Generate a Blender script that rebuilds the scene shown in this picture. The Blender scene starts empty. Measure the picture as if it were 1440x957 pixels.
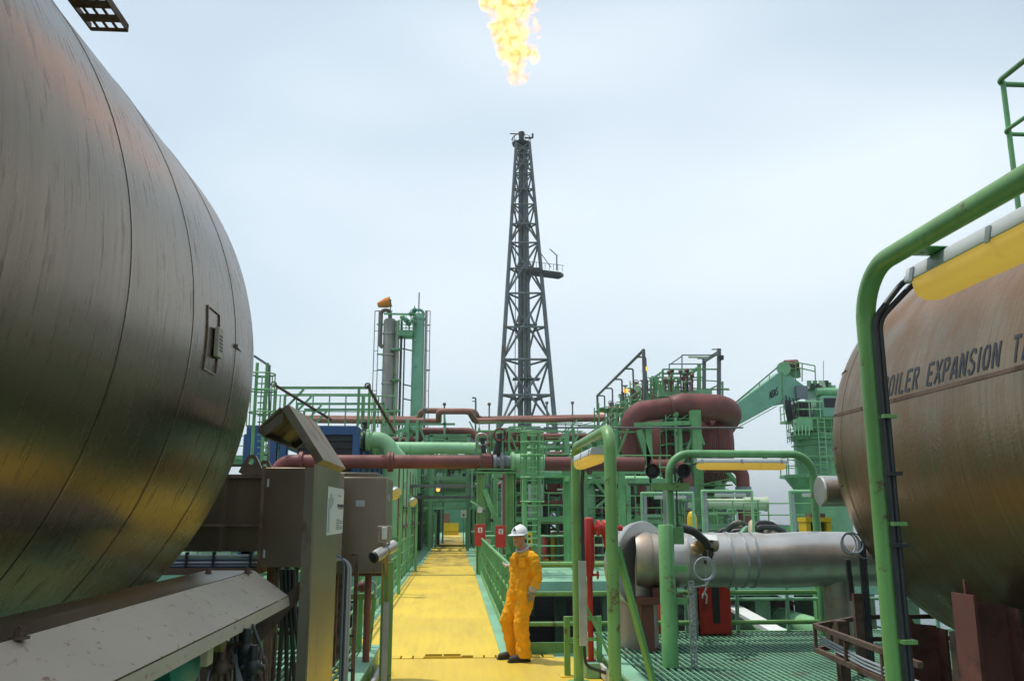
import bpy, bmesh, math, random
from math import sin, cos, pi, radians, sqrt, atan, atan2
from mathutils import Vector, Matrix
V = Vector
RND = random.Random(11)
sc = bpy.context.scene
col = sc.collection

# ------------------------------------------------------------------ camera
F, CX, CY = 1200.0, 720.0, 478.5          # focal length and centre in photo pixels (1440 wide)
CAM = V((0, 0, 1.9))
PITCH = atan(243.5 / F)
YAW = atan(79 * cos(PITCH) / F)
ROT = Matrix.Rotation(-YAW, 3, 'Z') @ Matrix.Rotation(pi / 2 + PITCH, 3, 'X')
cd = bpy.data.cameras.new('camera')
cd.sensor_width = 36; cd.sensor_fit = 'HORIZONTAL'; cd.lens = 30.0
cd.clip_start = 0.05; cd.clip_end = 60000
co = bpy.data.objects.new('camera', cd); col.objects.link(co)
co.matrix_world = Matrix.Translation(CAM) @ ROT.to_4x4()
sc.camera = co

# ------------------------------------------------------------------ sky and sun
SUN_DIR = V((-0.26, 0.14, 0.95)).normalized()       # towards the sun
SUN_EL = math.asin(SUN_DIR.z)
SUN_AZ = atan2(SUN_DIR.x, SUN_DIR.y)
w = bpy.data.worlds.new('World'); sc.world = w; w.use_nodes = True
nt = w.node_tree; nt.nodes.clear()
def N(nt, t, **k):
    n = nt.nodes.new(t)
    for a, b in k.items(): setattr(n, a, b)
    return n
sky = N(nt, 'ShaderNodeTexSky', sky_type='NISHITA')
sky.sun_disc = False; sky.sun_elevation = SUN_EL; sky.sun_rotation = SUN_AZ
sky.altitude = 30; sky.air_density = 1.0; sky.dust_density = 1.5; sky.ozone_density = 1.0
tc = N(nt, 'ShaderNodeTexCoord')
mp = N(nt, 'ShaderNodeMapping'); mp.inputs['Scale'].default_value = (1.0, 1.3, 2.6)
mp.inputs['Rotation'].default_value = (0.25, 0.2, 0.5); mp.inputs['Location'].default_value = (7.7, 2.2, -3.0)
nz = N(nt, 'ShaderNodeTexNoise'); nz.inputs['Scale'].default_value = 0.8
nz.inputs['Detail'].default_value = 3; nz.inputs['Roughness'].default_value = 0.5
rp = N(nt, 'ShaderNodeMapRange')
rp.inputs['From Min'].default_value = 0.36; rp.inputs['From Max'].default_value = 0.66
rp.inputs['To Min'].default_value = 0.30; rp.inputs['To Max'].default_value = 1.0
mx = N(nt, 'ShaderNodeMix', data_type='RGBA')
mx.inputs['B'].default_value = (6.95, 7.8, 8.45, 1)          # thin high cloud veil
bg = N(nt, 'ShaderNodeBackground'); bg.inputs['Strength'].default_value = 0.125
wo = N(nt, 'ShaderNodeOutputWorld')
L = nt.links.new
L(tc.outputs['Generated'], mp.inputs['Vector']); L(mp.outputs['Vector'], nz.inputs['Vector'])
L(nz.outputs['Fac'], rp.inputs['Value']); L(rp.outputs['Result'], mx.inputs['Factor'])
tint = N(nt, 'ShaderNodeVectorMath', operation='MULTIPLY'); tint.inputs[1].default_value = (0.84, 1.05, 0.98)       # humid sea air: a greener blue
L(sky.outputs['Color'], tint.inputs[0]); L(tint.outputs[0], mx.inputs['A']); L(mx.outputs['Result'], bg.inputs['Color'])
L(bg.outputs['Background'], wo.inputs['Surface'])
sd = bpy.data.lights.new('sun', 'SUN'); sd.energy = 2.7; sd.angle = radians(1.5); sd.color = (1.0, 0.95, 0.86)
so = bpy.data.objects.new('sun', sd); col.objects.link(so)
so.rotation_euler = (-SUN_DIR).to_track_quat('-Z', 'Y').to_euler(); so.location = (0, 0, 60)

sc.render.engine = 'CYCLES'
sc.cycles.use_denoising = True
sc.cycles.max_bounces = 7; sc.cycles.diffuse_bounces = 3; sc.cycles.glossy_bounces = 4
sc.cycles.transparent_max_bounces = 8; sc.cycles.volume_bounces = 0
sc.cycles.caustics_reflective = False; sc.cycles.caustics_refractive = False
vs = sc.view_settings
vs.view_transform = 'Standard'; vs.look = 'None'; vs.exposure = 0.06; vs.gamma = 1.0; vs.use_curve_mapping = False

# ------------------------------------------------------------------ pixel -> place
def ray(px, py):
    return ROT @ V(((px - CX) / F, -(py - CY) / F, -1.0))
def AY(px, py, Y):
    d = ray(px, py); return CAM + d * (Y / d.y)
def AZ(px, py, Z):
    d = ray(px, py); return CAM + d * ((Z - CAM.z) / d.z)
def AX(px, py, X):
    d = ray(px, py); return CAM + d * (X / d.x)
def ppm(Y): return 1227.0 / Y             # pixels per metre at depth Y
def on_cyl(px, py, cx, cz, r):            # first hit of a pixel ray with a cylinder lying along Y
    d = ray(px, py); o = CAM
    a = d.x**2 + d.z**2; b = 2 * ((o.x - cx) * d.x + (o.z - cz) * d.z); c = (o.x - cx)**2 + (o.z - cz)**2 - r * r
    q = b * b - 4 * a * c
    if q < 0: q = 0
    return o + d * ((-b - sqrt(q)) / (2 * a))

# ------------------------------------------------------------------ materials
def mat(name, base, rough=0.5, metal=0.0, var=0.25, vscale=1.2, dirt=None, damt=0.0, dscale=3.0, stretch=(1, 1, 1),
        bump=0.15, bscale=25.0, rnd=0.08, streak=None, spec=0.5, aniso=0.0, rvar=0.1, dedge=0.12):
    """paint or metal: large tone variation, patches of dirt or rust with their own shape, fine relief"""
    m = bpy.data.materials.new(name); m.use_nodes = True
    nt = m.node_tree; L = nt.links.new
    b = nt.nodes['Principled BSDF']
    b.inputs['Metallic'].default_value = metal
    b.inputs['Specular IOR Level'].default_value = spec
    if aniso: b.inputs['Anisotropic'].default_value = aniso
    tc = N(nt, 'ShaderNodeTexCoord'); geo = tc.outputs['Object']
    oi = N(nt, 'ShaderNodeObjectInfo')
    sh = N(nt, 'ShaderNodeVectorMath', operation='SCALE'); sh.inputs[3].default_value = 17.0
    cmb = N(nt, 'ShaderNodeCombineXYZ')
    for i in range(3): L(oi.outputs['Random'], cmb.inputs[i])
    L(cmb.outputs[0], sh.inputs[0])
    ad = N(nt, 'ShaderNodeVectorMath', operation='ADD'); L(geo, ad.inputs[0]); L(sh.outputs[0], ad.inputs[1])
    P = ad.outputs[0]
    n1 = N(nt, 'ShaderNodeTexNoise'); n1.inputs['Scale'].default_value = vscale; n1.inputs['Detail'].default_value = 4
    L(P, n1.inputs['Vector'])
    r1 = N(nt, 'ShaderNodeMapRange'); r1.inputs['From Min'].default_value = 0.3; r1.inputs['From Max'].default_value = 0.7
    r1.inputs['To Min'].default_value = 1 - var; r1.inputs['To Max'].default_value = 1 + var * 0.6
    L(n1.outputs['Fac'], r1.inputs['Value'])
    r2 = N(nt, 'ShaderNodeMapRange'); r2.inputs['To Min'].default_value = 1 - rnd; r2.inputs['To Max'].default_value = 1 + rnd
    L(oi.outputs['Random'], r2.inputs['Value'])
    mu = N(nt, 'ShaderNodeMath', operation='MULTIPLY'); L(r1.outputs[0], mu.inputs[0]); L(r2.outputs[0], mu.inputs[1])
    cs = N(nt, 'ShaderNodeVectorMath', operation='SCALE'); cs.inputs[0].default_value = base
    L(mu.outputs[0], cs.inputs[3])
    colr = cs.outputs[0]
    rin = None
    if streak:
        scol, samt, svec = streak
        mp = N(nt, 'ShaderNodeMapping'); mp.inputs['Scale'].default_value = svec; L(P, mp.inputs['Vector'])
        ns = N(nt, 'ShaderNodeTexNoise'); ns.inputs['Scale'].default_value = 1.0; ns.inputs['Detail'].default_value = 5
        ns.inputs['Roughness'].default_value = 0.65
        L(mp.outputs[0], ns.inputs['Vector'])
        rs = N(nt, 'ShaderNodeMapRange'); rs.inputs['From Min'].default_value = 0.42; rs.inputs['From Max'].default_value = 0.68
        rs.inputs['To Max'].default_value = samt; L(ns.outputs['Fac'], rs.inputs['Value'])
        mm = N(nt, 'ShaderNodeMix', data_type='RGBA'); L(rs.outputs[0], mm.inputs['Factor'])
        L(colr, mm.inputs['A']); mm.inputs['B'].default_value = (*scol, 1); colr = mm.outputs['Result']
    if dirt:
        mp = N(nt, 'ShaderNodeMapping'); mp.inputs['Scale'].default_value = stretch; L(P, mp.inputs['Vector'])
        nd = N(nt, 'ShaderNodeTexNoise'); nd.inputs['Scale'].default_value = dscale; nd.inputs['Detail'].default_value = 7
        nd.inputs['Roughness'].default_value = 0.62
        L(mp.outputs[0], nd.inputs['Vector'])
        rd = N(nt, 'ShaderNodeMapRange'); t = 0.72 - damt * 0.35
        rd.inputs['From Min'].default_value = t - dedge / 2; rd.inputs['From Max'].default_value = t + dedge / 2
        rd.inputs['To Max'].default_value = 0.85; L(nd.outputs['Fac'], rd.inputs['Value'])
        mm = N(nt, 'ShaderNodeMix', data_type='RGBA'); L(rd.outputs[0], mm.inputs['Factor'])
        L(colr, mm.inputs['A']); mm.inputs['B'].default_value = (*dirt, 1); colr = mm.outputs['Result']
        rin = rd.outputs[0]
    L(colr, b.inputs['Base Color'])
    rr = N(nt, 'ShaderNodeMapRange'); rr.inputs['To Min'].default_value = max(0.02, rough - rvar); rr.inputs['To Max'].default_value = min(1, rough + rvar)
    L(n1.outputs['Fac'], rr.inputs['Value'])
    if rin is not None:
        ra = N(nt, 'ShaderNodeMath', operation='MULTIPLY_ADD'); L(rin, ra.inputs[0]); ra.inputs[1].default_value = 0.25
        L(rr.outputs[0], ra.inputs[2]); L(ra.outputs[0], b.inputs['Roughness'])
    else:
        L(rr.outputs[0], b.inputs['Roughness'])
    if bump:
        nb = N(nt, 'ShaderNodeTexNoise'); nb.inputs['Scale'].default_value = bscale; nb.inputs['Detail'].default_value = 3
        L(P, nb.inputs['Vector'])
        bm_ = N(nt, 'ShaderNodeBump'); bm_.inputs['Strength'].default_value = bump; bm_.inputs['Distance'].default_value = 0.01
        L(nb.outputs['Fac'], bm_.inputs['Height']); L(bm_.outputs[0], b.inputs['Normal'])
    return m

RUST = (0.16, 0.06, 0.03)
M = {}
M['green'] = mat('green_paint', (0.16, 0.405, 0.155), 0.45, dirt=(0.15, 0.08, 0.04), damt=0.24, dscale=7, var=0.3, dedge=0.06, streak=((0.11, 0.25, 0.09), 0.4, (9, 9, 0.9)))
M['green_far'] = mat('green_paint_weathered', (0.165, 0.37, 0.19), 0.5, dirt=(0.10, 0.07, 0.04), damt=0.22, dscale=1.3, var=0.3, vscale=0.6, rnd=0.22, bump=0)
M['green_lime'] = mat('green_paint_faded_bounce', (0.19, 0.40, 0.125), 0.42, dirt=(0.15, 0.08, 0.04), damt=0.26, dscale=8, var=0.3, dedge=0.06, streak=((0.14, 0.25, 0.07), 0.45, (9, 9, 0.9)))  # slightly faded paint, with yellow bounce from the deck mixed into the colour
M['green_pale'] = mat('pale_green_paint', (0.30, 0.58, 0.31), 0.4, dirt=(0.18, 0.2, 0.1), damt=0.15, dscale=1.2, var=0.15)
M['mint'] = mat('mint_deck_paint', (0.24, 0.48, 0.32), 0.5, dirt=(0.16, 0.2, 0.12), damt=0.25, dscale=2.5, var=0.2)
M['girder'] = mat('green_girder_paint', (0.20, 0.44, 0.30), 0.45, dirt=RUST, damt=0.08, dscale=1.0, var=0.12)
M['grate'] = mat('green_grating', (0.20, 0.42, 0.27), 0.55, dirt=(0.16, 0.17, 0.12), damt=0.3, dscale=2.0, var=0.3, bump=0)
M['cream'] = mat('cream_paint', (0.52, 0.60, 0.42), 0.45, dirt=RUST, damt=0.1, var=0.15)
M['red_ox'] = mat('red_oxide_pipe', (0.215, 0.055, 0.045), 0.55, dirt=(0.07, 0.03, 0.025), damt=0.4, dscale=0.8, stretch=(1, 1, 0.5), var=0.3, vscale=0.7, dedge=0.3, bump=0.1)
M['red_ribs'] = mat('red_oxide_cladding', (0.20, 0.052, 0.045), 0.6, dirt=(0.12, 0.03, 0.025), damt=0.4, dscale=0.7, stretch=(1, 1, 0.3), var=0.25, dedge=0.3)
M['salmon'] = mat('faded_red_pipe', (0.36, 0.14, 0.10), 0.6, dirt=(0.16, 0.10, 0.07), damt=0.5, dscale=0.4, var=0.3, dedge=0.3, bump=0)
M['brown'] = mat('brown_primer', (0.17, 0.06, 0.045), 0.6, dirt=(0.07, 0.03, 0.02), damt=0.35, var=0.25)
M['brown_iron'] = mat('rusty_angle_iron', (0.14, 0.085, 0.06), 0.7, dirt=(0.07, 0.035, 0.02), damt=0.5, dscale=5, var=0.3)
M['red'] = mat('signal_red_paint', (0.52, 0.03, 0.018), 0.35, dirt=(0.2, 0.02, 0.02), damt=0.2, var=0.15)
M['yellow_deck'] = mat('yellow_deck_paint', (0.75, 0.525, 0.042), 0.6, dirt=(0.45, 0.31, 0.06), damt=0.12, dscale=1.1, stretch=(2.2, 0.35, 1), var=0.12, vscale=0.5, dedge=0.4, bump=0.35, bscale=60, rnd=0.02,
                       streak=((0.50, 0.36, 0.08), 0.28, (14, 0.6, 1)))
M['yellow_worn'] = mat('stained_yellow_deck_paint', (0.70, 0.49, 0.06), 0.6, dirt=(0.16, 0.12, 0.045), damt=0.5, dscale=0.55, stretch=(2.0, 0.35, 1), var=0.15, vscale=0.5, dedge=0.3, bump=0.2, bscale=50, rnd=0.02)
M['yellow'] = mat('yellow_paint', (0.75, 0.50, 0.02), 0.45, dirt=(0.3, 0.2, 0.05), damt=0.15, var=0.1)
M['tank'] = mat('weathered_stainless_cladding', (0.180, 0.136, 0.088), 0.25, 0.9, var=0.22, vscale=0.5, rnd=0.0, dirt=(0.105, 0.070, 0.045), damt=0.18, dscale=13.0,
                stretch=(0.8, 1.8, 0.28), streak=((0.10, 0.076, 0.050), 0.6, (0.5, 55, 0.5)), bump=0.05, bscale=12, aniso=0.25, rvar=0.05, dedge=0.2)
M['tank_tan'] = mat('rust_stained_stainless_cladding', (0.295, 0.208, 0.128), 0.28, 0.9, var=0.25, vscale=0.7, rnd=0.0, dirt=(0.23, 0.125, 0.062), damt=0.5, dscale=2.4,
                    stretch=(1, 0.8, 0.5), streak=((0.17, 0.125, 0.08), 0.7, (0.9, 22, 0.9)), bump=0.22, bscale=30, aniso=0.3, rvar=0.12, dedge=0.3)
M['steel'] = mat('brushed_stainless', (0.30, 0.248, 0.188), 0.34, 0.95, var=0.2, vscale=1.5, dirt=(0.16, 0.09, 0.05), damt=0.12, dscale=3, stretch=(1, 1, 0.3),
                 streak=((0.24, 0.20, 0.16), 0.5, (30, 30, 0.8)), bump=0.04, bscale=14, aniso=0.3)
M['steel_light'] = mat('light_galvanised_sheet', (0.42, 0.35, 0.265), 0.55, 0.2, var=0.12, vscale=2, dirt=(0.22, 0.13, 0.075), damt=0.20, dscale=34, stretch=(1, 0.5, 1), bump=0.05, dedge=0.08)
M['clad'] = mat('dented_pipe_cladding', (0.62, 0.60, 0.57), 0.36, 0.85, var=0.2, vscale=1.3, dirt=(0.36, 0.22, 0.12), damt=0.12, dscale=2.0, bump=0.7, bscale=2.6, rnd=0.03, dedge=0.35,
                streak=((0.45, 0.42, 0.38), 0.5, (1.5, 0.8, 0.8)))
M['clad_rust'] = mat('rust_stained_pipe_cladding', (0.46, 0.425, 0.375), 0.42, 0.7, var=0.25, vscale=2, dirt=(0.30, 0.14, 0.05), damt=0.28, dscale=2.0, bump=0.3, bscale=5, dedge=0.3)
M['galv'] = mat('galvanised_steel', (0.40, 0.42, 0.43), 0.5, 0.6, var=0.2, vscale=5, bump=0.05)
M['lattice'] = mat('grey_lattice_steel', (0.175, 0.195, 0.20), 0.6, 0.2, var=0.3, vscale=0.5, dirt=(0.16, 0.10, 0.06), damt=0.35, dscale=0.5, bump=0, rnd=0.15)
M['dark_steel'] = mat('dark_steel', (0.045, 0.045, 0.045), 0.5, 0.3, var=0.2, bump=0)
M['black'] = mat('black_rubber', (0.018, 0.019, 0.02), 0.5, var=0.2, bump=0.05)
M['hose'] = mat('hose_heap', (0.05, 0.06, 0.055), 0.5, dirt=(0.22, 0.18, 0.13), damt=0.5, dscale=2, var=0.3, bump=0)
M['white'] = mat('white_paint', (0.72, 0.72, 0.69), 0.45, dirt=(0.35, 0.28, 0.2), damt=0.12, var=0.06)
M['grey_white'] = mat('white_fixture_housing', (0.60, 0.63, 0.63), 0.4, dirt=(0.3, 0.27, 0.2), damt=0.1, var=0.06)
M['grey_sleeve'] = mat('grey_pipe_sleeve', (0.20, 0.215, 0.24), 0.6, var=0.15)
M['lens'] = mat('yellowed_diffuser', (0.92, 0.72, 0.16), 0.3, dirt=(0.30, 0.22, 0.08), damt=0.15, dscale=4, var=0.1, bump=0.05)
_n = M['lens'].node_tree; _b = _n.nodes['Principled BSDF']; _t = N(_n, 'ShaderNodeBsdfTranslucent'); _x = N(_n, 'ShaderNodeMixShader')
_b.inputs['Emission Color'].default_value = (1.0, 0.78, 0.22, 1); _b.inputs['Emission Strength'].default_value = 0.34      # tubes burning behind the yellowed plastic
_t.inputs['Color'].default_value = (0.95, 0.74, 0.16, 1); _x.inputs[0].default_value = 0.55
_n.links.new(_b.outputs[0], _x.inputs[1]); _n.links.new(_t.outputs[0], _x.inputs[2]); _n.links.new(_x.outputs[0], _n.nodes['Material Output'].inputs['Surface'])
M['blue'] = mat('blue_paint', (0.02, 0.09, 0.24), 0.45, dirt=RUST, damt=0.1, var=0.15)
M['fins'] = mat('dark_cooler_fins', (0.03, 0.032, 0.035), 0.6, 0.3, var=0.3, bump=0)
M['hull'] = mat('dark_main_deck', (0.05, 0.03, 0.025), 0.8, dirt=(0.03, 0.05, 0.04), damt=0.5, dscale=0.4, var=0.4, vscale=0.3, bump=0)
M['letter'] = mat('black_stencil_paint', (0.022, 0.026, 0.035), 0.6, var=0.2, bump=0)
M['paper'] = mat('white_notice_paper', (0.62, 0.62, 0.60), 0.6, var=0.05, bump=0)
M['cable'] = mat('dark_grey_cable', (0.035, 0.037, 0.042), 0.45, var=0.3, vscale=4)
M['cable_grey'] = mat('pale_grey_cable', (0.34, 0.36, 0.40), 0.45, var=0.1)
M['cable_blue'] = mat('blue_grey_cable', (0.10, 0.15, 0.21), 0.4, var=0.1)
M['brass'] = mat('brass', (0.45, 0.30, 0.12), 0.4, 0.8, var=0.2)
M['teal'] = mat('teal_enamel', (0.02, 0.17, 0.13), 0.3, var=0.1)
M['beige'] = mat('beige_plastic', (0.50, 0.40, 0.26), 0.5, var=0.1)
M['orange_cloth'] = mat('orange_cloth', (0.70, 0.22, 0.03), 0.8, var=0.15, bump=0.1)
M['coverall'] = mat('orange_coverall', (0.90, 0.39, 0.004), 0.85, var=0.14, vscale=7, bump=0.9, bscale=13, rnd=0.0)
M['steel_dull'] = mat('dull_stained_steel', (0.19, 0.155, 0.11), 0.6, 0.6, var=0.25, dirt=(0.10, 0.06, 0.03), damt=0.3, bump=0.05)
M['skin'] = mat('skin', (0.46, 0.24, 0.16), 0.5, var=0.08, bump=0.05, rnd=0)
M['glove'] = mat('grey_work_glove', (0.30, 0.30, 0.29), 0.85, var=0.25, vscale=18, bump=0.3, bscale=40)
M['glove_pale'] = mat('pale_work_glove', (0.50, 0.47, 0.44), 0.85, var=0.2, vscale=18, bump=0.3)
M['leather'] = mat('dark_boot_leather', (0.03, 0.024, 0.02), 0.55, var=0.25, vscale=12)
M['helmet'] = mat('white_helmet_shell', (0.80, 0.80, 0.80), 0.25, var=0.03, bump=0)
M['hair'] = mat('dark_hair', (0.02, 0.015, 0.012), 0.6, var=0.2)
M['grey_collar'] = mat('grey_reflective_tape', (0.42, 0.43, 0.44), 0.5, var=0.1)

M['gutter'] = mat('dark_gutter', (0.30, 0.20, 0.03), 0.7, var=0.3)
M['column_grey'] = mat('dull_insulation_sheet', (0.26, 0.25, 0.22), 0.55, 0.3, var=0.2, dirt=(0.16, 0.11, 0.08), damt=0.3, dscale=0.7, stretch=(1, 1, 0.3), bump=0)
def emis(name, colr, s):
    m = bpy.data.materials.new(name); m.use_nodes = True
    b = m.node_tree.nodes['Principled BSDF']
    b.inputs['Base Color'].default_value = (*colr, 1); b.inputs['Emission Color'].default_value = (*colr, 1)
    b.inputs['Emission Strength'].default_value = s
    return m
M['lamp_on'] = emis('lit_orange_lamp', (1.0, 0.36, 0.06), 2.2)
M['lamp_yellow'] = mat('yellow_lamp_lens', (0.7, 0.55, 0.18), 0.2, var=0.05)

# ------------------------------------------------------------------ mesh builder
class MB:
    def __init__(s): s.v = []; s.f = []
    def add(s, vs, fs):
        o = len(s.v); s.v += [V(p) for p in vs]; s.f += [tuple(i + o for i in f) for f in fs]; return s
    def box(s, c, d):
        c = V(c); x, y, z = d[0] / 2, d[1] / 2, d[2] / 2
        vs = [c + V((a * x, b * y, e * z)) for a in (-1, 1) for b in (-1, 1) for e in (-1, 1)]
        return s.add(vs, [(0, 1, 3, 2), (4, 6, 7, 5), (0, 4, 5, 1), (2, 3, 7, 6), (0, 2, 6, 4), (1, 5, 7, 3)])
    def lohi(s, a, b):
        a, b = V(a), V(b); return s.box((a + b) / 2, [abs(t) for t in (b - a)])
    def frame(s, p0, p1, up=None):
        d = (V(p1) - V(p0)); l = d.length; d = d / l if l > 1e-9 else V((0, 0, 1))
        u = V(up) if up else (V((0, 0, 1)) if abs(d.z) < 0.95 else V((0, 1, 0)))
        a = d.cross(u).normalized(); b = a.cross(d).normalized()
        return d, a, b
    def bar(s, p0, p1, w, h=None, up=None):
        """rectangular bar; w across, h along up"""
        h = h or w; p0, p1 = V(p0), V(p1); d, a, b = s.frame(p0, p1, up)
        vs = []
        for p in (p0, p1):
            for i, j in ((-1, -1), (1, -1), (1, 1), (-1, 1)): vs.append(p + a * (i * w / 2) + b * (j * h / 2))
        return s.add(vs, [(0, 3, 2, 1), (4, 5, 6, 7), (0, 1, 5, 4), (1, 2, 6, 5), (2, 3, 7, 6), (3, 0, 4, 7)])
    def ibeam(s, p0, p1, w, h, t=None, up=None):
        t = t or w * 0.12; p0, p1 = V(p0), V(p1); d, a, b = s.frame(p0, p1, up)
        s.bar(p0 + b * (h / 2 - t / 2), p1 + b * (h / 2 - t / 2), w, t, up)
        s.bar(p0 - b * (h / 2 - t / 2), p1 - b * (h / 2 - t / 2), w, t, up)
        return s.bar(p0, p1, t, h - 2 * t, up)
    def cyl(s, p0, p1, r, r2=None, n=12, cap=True):
        r2 = r if r2 is None else r2; p0, p1 = V(p0), V(p1); d, a, b = s.frame(p0, p1)
        vs = []
        for p, q in ((p0, r), (p1, r2)):
            for i in range(n):
                t = 2 * pi * i / n; vs.append(p + a * (cos(t) * q) + b * (sin(t) * q))
        fs = [(i, (i + 1) % n, n + (i + 1) % n, n + i) for i in range(n)]
        if cap: fs += [tuple(range(n - 1, -1, -1)), tuple(range(n, 2 * n))]
        return s.add(vs, fs)
    def lathe(s, p0, axis, prof, n=32, cap=True, up=None):
        """prof: (distance along axis, radius)"""
        p0 = V(p0); ax = V(axis).normalized(); _, a, b = s.frame(p0, p0 + ax, up); vs = []
        for t, r in prof:
            for i in range(n):
                q = 2 * pi * i / n; vs.append(p0 + ax * t + a * (cos(q) * r) + b * (sin(q) * r))
        fs = []
        for k in range(len(prof) - 1):
            for i in range(n):
                j = (i + 1) % n; fs.append((k * n + i, k * n + j, (k + 1) * n + j, (k + 1) * n + i))
        if cap:
            fs.append(tuple(range(n - 1, -1, -1))); m = (len(prof) - 1) * n; fs.append(tuple(range(m, m + n)))
        return s.add(vs, fs)
    def tube(s, pts, r, n=10, fil=0.0, seg=5, cap=True):
        pts = [V(p) for p in pts]
        if fil: pts = fillet(pts, fil, seg)
        rs = r if isinstance(r, (list, tuple)) else [r] * len(pts)
        vs = []; d = (pts[1] - pts[0]).normalized()
        u = V((0, 0, 1)) if abs(d.z) < 0.9 else V((0, 1, 0))
        a = d.cross(u).normalized()
        for k, p in enumerate(pts):
            if k == 0: t = (pts[1] - p).normalized()
            elif k == len(pts) - 1: t = (p - pts[k - 1]).normalized()
            else: t = ((pts[k + 1] - p).normalized() + (p - pts[k - 1]).normalized()).normalized()
            a = (a - t * a.dot(t)).normalized(); b = t.cross(a)
            for i in range(n):
                q = 2 * pi * i / n; vs.append(p + (a * cos(q) + b * sin(q)) * rs[k])
        fs = []
        for k in range(len(pts) - 1):
            for i in range(n):
                j = (i + 1) % n; fs.append((k * n + i, k * n + j, (k + 1) * n + j, (k + 1) * n + i))
        if cap:
            fs.append(tuple(range(n - 1, -1, -1))); m = (len(pts) - 1) * n; fs.append(tuple(range(m, m + n)))
        return s.add(vs, fs)
    def prism(s, poly, vec):
        """closed polygon (list of points) extruded by vec"""
        n = len(poly); vec = V(vec); vs = [V(p) for p in poly] + [V(p) + vec for p in poly]
        fs = [(i, (i + 1) % n, n + (i + 1) % n, n + i) for i in range(n)] + [tuple(range(n - 1, -1, -1)), tuple(range(n, 2 * n))]
        return s.add(vs, fs)
    def sheet(s, path, vec, t):
        """bent sheet metal: open path (in a plane) thickened by t, extruded by vec"""
        path = [V(p) for p in path]; vec = V(vec); vn = vec.normalized(); off = []
        for i, p in enumerate(path):
            dirs = []
            if i > 0: dirs.append((p - path[i - 1]).normalized())
            if i < len(path) - 1: dirs.append((path[i + 1] - p).normalized())
            nn = sum((d.cross(vn) for d in dirs), V((0, 0, 0))).normalized()
            k = 1 / max(0.4, nn.dot(dirs[0].cross(vn))); off.append(p + nn * t * k)
        n = len(path)
        for i in range(n - 1):
            s.prism([path[i], path[i + 1], off[i + 1], off[i]], vec)
        return s
    def ring(s, c, axis, R, r, n=36, m=8):
        c = V(c); ax = V(axis).normalized(); _, a, b = s.frame(c, c + ax); vs = []; fs = []
        for i in range(n):
            q = 2 * pi * i / n; e = a * cos(q) + b * sin(q)
            for j in range(m):
                t = 2 * pi * j / m; vs.append(c + e * (R + r * cos(t)) + ax * (r * sin(t)))
        for i in range(n):
            for j in range(m):
                i2 = (i + 1) % n; j2 = (j + 1) % m; fs.append((i * m + j, i2 * m + j, i2 * m + j2, i * m + j2))
        return s.add(vs, fs)
    def sphere(s, c, r, n=16, m=10, sc_=(1, 1, 1)):
        c = V(c); vs = [c + V((0, 0, r * sc_[2]))]; fs = []
        for k in range(1, m):
            t = pi * k / m
            for i in range(n):
                q = 2 * pi * i / n; vs.append(c + V((r * sin(t) * cos(q) * sc_[0], r * sin(t) * sin(q) * sc_[1], r * cos(t) * sc_[2])))
        vs.append(c - V((0, 0, r * sc_[2])))
        for i in range(n): fs.append((0, 1 + i, 1 + (i + 1) % n))
        for k in range(m - 2):
            for i in range(n):
                a = 1 + k * n; fs.append((a + i, a + n + i, a + n + (i + 1) % n, a + (i + 1) % n))
        e = len(vs) - 1; a = 1 + (m - 2) * n
        for i in range(n): fs.append((a + i, e, a + (i + 1) % n))
        return s.add(vs, fs)
    def build(s, name, m, parent=None, bevel=0.0, smooth=40):
        me = bpy.data.meshes.new(name)
        root = parent
        while root is not None and root.parent is not None: root = root.parent
        if root is not None: o0 = root.location.copy()
        else:
            lo = [min(p[i] for p in s.v) for i in range(3)]; hi = [max(p[i] for p in s.v) for i in range(3)]
            o0 = V(((lo[0] + hi[0]) / 2, (lo[1] + hi[1]) / 2, lo[2]))
        me.from_pydata([tuple(p - o0) for p in s.v], [], s.f); me.validate()
        b = bmesh.new(); b.from_mesh(me); bmesh.ops.recalc_face_normals(b, faces=b.faces); b.to_mesh(me); b.free()
        me.shade_smooth(); me.set_sharp_from_angle(angle=radians(smooth))
        me.materials.append(M[m] if isinstance(m, str) else m)
        o = bpy.data.objects.new(name, me); col.objects.link(o)
        if parent is not None: o.parent = parent
        else: o.location = o0
        if bevel:
            bv = o.modifiers.new('bevel', 'BEVEL'); bv.width = bevel; bv.segments = 2; bv.limit_method = 'ANGLE'; bv.angle_limit = radians(50)
        return o

def fillet(pts, r, seg=5):
    out = [pts[0]]
    for i in range(1, len(pts) - 1):
        a, p, b = pts[i - 1], pts[i], pts[i + 1]
        u = (a - p); v = (b - p); lu, lv = u.length, v.length; u /= lu; v /= lv
        ang = u.angle(v)
        if ang > pi - 0.02: out.append(p); continue
        rr = min(r, 0.45 * min(lu, lv) * math.tan(ang / 2)); t = rr / math.tan(ang / 2)
        c = p + (u + v).normalized() * (rr / sin(ang / 2)); s0 = p + u * t - c; s1 = p + v * t - c
        for k in range(seg + 1):
            q = k / seg; th = s0.angle(s1)
            out.append(c + (s0 * sin((1 - q) * th) + s1 * sin(q * th)) / sin(th))
    out.append(pts[-1]); return out

def tag(o, label, cat, group=None, kind=None):
    if label: o['label'] = label
    if cat: o['category'] = cat
    if group: o['group'] = group
    if kind: o['kind'] = kind
    return o
def thing(name, label, cat, loc, group=None):
    o = bpy.data.objects.new(name, None); o.empty_display_size = 0.2; col.objects.link(o); o.location = V(loc)
    return tag(o, label, cat, group)
def struct(o):
    o['kind'] = 'structure'; return o
def one(mb, name, label, cat, m, group=None, bevel=0.0):
    return tag(mb.build(name, m, None, bevel), label, cat, group)

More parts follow.
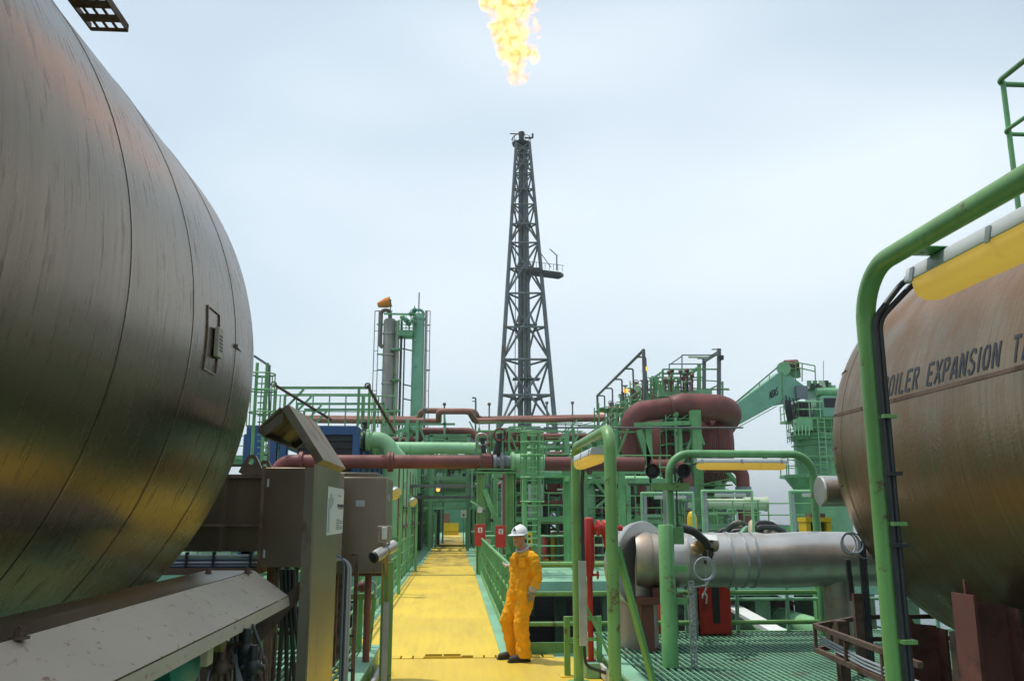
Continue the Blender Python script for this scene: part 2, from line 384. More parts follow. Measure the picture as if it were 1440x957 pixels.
# ================================================================== SETTING
# sea, hull and main deck far below the process deck
sea_m = bpy.data.materials.new('sea_water'); sea_m.use_nodes = True
_nt = sea_m.node_tree; _b = _nt.nodes['Principled BSDF']
_b.inputs['Base Color'].default_value = (0.02, 0.055, 0.075, 1); _b.inputs['Roughness'].default_value = 0.22
_tc = N(_nt, 'ShaderNodeTexCoord'); _n = N(_nt, 'ShaderNodeTexNoise'); _n.inputs['Scale'].default_value = 0.12; _n.inputs['Detail'].default_value = 6
_bp = N(_nt, 'ShaderNodeBump'); _bp.inputs['Strength'].default_value = 0.8; _bp.inputs['Distance'].default_value = 1.2
_nt.links.new(_tc.outputs['Object'], _n.inputs['Vector']); _nt.links.new(_n.outputs['Fac'], _bp.inputs['Height']); _nt.links.new(_bp.outputs[0], _b.inputs['Normal'])
ZS = -26.0
struct(MB().add([(-25000, -25000, ZS), (25000, -25000, ZS), (25000, 25000, ZS), (-25000, 25000, ZS)], [(0, 1, 2, 3)]).build('sea', sea_m))
ZM = -6.0
hull = struct(MB().prism([(-28, -40, ZS - 3), (26, -40, ZS - 3), (26, 135, ZS - 3), (14, 165, ZS - 3), (0, 172, ZS - 3), (-14, 165, ZS - 3), (-28, 135, ZS - 3)], (0, 0, ZM - ZS + 3)).build('ship_hull', 'hull'))

def slab(name, a, b, m, parent=None):
    o = MB().lohi(a, b).build(name, m, parent)
    return o if parent is not None else struct(o)
XL, XR, ZP = -0.95, 1.78, 0.23            # kerbs of the raised gratings and their height
deck = slab('deck', (XL - 0.6, 6.0, -0.3), (XR + 0.05, 12.1, 0), 'yellow_deck')
MB().lohi((XL - 0.6, -8, -0.3), (XR + 0.05, 5.99, -0.004)).build('unseen_green_deck', 'grate', deck)  # unseen near deck, made green to cut yellow light reflected in the tank
walk = slab('walkway', (-1.43, 12.35, -0.2), (0.64, 33, 0.0), 'yellow_deck')
MB().lohi((0.642, 12.35, -0.2), (0.90, 33, 0.012)).build('edge_strip', 'mint', walk)
MB().lohi((-1.66, 12.35, -0.2), (-1.432, 33, 0.012)).build('edge_strip', 'mint', walk)
for x in (-1.6, 0.84):
    MB().ibeam((x, 12.3, -0.45), (x, 33, -0.45), 0.2, 0.5).build('girder', 'green', walk)
walk2 = slab('walkway', (-1.25, 33.03, -0.2), (0.55, 52, 0.004), 'yellow_worn')
MB().lohi((0.552, 33.03, -0.2), (1.0, 52, 0.012)).build('edge_strip', 'mint', walk2)
MB().lohi((-1.8, 33.03, -0.2), (-1.252, 52, 0.012)).build('edge_strip', 'mint', walk2)
walk3 = slab('walkway', (-0.95, 52.03, -0.2), (0.5, 84, 0.10), 'yellow_worn')
MB().lohi((0.502, 52.03, -0.2), (1.2, 84, 0.105)).build('edge_strip', 'mint', walk3)
MB().lohi((-1.6, 52.03, -0.2), (-0.952, 84, 0.105)).build('edge_strip', 'mint', walk3)
# drain channel across the deck end: a row of small cover plates in a recessed gutter
MB().lohi((XL - 0.6, 12.1, -0.3), (1.3, 12.35, -0.035)).build('drain_gutter', 'gutter', deck)
MB().lohi((1.302, 12.1, -0.3), (3.6, 12.5, -0.005)).build('edge_plate', 'mint', deck)
x = -1.5
plate = None
while x < 1.25:
    if not (-0.42 < x < 0.12):
        MB().lohi((x, 12.115, -0.03), (x + 0.135, 12.335, 0.006 + RND.uniform(0, 0.004))).build('drain_plate', 'yellow_deck', deck, bevel=0.004)
    x += 0.16
fr = MB()
for a, b in (((-0.40, 12.12), (0.10, 12.12)), ((-0.40, 12.33), (0.10, 12.33)), ((-0.40, 12.12), (-0.40, 12.33)), ((0.10, 12.12), (0.10, 12.33)), ((-0.15, 12.12), (-0.15, 12.33))):
    fr.bar((*a, 0.01), (*b, 0.01), 0.02, 0.03)
fr.build('drain_frame', 'yellow_deck', deck)

def grating(name, x0, x1, y0, y1, z, edge_left):
    e = x0 if edge_left else x1
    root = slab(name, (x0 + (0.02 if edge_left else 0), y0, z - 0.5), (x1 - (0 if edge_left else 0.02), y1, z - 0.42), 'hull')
    bars = MB(); x = x0 + (0.24 if edge_left else 0.04)
    while x < x1 - (0.04 if edge_left else 0.24):
        bars.lohi((x, y0, z - 0.035), (x + 0.022, y1 - 0.05, z)); x += 0.072
    b = bars.build('grating_bars', 'grate', root); b['kind'] = 'stuff'
    rods = MB(); y = y0 + 0.2
    while y < y1 - 0.1:
        rods.lohi((x0 + 0.03, y, z - 0.03), (x1 - 0.03, y + 0.012, z - 0.006)); y += 0.30
    r = rods.build('cross_rods', 'grate', root); r['kind'] = 'stuff'
    s = 1 if edge_left else -1
    MB().lohi((e, y0, z - 0.02), (e + s * 0.2, y1, z + 0.012)).build('kerb_flange', 'mint', root, bevel=0.004)
    MB().lohi((e + s * 0.02, y0, z - 0.3), (e + s * 0.035, y1, z - 0.02)).build('kerb_web', 'green', root)
    MB().lohi((x0 + 0.21, y1 - 0.05, z - 0.3), (x1 - 0.21, y1 - 0.002, z + 0.01)).build('end_channel', 'green', root)
    return root
gl = grating('grating_platform', -7.5, XL, 2.5, 11.7, ZP, False)
gr = grating('grating_platform', XR, 10.0, 2.5, 12.75, ZP, True)
# white cable duct under the right kerb, conduits under the left one
d = MB().lohi((XR - 0.05, 6.0, 0.02), (XR - 0.012, 10.9, 0.16)).build('cable_duct', 'white', None, bevel=0.004)
tag(d, 'flat white cable duct running under the kerb of the right grating', 'duct')
c = thing('conduit_bundle', 'pale conduits clipped under the kerb of the left grating', 'conduit', (XL + 0.05, 8, 0))
for i, zz in enumerate((0.05, 0.115, 0.17)):
    MB().tube([(XL + 0.06 + 0.02 * i, 4, zz), (XL + 0.06 + 0.02 * i, 11.4, zz)], 0.024, 8).build('conduit', 'cable_grey', c)
for y in (8.3, 9.4, 10.4):
    MB().lohi((XL + 0.012, y, 0.0), (XL + 0.035, y + 0.05, 0.2)).build('clip', 'galv', c)

# ================================================================== STORAGE TANKS
def headed(y0, y1, r, h, k=12):
    """profile of a shell along Y with dished ends"""
    p = []
    for i in range(k + 1):
        t = pi / 2 * i / k; p.append((y0 - h * cos(t), r * max(0.02, sin(t))))
    for i in range(1, 24): p.append((y0 + (y1 - y0) * i / 24, r))
    for i in range(k + 1):
        t = pi / 2 * (1 - i / k); p.append((y1 + h * cos(t), r * max(0.02, sin(t))))
    return p
def patch(px, py, cx, cz, r, w, h, t, lift=0.0):
    """slab lying on the tank wall at a pixel: w along Y, h round the wall, t thick"""
    p = on_cyl(px, py, cx, cz, r); n = V((p.x - cx, 0, p.z - cz)).normalized(); u = V((0, 1, 0)); tt = n.cross(u)
    c = p + n * (lift + t / 2); vs = []
    for a in (-1, 1):
        for b in (-1, 1):
            for e in (-1, 1): vs.append(c + u * (a * w / 2) + tt * (b * h / 2) + n * (e * t / 2))
    return MB().add(vs, [(0, 1, 3, 2), (4, 6, 7, 5), (0, 4, 5, 1), (2, 3, 7, 6), (0, 2, 6, 4), (1, 5, 7, 3)])

RT = 1.96
ly = 5.45; lcx, lcz = -3.262, 2.80
LT = thing('storage_tank', 'huge grey-brown stainless clad tank towering over the weather hood and box cabinets', 'tank', (lcx, 1.5, ZP))
MB().lathe((lcx, 0, lcz), (0, 1, 0), headed(-3.0, ly, RT, 0.7), 160).build('shell', 'tank', LT, smooth=60)
def band(y, wd, rr, cx, cz, name, m, root):
    prof = [(y - wd / 2, rr - 0.004), (y - wd / 2, rr + 0.0025), (y + wd / 2, rr + 0.001), (y + wd / 2 + 0.001, rr - 0.004)]
    return MB().lathe((cx, 0, cz), (0, 1, 0), prof, 160, False).build(name, m, root)
for y in (1.9, 3.37, 4.2, 5.02): band(y, 0.022, RT, lcx, lcz, 'seam_band', 'tank', LT)
# raised inspection frame with a rating plate
p = on_cyl(300, 480, lcx, lcz, RT)
a0 = atan2(p.z - lcz, p.x - lcx)
def wall(y, a, off=0.0, cx=lcx, cz=lcz): return V((cx + (RT + off) * cos(a), y, cz + (RT + off) * sin(a)))
y0, y1 = p.y - 0.13, p.y + 0.09; ha = 0.085
fm = MB()
for s_ in (a0 - ha, a0 + ha): fm.bar(wall(y0, s_, 0.004), wall(y1, s_, 0.004), 0.008, 0.006)
for yy in (y0, y1):
    for i in range(6):
        q0 = a0 - ha + 2 * ha * i / 6; q1 = a0 - ha + 2 * ha * (i + 1) / 6
        fm.bar(wall(yy, q0, 0.004), wall(yy, q1, 0.004), 0.008, 0.006)
fm.build('inspection_frame', 'tank', LT)
np_ = patch(303, 482, lcx, lcz, RT, 0.09, 0.16, 0.025, 0.004).build('rating_plate', 'steel_light', LT, bevel=0.004)
for k in range(5):
    patch(303, 473 + k * 5, lcx, lcz, RT, 0.06, 0.007, 0.003, 0.029).build('engraved_line', 'dark_steel', np_)
# longitudinal lap joint on the head side
MB().bar(wall(5.0, atan2(AY(352, 495, 5.2).z - lcz, RT * 0.98), 0.006), wall(5.28, atan2(AY(352, 495, 5.2).z - lcz, RT * 0.98), -0.02), 0.02, 0.02).build('lap_joint', 'tank', LT)
for y in (1.2, 4.0):
    MB().lohi((lcx - 1.3, y, ZP), (lcx + 1.1, y + 0.22, lcz - RT * 0.80)).build('saddle', 'brown', LT)
q = AY(150, 828, 4.9)
MB().lathe((q.x - 0.25, 4.95, q.z - 0.12), (0.35, -0.4, -0.35), [(-0.2, 0.14), (0.12, 0.16), (0.12, 0.20), (0.15, 0.20)], 28).build('drain_nozzle', 'steel_light', LT)

RT = 2.146; ry = 9.1; rcx, rcz = 6.27, 2.594
RTk = thing('storage_tank', 'rust-stained tan clad tank lettered BOILER EXPANSION TANK', 'tank', (rcx, 5.5, ZP))
MB().lathe((rcx, 0, rcz), (0, 1, 0), headed(2.2, ry, RT, 0.85), 160).build('shell', 'tank_tan', RTk, smooth=60)
def rwall(y, a, off=0.0): return V((rcx + (RT + off) * cos(a), y, rcz + (RT + off) * sin(a)))
p = on_cyl(1300, 551, rcx, rcz, RT); aw = atan2(p.z - rcz, p.x - rcx)
MB().prism([rwall(2.3, aw - 0.006, 0.001), rwall(2.3, aw - 0.006, 0.010), rwall(2.3, aw + 0.010, 0.006), rwall(2.3, aw + 0.010, 0.001)], (0, ry - 2.3 - 0.02, 0)).build('lap_joint', 'brown_iron', RTk)
for y in (4.2, 8.98): band(y, 0.02, RT, rcx, rcz, 'seam_band', 'tank_tan', RTk)
# gore laps on the dished end
for a in (aw + 0.36, aw + 0.17, aw, aw - 0.24, aw - 0.5):
    g = MB()
    for i in range(7):
        t0 = pi / 2 * i / 9; t1 = pi / 2 * (i + 1) / 9
        f0 = V((rcx + RT * cos(t0) * cos(a), ry + 0.85 * sin(t0), rcz + RT * cos(t0) * sin(a)))
        f1 = V((rcx + RT * cos(t1) * cos(a), ry + 0.85 * sin(t1), rcz + RT * cos(t1) * sin(a)))
        g.bar(f0, f1, 0.02, 0.02)
    g.build('gore_lap', 'brown_iron', RTk)
# stencilled lettering: strokes with stencil gaps, wrapped on the wall
GL = {  # unit cell 0..1 wide, 0..1 high; polylines
 'A': [[(0, 0), (.38, .92)], [(.62, .92), (1, 0)], [(.28, .30), (.72, .30)]],
 'B': [[(.08, 0), (.08, 1)], [(.25, .95), (.75, .93), (.9, .75), (.72, .55), (.25, .53)], [(.25, .05), (.75, .07), (.95, .27), (.8, .47)]],
 'E': [[(.1, 0), (.1, 1)], [(.28, .95), (.95, .95)], [(.28, .52), (.8, .52)], [(.28, .05), (.95, .05)]],
 'I': [[(.5, 0), (.5, 1)]],
 'K': [[(.1, 0), (.1, 1)], [(.3, .45), (.95, 1)], [(.42, .52), (1, 0)]],
 'L': [[(.12, 0), (.12, 1)], [(.3, .05), (.95, .05)]],
 'N': [[(.08, 0), (.08, 1)], [(.22, .92), (.78, .08)], [(.92, 0), (.92, 1)]],
 'O': [[(.42, .97), (.15, .82), (.07, .5), (.15, .18), (.42, .03)], [(.58, .97), (.85, .82), (.93, .5), (.85, .18), (.58, .03)]],
 'P': [[(.1, 0), (.1, 1)], [(.27, .95), (.75, .93), (.93, .72), (.75, .5), (.27, .47)]],
 'R': [[(.1, 0), (.1, 1)], [(.27, .95), (.75, .93), (.92, .74), (.75, .55), (.27, .52)], [(.5, .48), (.98, 0)]],
 'S': [[(.95, .8), (.78, .95), (.4, .97), (.12, .8), (.15, .62), (.44, .53)], [(.56, .49), (.85, .38), (.92, .2), (.7, .04), (.3, .03), (.06, .2)]],
 'T': [[(0, .95), (1, .95)], [(.5, 0), (.5, .85)]],
 'X': [[(.02, 0), (.46, .48)], [(.54, .52), (.98, 1)], [(.02, 1), (.46, .54)], [(.54, .46), (.98, 0)]]}
def strokes(word, cw, ch, gap, th, put):
    """put(u, v) -> point; returns one MB per letter"""
    out = []; u = 0
    for chh in word:
        if chh == ' ': out.append((None, u)); u += cw * 1.35; continue
        wd = cw * (0.35 if chh == 'I' else 1.0); mb = MB()
        for pl in GL[chh]:
            P = [V((x * wd, y * ch, 0)) for x, y in pl]
            lft = []; rgt = []
            for i, p in enumerate(P):
                d = V((0, 0, 0))
                if i > 0: d += (p - P[i - 1]).normalized()
                if i < len(P) - 1: d += (P[i + 1] - p).normalized()
                d.normalize(); n_ = V((-d.y, d.x, 0)) * th / 2
                lft.append(p + n_); rgt.append(p - n_)
            for i in range(len(P) - 1):
                a_, b_, c_, d_ = lft[i], lft[i + 1], rgt[i + 1], rgt[i]
                k = 3
                for j in range(k):
                    f, g_ = j / k, (j + 1) / k
                    qs = [a_.lerp(b_, f), a_.lerp(b_, g_), d_.lerp(c_, g_), d_.lerp(c_, f)]
                    mb.add([put(u + q.x, q.y) for q in qs], [(0, 1, 2, 3)])
        out.append((mb, u)); u += wd + gap
    return out, u
pb = on_cyl(1248.6, 557.5, rcx, rcz, RT); ab = atan2(pb.z - rcz, pb.x - rcx); 
pn = on_cyl(1404, 516, rcx, rcz, RT)
ch_ = 0.215; cw_ = 0.12; gp_ = 0.05
# O of BOILER starts at pb.y; N of EXPANSION ends near pn.y
a_base = ab if abs(ab) > 1.6 else ab
lets, tot = strokes('BOILER EXPANSION TANK', cw_, ch_, gp_, 0.034, lambda u, v: V((0, 0, 0)))
us = [u for (m_, u) in lets]
sc_u = (pb.y - pn.y) / (us[15] + cw_ - us[1]); st = pb.y + us[1] * sc_u
def putr(u, v): return rwall(st - u * sc_u, a_base - v / RT, 0.0035)
lets, tot = strokes('BOILER EXPANSION TANK', cw_, ch_, gp_, 0.034, putr)
for m_, u in lets:
    if m_: m_.build('letter', 'letter', RTk)
# saddles and shoe
for y, hw, zt_ in ((7.2, 1.98, 1.36), (8.6, 1.82, 1.02)):
    for sg in (-1, 1):
        x_ = rcx + sg * hw
        MB().prism([V((x_, y, ZP)), V((x_, y, zt_)), V((x_ - sg * 0.12, y, zt_ - 0.19)), V((x_ - sg * 0.34, y, zt_ - 0.21)), V((x_ - sg * 0.34, y, ZP))], (0, 0.025, 0)).build('saddle_web', 'brown', RTk)
        MB().lohi((x_ + sg * 0.002, y - 0.15, ZP), (x_ + sg * 0.027, y + 0.17, zt_ - 0.12)).build('saddle_flange', 'brown', RTk)
        MB().lohi((x_ - sg * 0.342, y - 0.15, ZP), (x_ - sg * 0.367, y + 0.17, zt_ - 0.23)).build('saddle_flange', 'brown', RTk)
    MB().prism([V((rcx - 0.95, y + 0.3, ZP)), V((rcx + 0.95, y + 0.3, ZP))] + [V((rcx + RT * sin(t), y + 0.3, rcz - RT * cos(t))) for t in [0.46 - 0.92 * i / 16 for i in range(17)]], (0, 0.03, 0)).build('saddle_plate', 'brown', RTk)
# capped nozzle on the head
nz0 = AY(1180, 690, 9.75); nz1 = AY(1147, 690, 9.75)
MB().lathe(nz0 + V((0.5, 0, 0)), nz1 - nz0, [(-0.2, 0.10), (0.35, 0.11), (0.38, 0.17), (0.72, 0.175), (0.735, 0.16)], 28).build('capped_nozzle', 'clad', RTk)

# handrail on top of the right tank
HR = thing('tank_handrail', 'bent green handrail loop standing on top of the lettered tank', 'handrail', (rcx - 1.0, 7.6, rcz + 1.5))
zr = AY(1395, 118, 7.9).z; zm = AY(1400, 188, 7.9).z; xh = AY(1393, 118, 7.9).x; yh = 7.9
for zz, nm, r_ in ((zr, 'top_rail', 0.028), (zm, 'mid_rail', 0.022)):
    MB().tube([(xh + 0.05, 5.0, zz), (xh + 0.05, yh, zz), (xh + 2.6, yh, zz)], r_, 10, 0.12).build(nm, 'green', HR)
for x_, y_ in ((xh + 0.10, yh - 0.05), (xh + 1.3, yh), (xh + 2.5, yh), (xh + 0.05, 6.4), (xh + 0.05, 5.1)):
    zb = rcz + sqrt(max(0, RT**2 - (x_ - rcx)**2))
    MB().cyl((x_, y_, zb - 0.02), (x_, y_, zr), 0.026, n=10).build('post', 'green', HR)

# cable tray fixed over the left tank
q0 = AY(185, 45, 5.3) + V((0.10, 0, 0))
CT = thing('cable_tray', 'dark perforated cable tray jutting over the top of the huge grey tank', 'cable tray', (q0.x - 1.4, 5.1, q0.z))
def perforated(u0, uv, vv, nu, nv, t, mb):
    """plate made of strips with slots; u0 corner, uv/vv edge vectors"""
    u0, uv, vv = V(u0), V(uv), V(vv); nrm = uv.cross(vv).normalized() * t
    def cell(a, b, c, d):
        ps = [u0 + uv * a + vv * c, u0 + uv * b + vv * c, u0 + uv * b + vv * d, u0 + uv * a + vv * d]; mb.prism(ps, nrm)
    for i in range(nu + 1):
        a = i / nu - 0.28 / nu; b = i / nu + 0.28 / nu; cell(max(0, a), min(1, b), 0, 1)
    for i in range(nu):
        a = i / nu + 0.28 / nu; b = (i + 1) / nu - 0.28 / nu
        for j in range(nv + 1):
            c = j / nv - 0.16 / nv; d = j / nv + 0.16 / nv; cell(a, b, max(0, c), min(1, d))
    return mb
zt = q0.z
perforated((q0.x - 0.12, 5.3, zt), (-0.0, -1.4, 0), (-0.24, 0, 0), 9, 4, 0.004, MB()).build('tray_floor', 'brown_iron', CT)
MB().lohi((q0.x - 0.126, 3.9, zt), (q0.x - 0.121, 5.3, zt + 0.05)).build('tray_side', 'brown_iron', CT)
MB().lohi((q0.x - 0.366, 3.9, zt), (q0.x - 0.361, 5.3, zt + 0.05)).build('tray_side', 'brown_iron', CT)
perforated((q0.x - 1.6, 4.80, zt + 0.003), (1.42, 0, 0), (0, -0.06, 0), 12, 1, 0.004, MB()).build('cross_channel', 'brown_iron', CT)
MB().lohi((q0.x - 1.6, 4.80, zt - 0.06), (q0.x - 0.15, 4.806, zt - 0.002)).build('cross_channel', 'brown_iron', CT)
MB().bar((q0.x - 0.75, 5.15, zt - 0.02), (q0.x - 0.75, 4.4, zt - 0.02), 0.05, 0.04).build('slotted_angle', 'brown_iron', CT)
MB().bar((q0.x - 1.5, 4.83, zt - 0.03), (q0.x - 1.5, 4.83, lcz + 1.35), 0.06).build('bracket', 'brown_iron', CT)
MB().bar((q0.x - 0.9, 4.83, zt - 0.03), (q0.x - 0.95, 4.83, lcz + 1.2), 0.05).build('bracket', 'brown_iron', CT)

# ================================================================== LEFT FOREGROUND
# weather hood over the instrument rack
A = AY(292, 803, 5.0); B = AY(357, 803, 5.0); C = AY(404, 838, 5.0); D = AY(406, 846, 5.0)
HD = thing('weather_hood', 'long pale galvanised hood with folded lip over the gauge rack beneath the tank', 'hood', (C.x - 0.2, 3, ZP))
MB().sheet([A + V((0, 0, -0.06)), A, B], (0, -4.6, 0), -0.006).build('top_sheet', 'steel', HD)
MB().sheet([B + V((0.001, 0, -0.001)), C], (0, -4.6, 0), -0.006).build('sloping_sheet', 'steel_light', HD)
MB().sheet([C + V((0.001, 0, -0.002)), D + V((0, 0, -0.012)), D + V((-0.03, 0, -0.016))], (0, -4.6, 0), -0.006).build('folded_lip', 'steel_light', HD)
for px, py in ((348, 803), (293, 804), (28, 892)):
    q = AZ(px, py, B.z + 0.012)
    mb = MB().cyl((q.x, q.y, B.z + 0.002), (q.x, q.y, B.z + 0.008), 0.024, n=16); mb.cyl((q.x, q.y, B.z + 0.008), (q.x, q.y, B.z + 0.026), 0.016, n=6)
    mb.cyl((q.x, q.y, B.z + 0.026), (q.x, q.y, B.z + 0.034), 0.008, n=8); mb.build('bolt', 'brown_iron', HD)
for y in (4.7, 3.2, 1.7):
    MB().bar((A.x + 0.03, y, ZP), (A.x + 0.03, y, A.z - 0.01), 0.06).build('support_post', 'brown_iron', HD)
    MB().bar((A.x + 0.06, y, A.z - 0.30), (C.x - 0.03, y, C.z - 0.03), 0.03, 0.04).build('bracket', 'brown_iron', HD)
# gauge rack under the hood
GRK = thing('gauge_rack', 'crowded rack of gauges, valves and tubing under the pale hood', 'instrument rack', (C.x - 0.12, 4.0, ZP))
MB().lohi((C.x - 0.36, 1.5, 0.95), (C.x - 0.30, 4.85, 1.0)).build('rack_bar', 'green_lime', GRK)
MB().lohi((C.x - 0.30, 4.05, ZP), (C.x - 0.24, 4.11, 1.30)).build('rack_post', 'green_lime', GRK)
MB().lohi((C.x - 0.33, 3.9, ZP + 0.002), (C.x + 0.03, 4.5, ZP + 0.55)).build('rack_base', 'green_lime', GRK)
g0 = AY(268, 925, 3.6)
MB().lathe(g0 + V((-0.12, 0, 0)), (0.9, -0.25, 0), [(-0.1, 0.05), (0, 0.10), (0.06, 0.115), (0.12, 0.115), (0.125, 0.10)], 24).build('gauge_bowl', 'teal', GRK)
g1 = AY(292, 905, 3.6)
MB().lohi(g1 + V((-0.02, -0.03, -0.08)), g1 + V((0.012, 0.05, 0.07))).build('gauge_bracket', 'beige', GRK, bevel=0.004)
g2 = AY(312, 903, 3.8)
MB().lathe(g2 + V((-0.1, 0, 0)), (1, -0.1, 0), [(0, 0.028), (0.08, 0.03), (0.081, 0.035), (0.11, 0.035)], 18).build('gauge_stub', 'brass', GRK)
for k in range(9):
    x = 305 + k * 7 + RND.uniform(-3, 3); b_ = AY(x, 905 + RND.uniform(-12, 20), 3.9 + RND.uniform(0, 0.5))
    mb = MB().cyl(b_ + V((0, 0, -0.22)), b_ + V((0, 0, 0.04)), 0.014 + 0.02 * RND.random(), n=12)
    mb.sphere(b_ + V((0, 0, -0.05)), 0.035, 12, 8)
    mb.cyl(b_ + V((-0.05, 0, -0.05)), b_ + V((0.05, 0, -0.05)), 0.012, n=8)
    mb.build('valve', RND.choice(['black', 'brown_iron', 'dark_steel', 'galv']), GRK)
for k in range(8):
    x = 285 + k * 10; a_ = AY(x, 880 + RND.uniform(-5, 10), 4.1); b_ = AY(x + RND.uniform(-18, 25), 960, 3.9)
    m_ = AY(x + RND.uniform(-10, 18), 915, 4.0)
    MB().tube([a_, m_, b_], 0.008, 8, 0.06).build('tubing', RND.choice(['brown_iron', 'galv', 'black']), GRK)
for k in range(3):
    a_ = AY(340 + k * 10, 905 + 8 * k, 4.0)
    MB().tube([a_ + V((-0.05, 0, -0.2)), a_ + V((-0.05, 0, 0)), a_ + V((0.04, 0, 0)), a_ + V((0.05, 0, -0.13))], 0.011, 8, 0.035).build('hooked_tube', 'brown_iron', GRK)

# stainless shelter with bent roof and notice
w0 = AY(445, 652, 5.0); XW = w0.x; zt = w0.z; YN, YF = 5.0, 6.02
pk = AY(396, 574, 5.0); ed = AY(363, 605, 5.0)
SH = thing('panel_shelter', 'polished stainless shelter wall with bent roof and white notice, beside the yellow deck', 'shelter', (XW, 5.5, ZP))
MB().lohi((XW - 0.012, YN + 0.002, ZP + 0.012), (XW, YF, zt)).build('back_wall', 'steel', SH)
MB().lohi((XW - 0.062, YN, ZP + 0.012), (XW - 0.013, YN + 0.022, zt - 0.02)).build('edge_flange', 'steel_dull', SH)
MB().lohi((XW - 0.04, YN + 0.03, ZP + 0.012), (XW - 0.013, YN + 0.06, zt - 0.03)).build('stiffener', 'steel_dull', SH)
MB().lohi((XW - 0.062, YF - 0.03, ZP + 0.012), (XW - 0.013, YF, zt - 0.02)).build('edge_flange', 'steel_dull', SH)
rf = MB().sheet([V((XW + 0.001, YN - 0.003, zt + 0.001)), V((pk.x, YN - 0.003, pk.z))], (0, YF - YN + 0.006, 0), -0.045).build('roof', 'steel_dull', SH)
r2 = MB().sheet([V((pk.x - 0.001, YN - 0.003, pk.z)), V((ed.x, YN - 0.003, ed.z))], (0, YF - YN + 0.006, 0), -0.012).build('roof_fold', 'steel_dull', SH)
dv = (V((ed.x, 0, ed.z)) - V((pk.x, 0, pk.z)))
for yy in (YN - 0.004, YF - 0.02):
    MB().prism([V((pk.x + 0.012, yy, pk.z - 0.02)), V((ed.x, yy, ed.z)), V((ed.x + 0.03, yy, ed.z - 0.035)), V((pk.x + 0.012, yy, pk.z - 0.075))], (0, 0.022, 0)).build('fold_rim', 'steel_dull', r2)
MB().prism([V((ed.x - 0.002, YN, ed.z)), V((ed.x + 0.03, YN, ed.z - 0.037)), V((ed.x + 0.035, YN, ed.z - 0.030)), V((ed.x + 0.005, YN, ed.z + 0.004))], (0, YF - YN, 0)).build('fold_rim', 'steel_dull', r2)
nA = AX(461, 685, XW); nB = AX(481, 750, XW)
pz1, pz0 = AX(461, 683, XW).z, AX(461, 752, XW).z
nt_ = MB().lohi((XW + 0.001, nA.y, pz0), (XW + 0.003, nB.y, pz1)).build('notice', 'paper', SH)
W_ = nB.y - nA.y; H_ = pz1 - pz0
def ink(u0, v0, u1, v1, m_='letter', up=0.0032):
    MB().lohi((XW + up, nA.y + u0 * W_, pz0 + v0 * H_), (XW + up + 0.0012, nA.y + u1 * W_, pz0 + v1 * H_)).build('printed_line', m_, nt_)
ink(0.58, 0.58, 0.98, 0.65); ink(0.62, 0.545, 0.95, 0.56); ink(0.6, 0.83, 0.8, 0.845)
for k in range(6): ink(0.55, 0.30 - 0.04 * k, 0.97 if k % 3 else 0.75, 0.312 - 0.04 * k)
ink(0.05, 0.06, 0.14, 0.75, 'cable_grey'); ink(0.14, 0.55, 0.24, 0.85, 'cable_grey'); ink(0.24, 0.62, 0.32, 0.78, 'cable_grey')
br = MB().bar(AY(432, 818, 5.15), AY(352, 905, 5.15), 0.03, 0.07).build('diagonal_brace', 'brown_iron', SH)
MB().bar(AY(352, 905, 5.17) + V((0, 0, 0.03)), V((AY(352, 905, 5.17).x, 5.17, ZP)), 0.06).build('foot', 'brown_iron', SH)

# stainless boxes behind the shelter
a_ = AY(371, 657, 8.0); b_ = AY(436, 797, 8.0)
BX = thing('box_cabinet', 'square brown stainless box standing behind the shelter post', 'cabinet', ((a_.x + b_.x) / 2, 8.5, ZP))
MB().lohi((a_.x, 8.0, b_.z), (b_.x + 0.12, 9.2, a_.z)).build('box_body', 'steel', BX, bevel=0.006)
MB().lohi((a_.x - 0.012, 7.985, b_.z - 0.02), (a_.x + 0.02, 7.998, a_.z + 0.01)).build('box_corner', 'brown_iron', BX)
for z_ in (b_.z + 0.12, a_.z - 0.14): MB().cyl((a_.x + 0.05, 7.98, z_ - 0.035), (a_.x + 0.05, 7.98, z_ + 0.035), 0.011, n=10).build('hinge', 'galv', BX)
for k in range(4): MB().lathe((a_.x + 0.12 + 0.09 * k, 8.25, b_.z), (0, 0, -1), [(0, 0.026), (0.03, 0.026), (0.032, 0.018), (0.06, 0.014)], 12).build('cable_gland', 'black', BX)
for k in range(4): MB().tube([(a_.x + 0.12 + 0.09 * k, 8.25, b_.z - 0.05), (a_.x + 0.12 + 0.09 * k, 8.28, b_.z - 0.3), (a_.x + 0.05 + 0.1 * k, 8.4, ZP + 0.02)], 0.013, 8, 0.1).build('cable', 'cable', BX)
for x in (a_.x + 0.06, b_.x):
    MB().bar((x, 8.3, ZP), (x, 8.3, b_.z), 0.07).build('leg', 'brown_iron', BX)
c_ = AY(250, 672, 8.25); d_ = AY(369, 775, 8.25)
PB = thing('ribbed_enclosure', 'ribbed dull steel enclosure with lifting lugs between tank and box', 'enclosure', ((c_.x + d_.x) / 2, 9, ZP))
MB().lohi((c_.x - 1.2, 8.28, d_.z), (d_.x, 10.2, c_.z)).build('wall', 'steel', PB)
for x in (315, 250, 190):
    q = AY(x, 700, 8.25); MB().lohi((q.x - 0.012, 8.22, d_.z), (q.x + 0.012, 8.279, c_.z)).build('rib', 'steel', PB)
q = AY(300, 738, 8.25); MB().lohi((c_.x - 1.2, 8.20, q.z - 0.012), (d_.x, 8.279, q.z + 0.012)).build('ledge', 'brown_iron', PB)
MB().lohi((c_.x - 1.2, 8.2, c_.z), (d_.x, 8.4, c_.z + 0.035)).build('top_flange', 'brown_iron', PB)
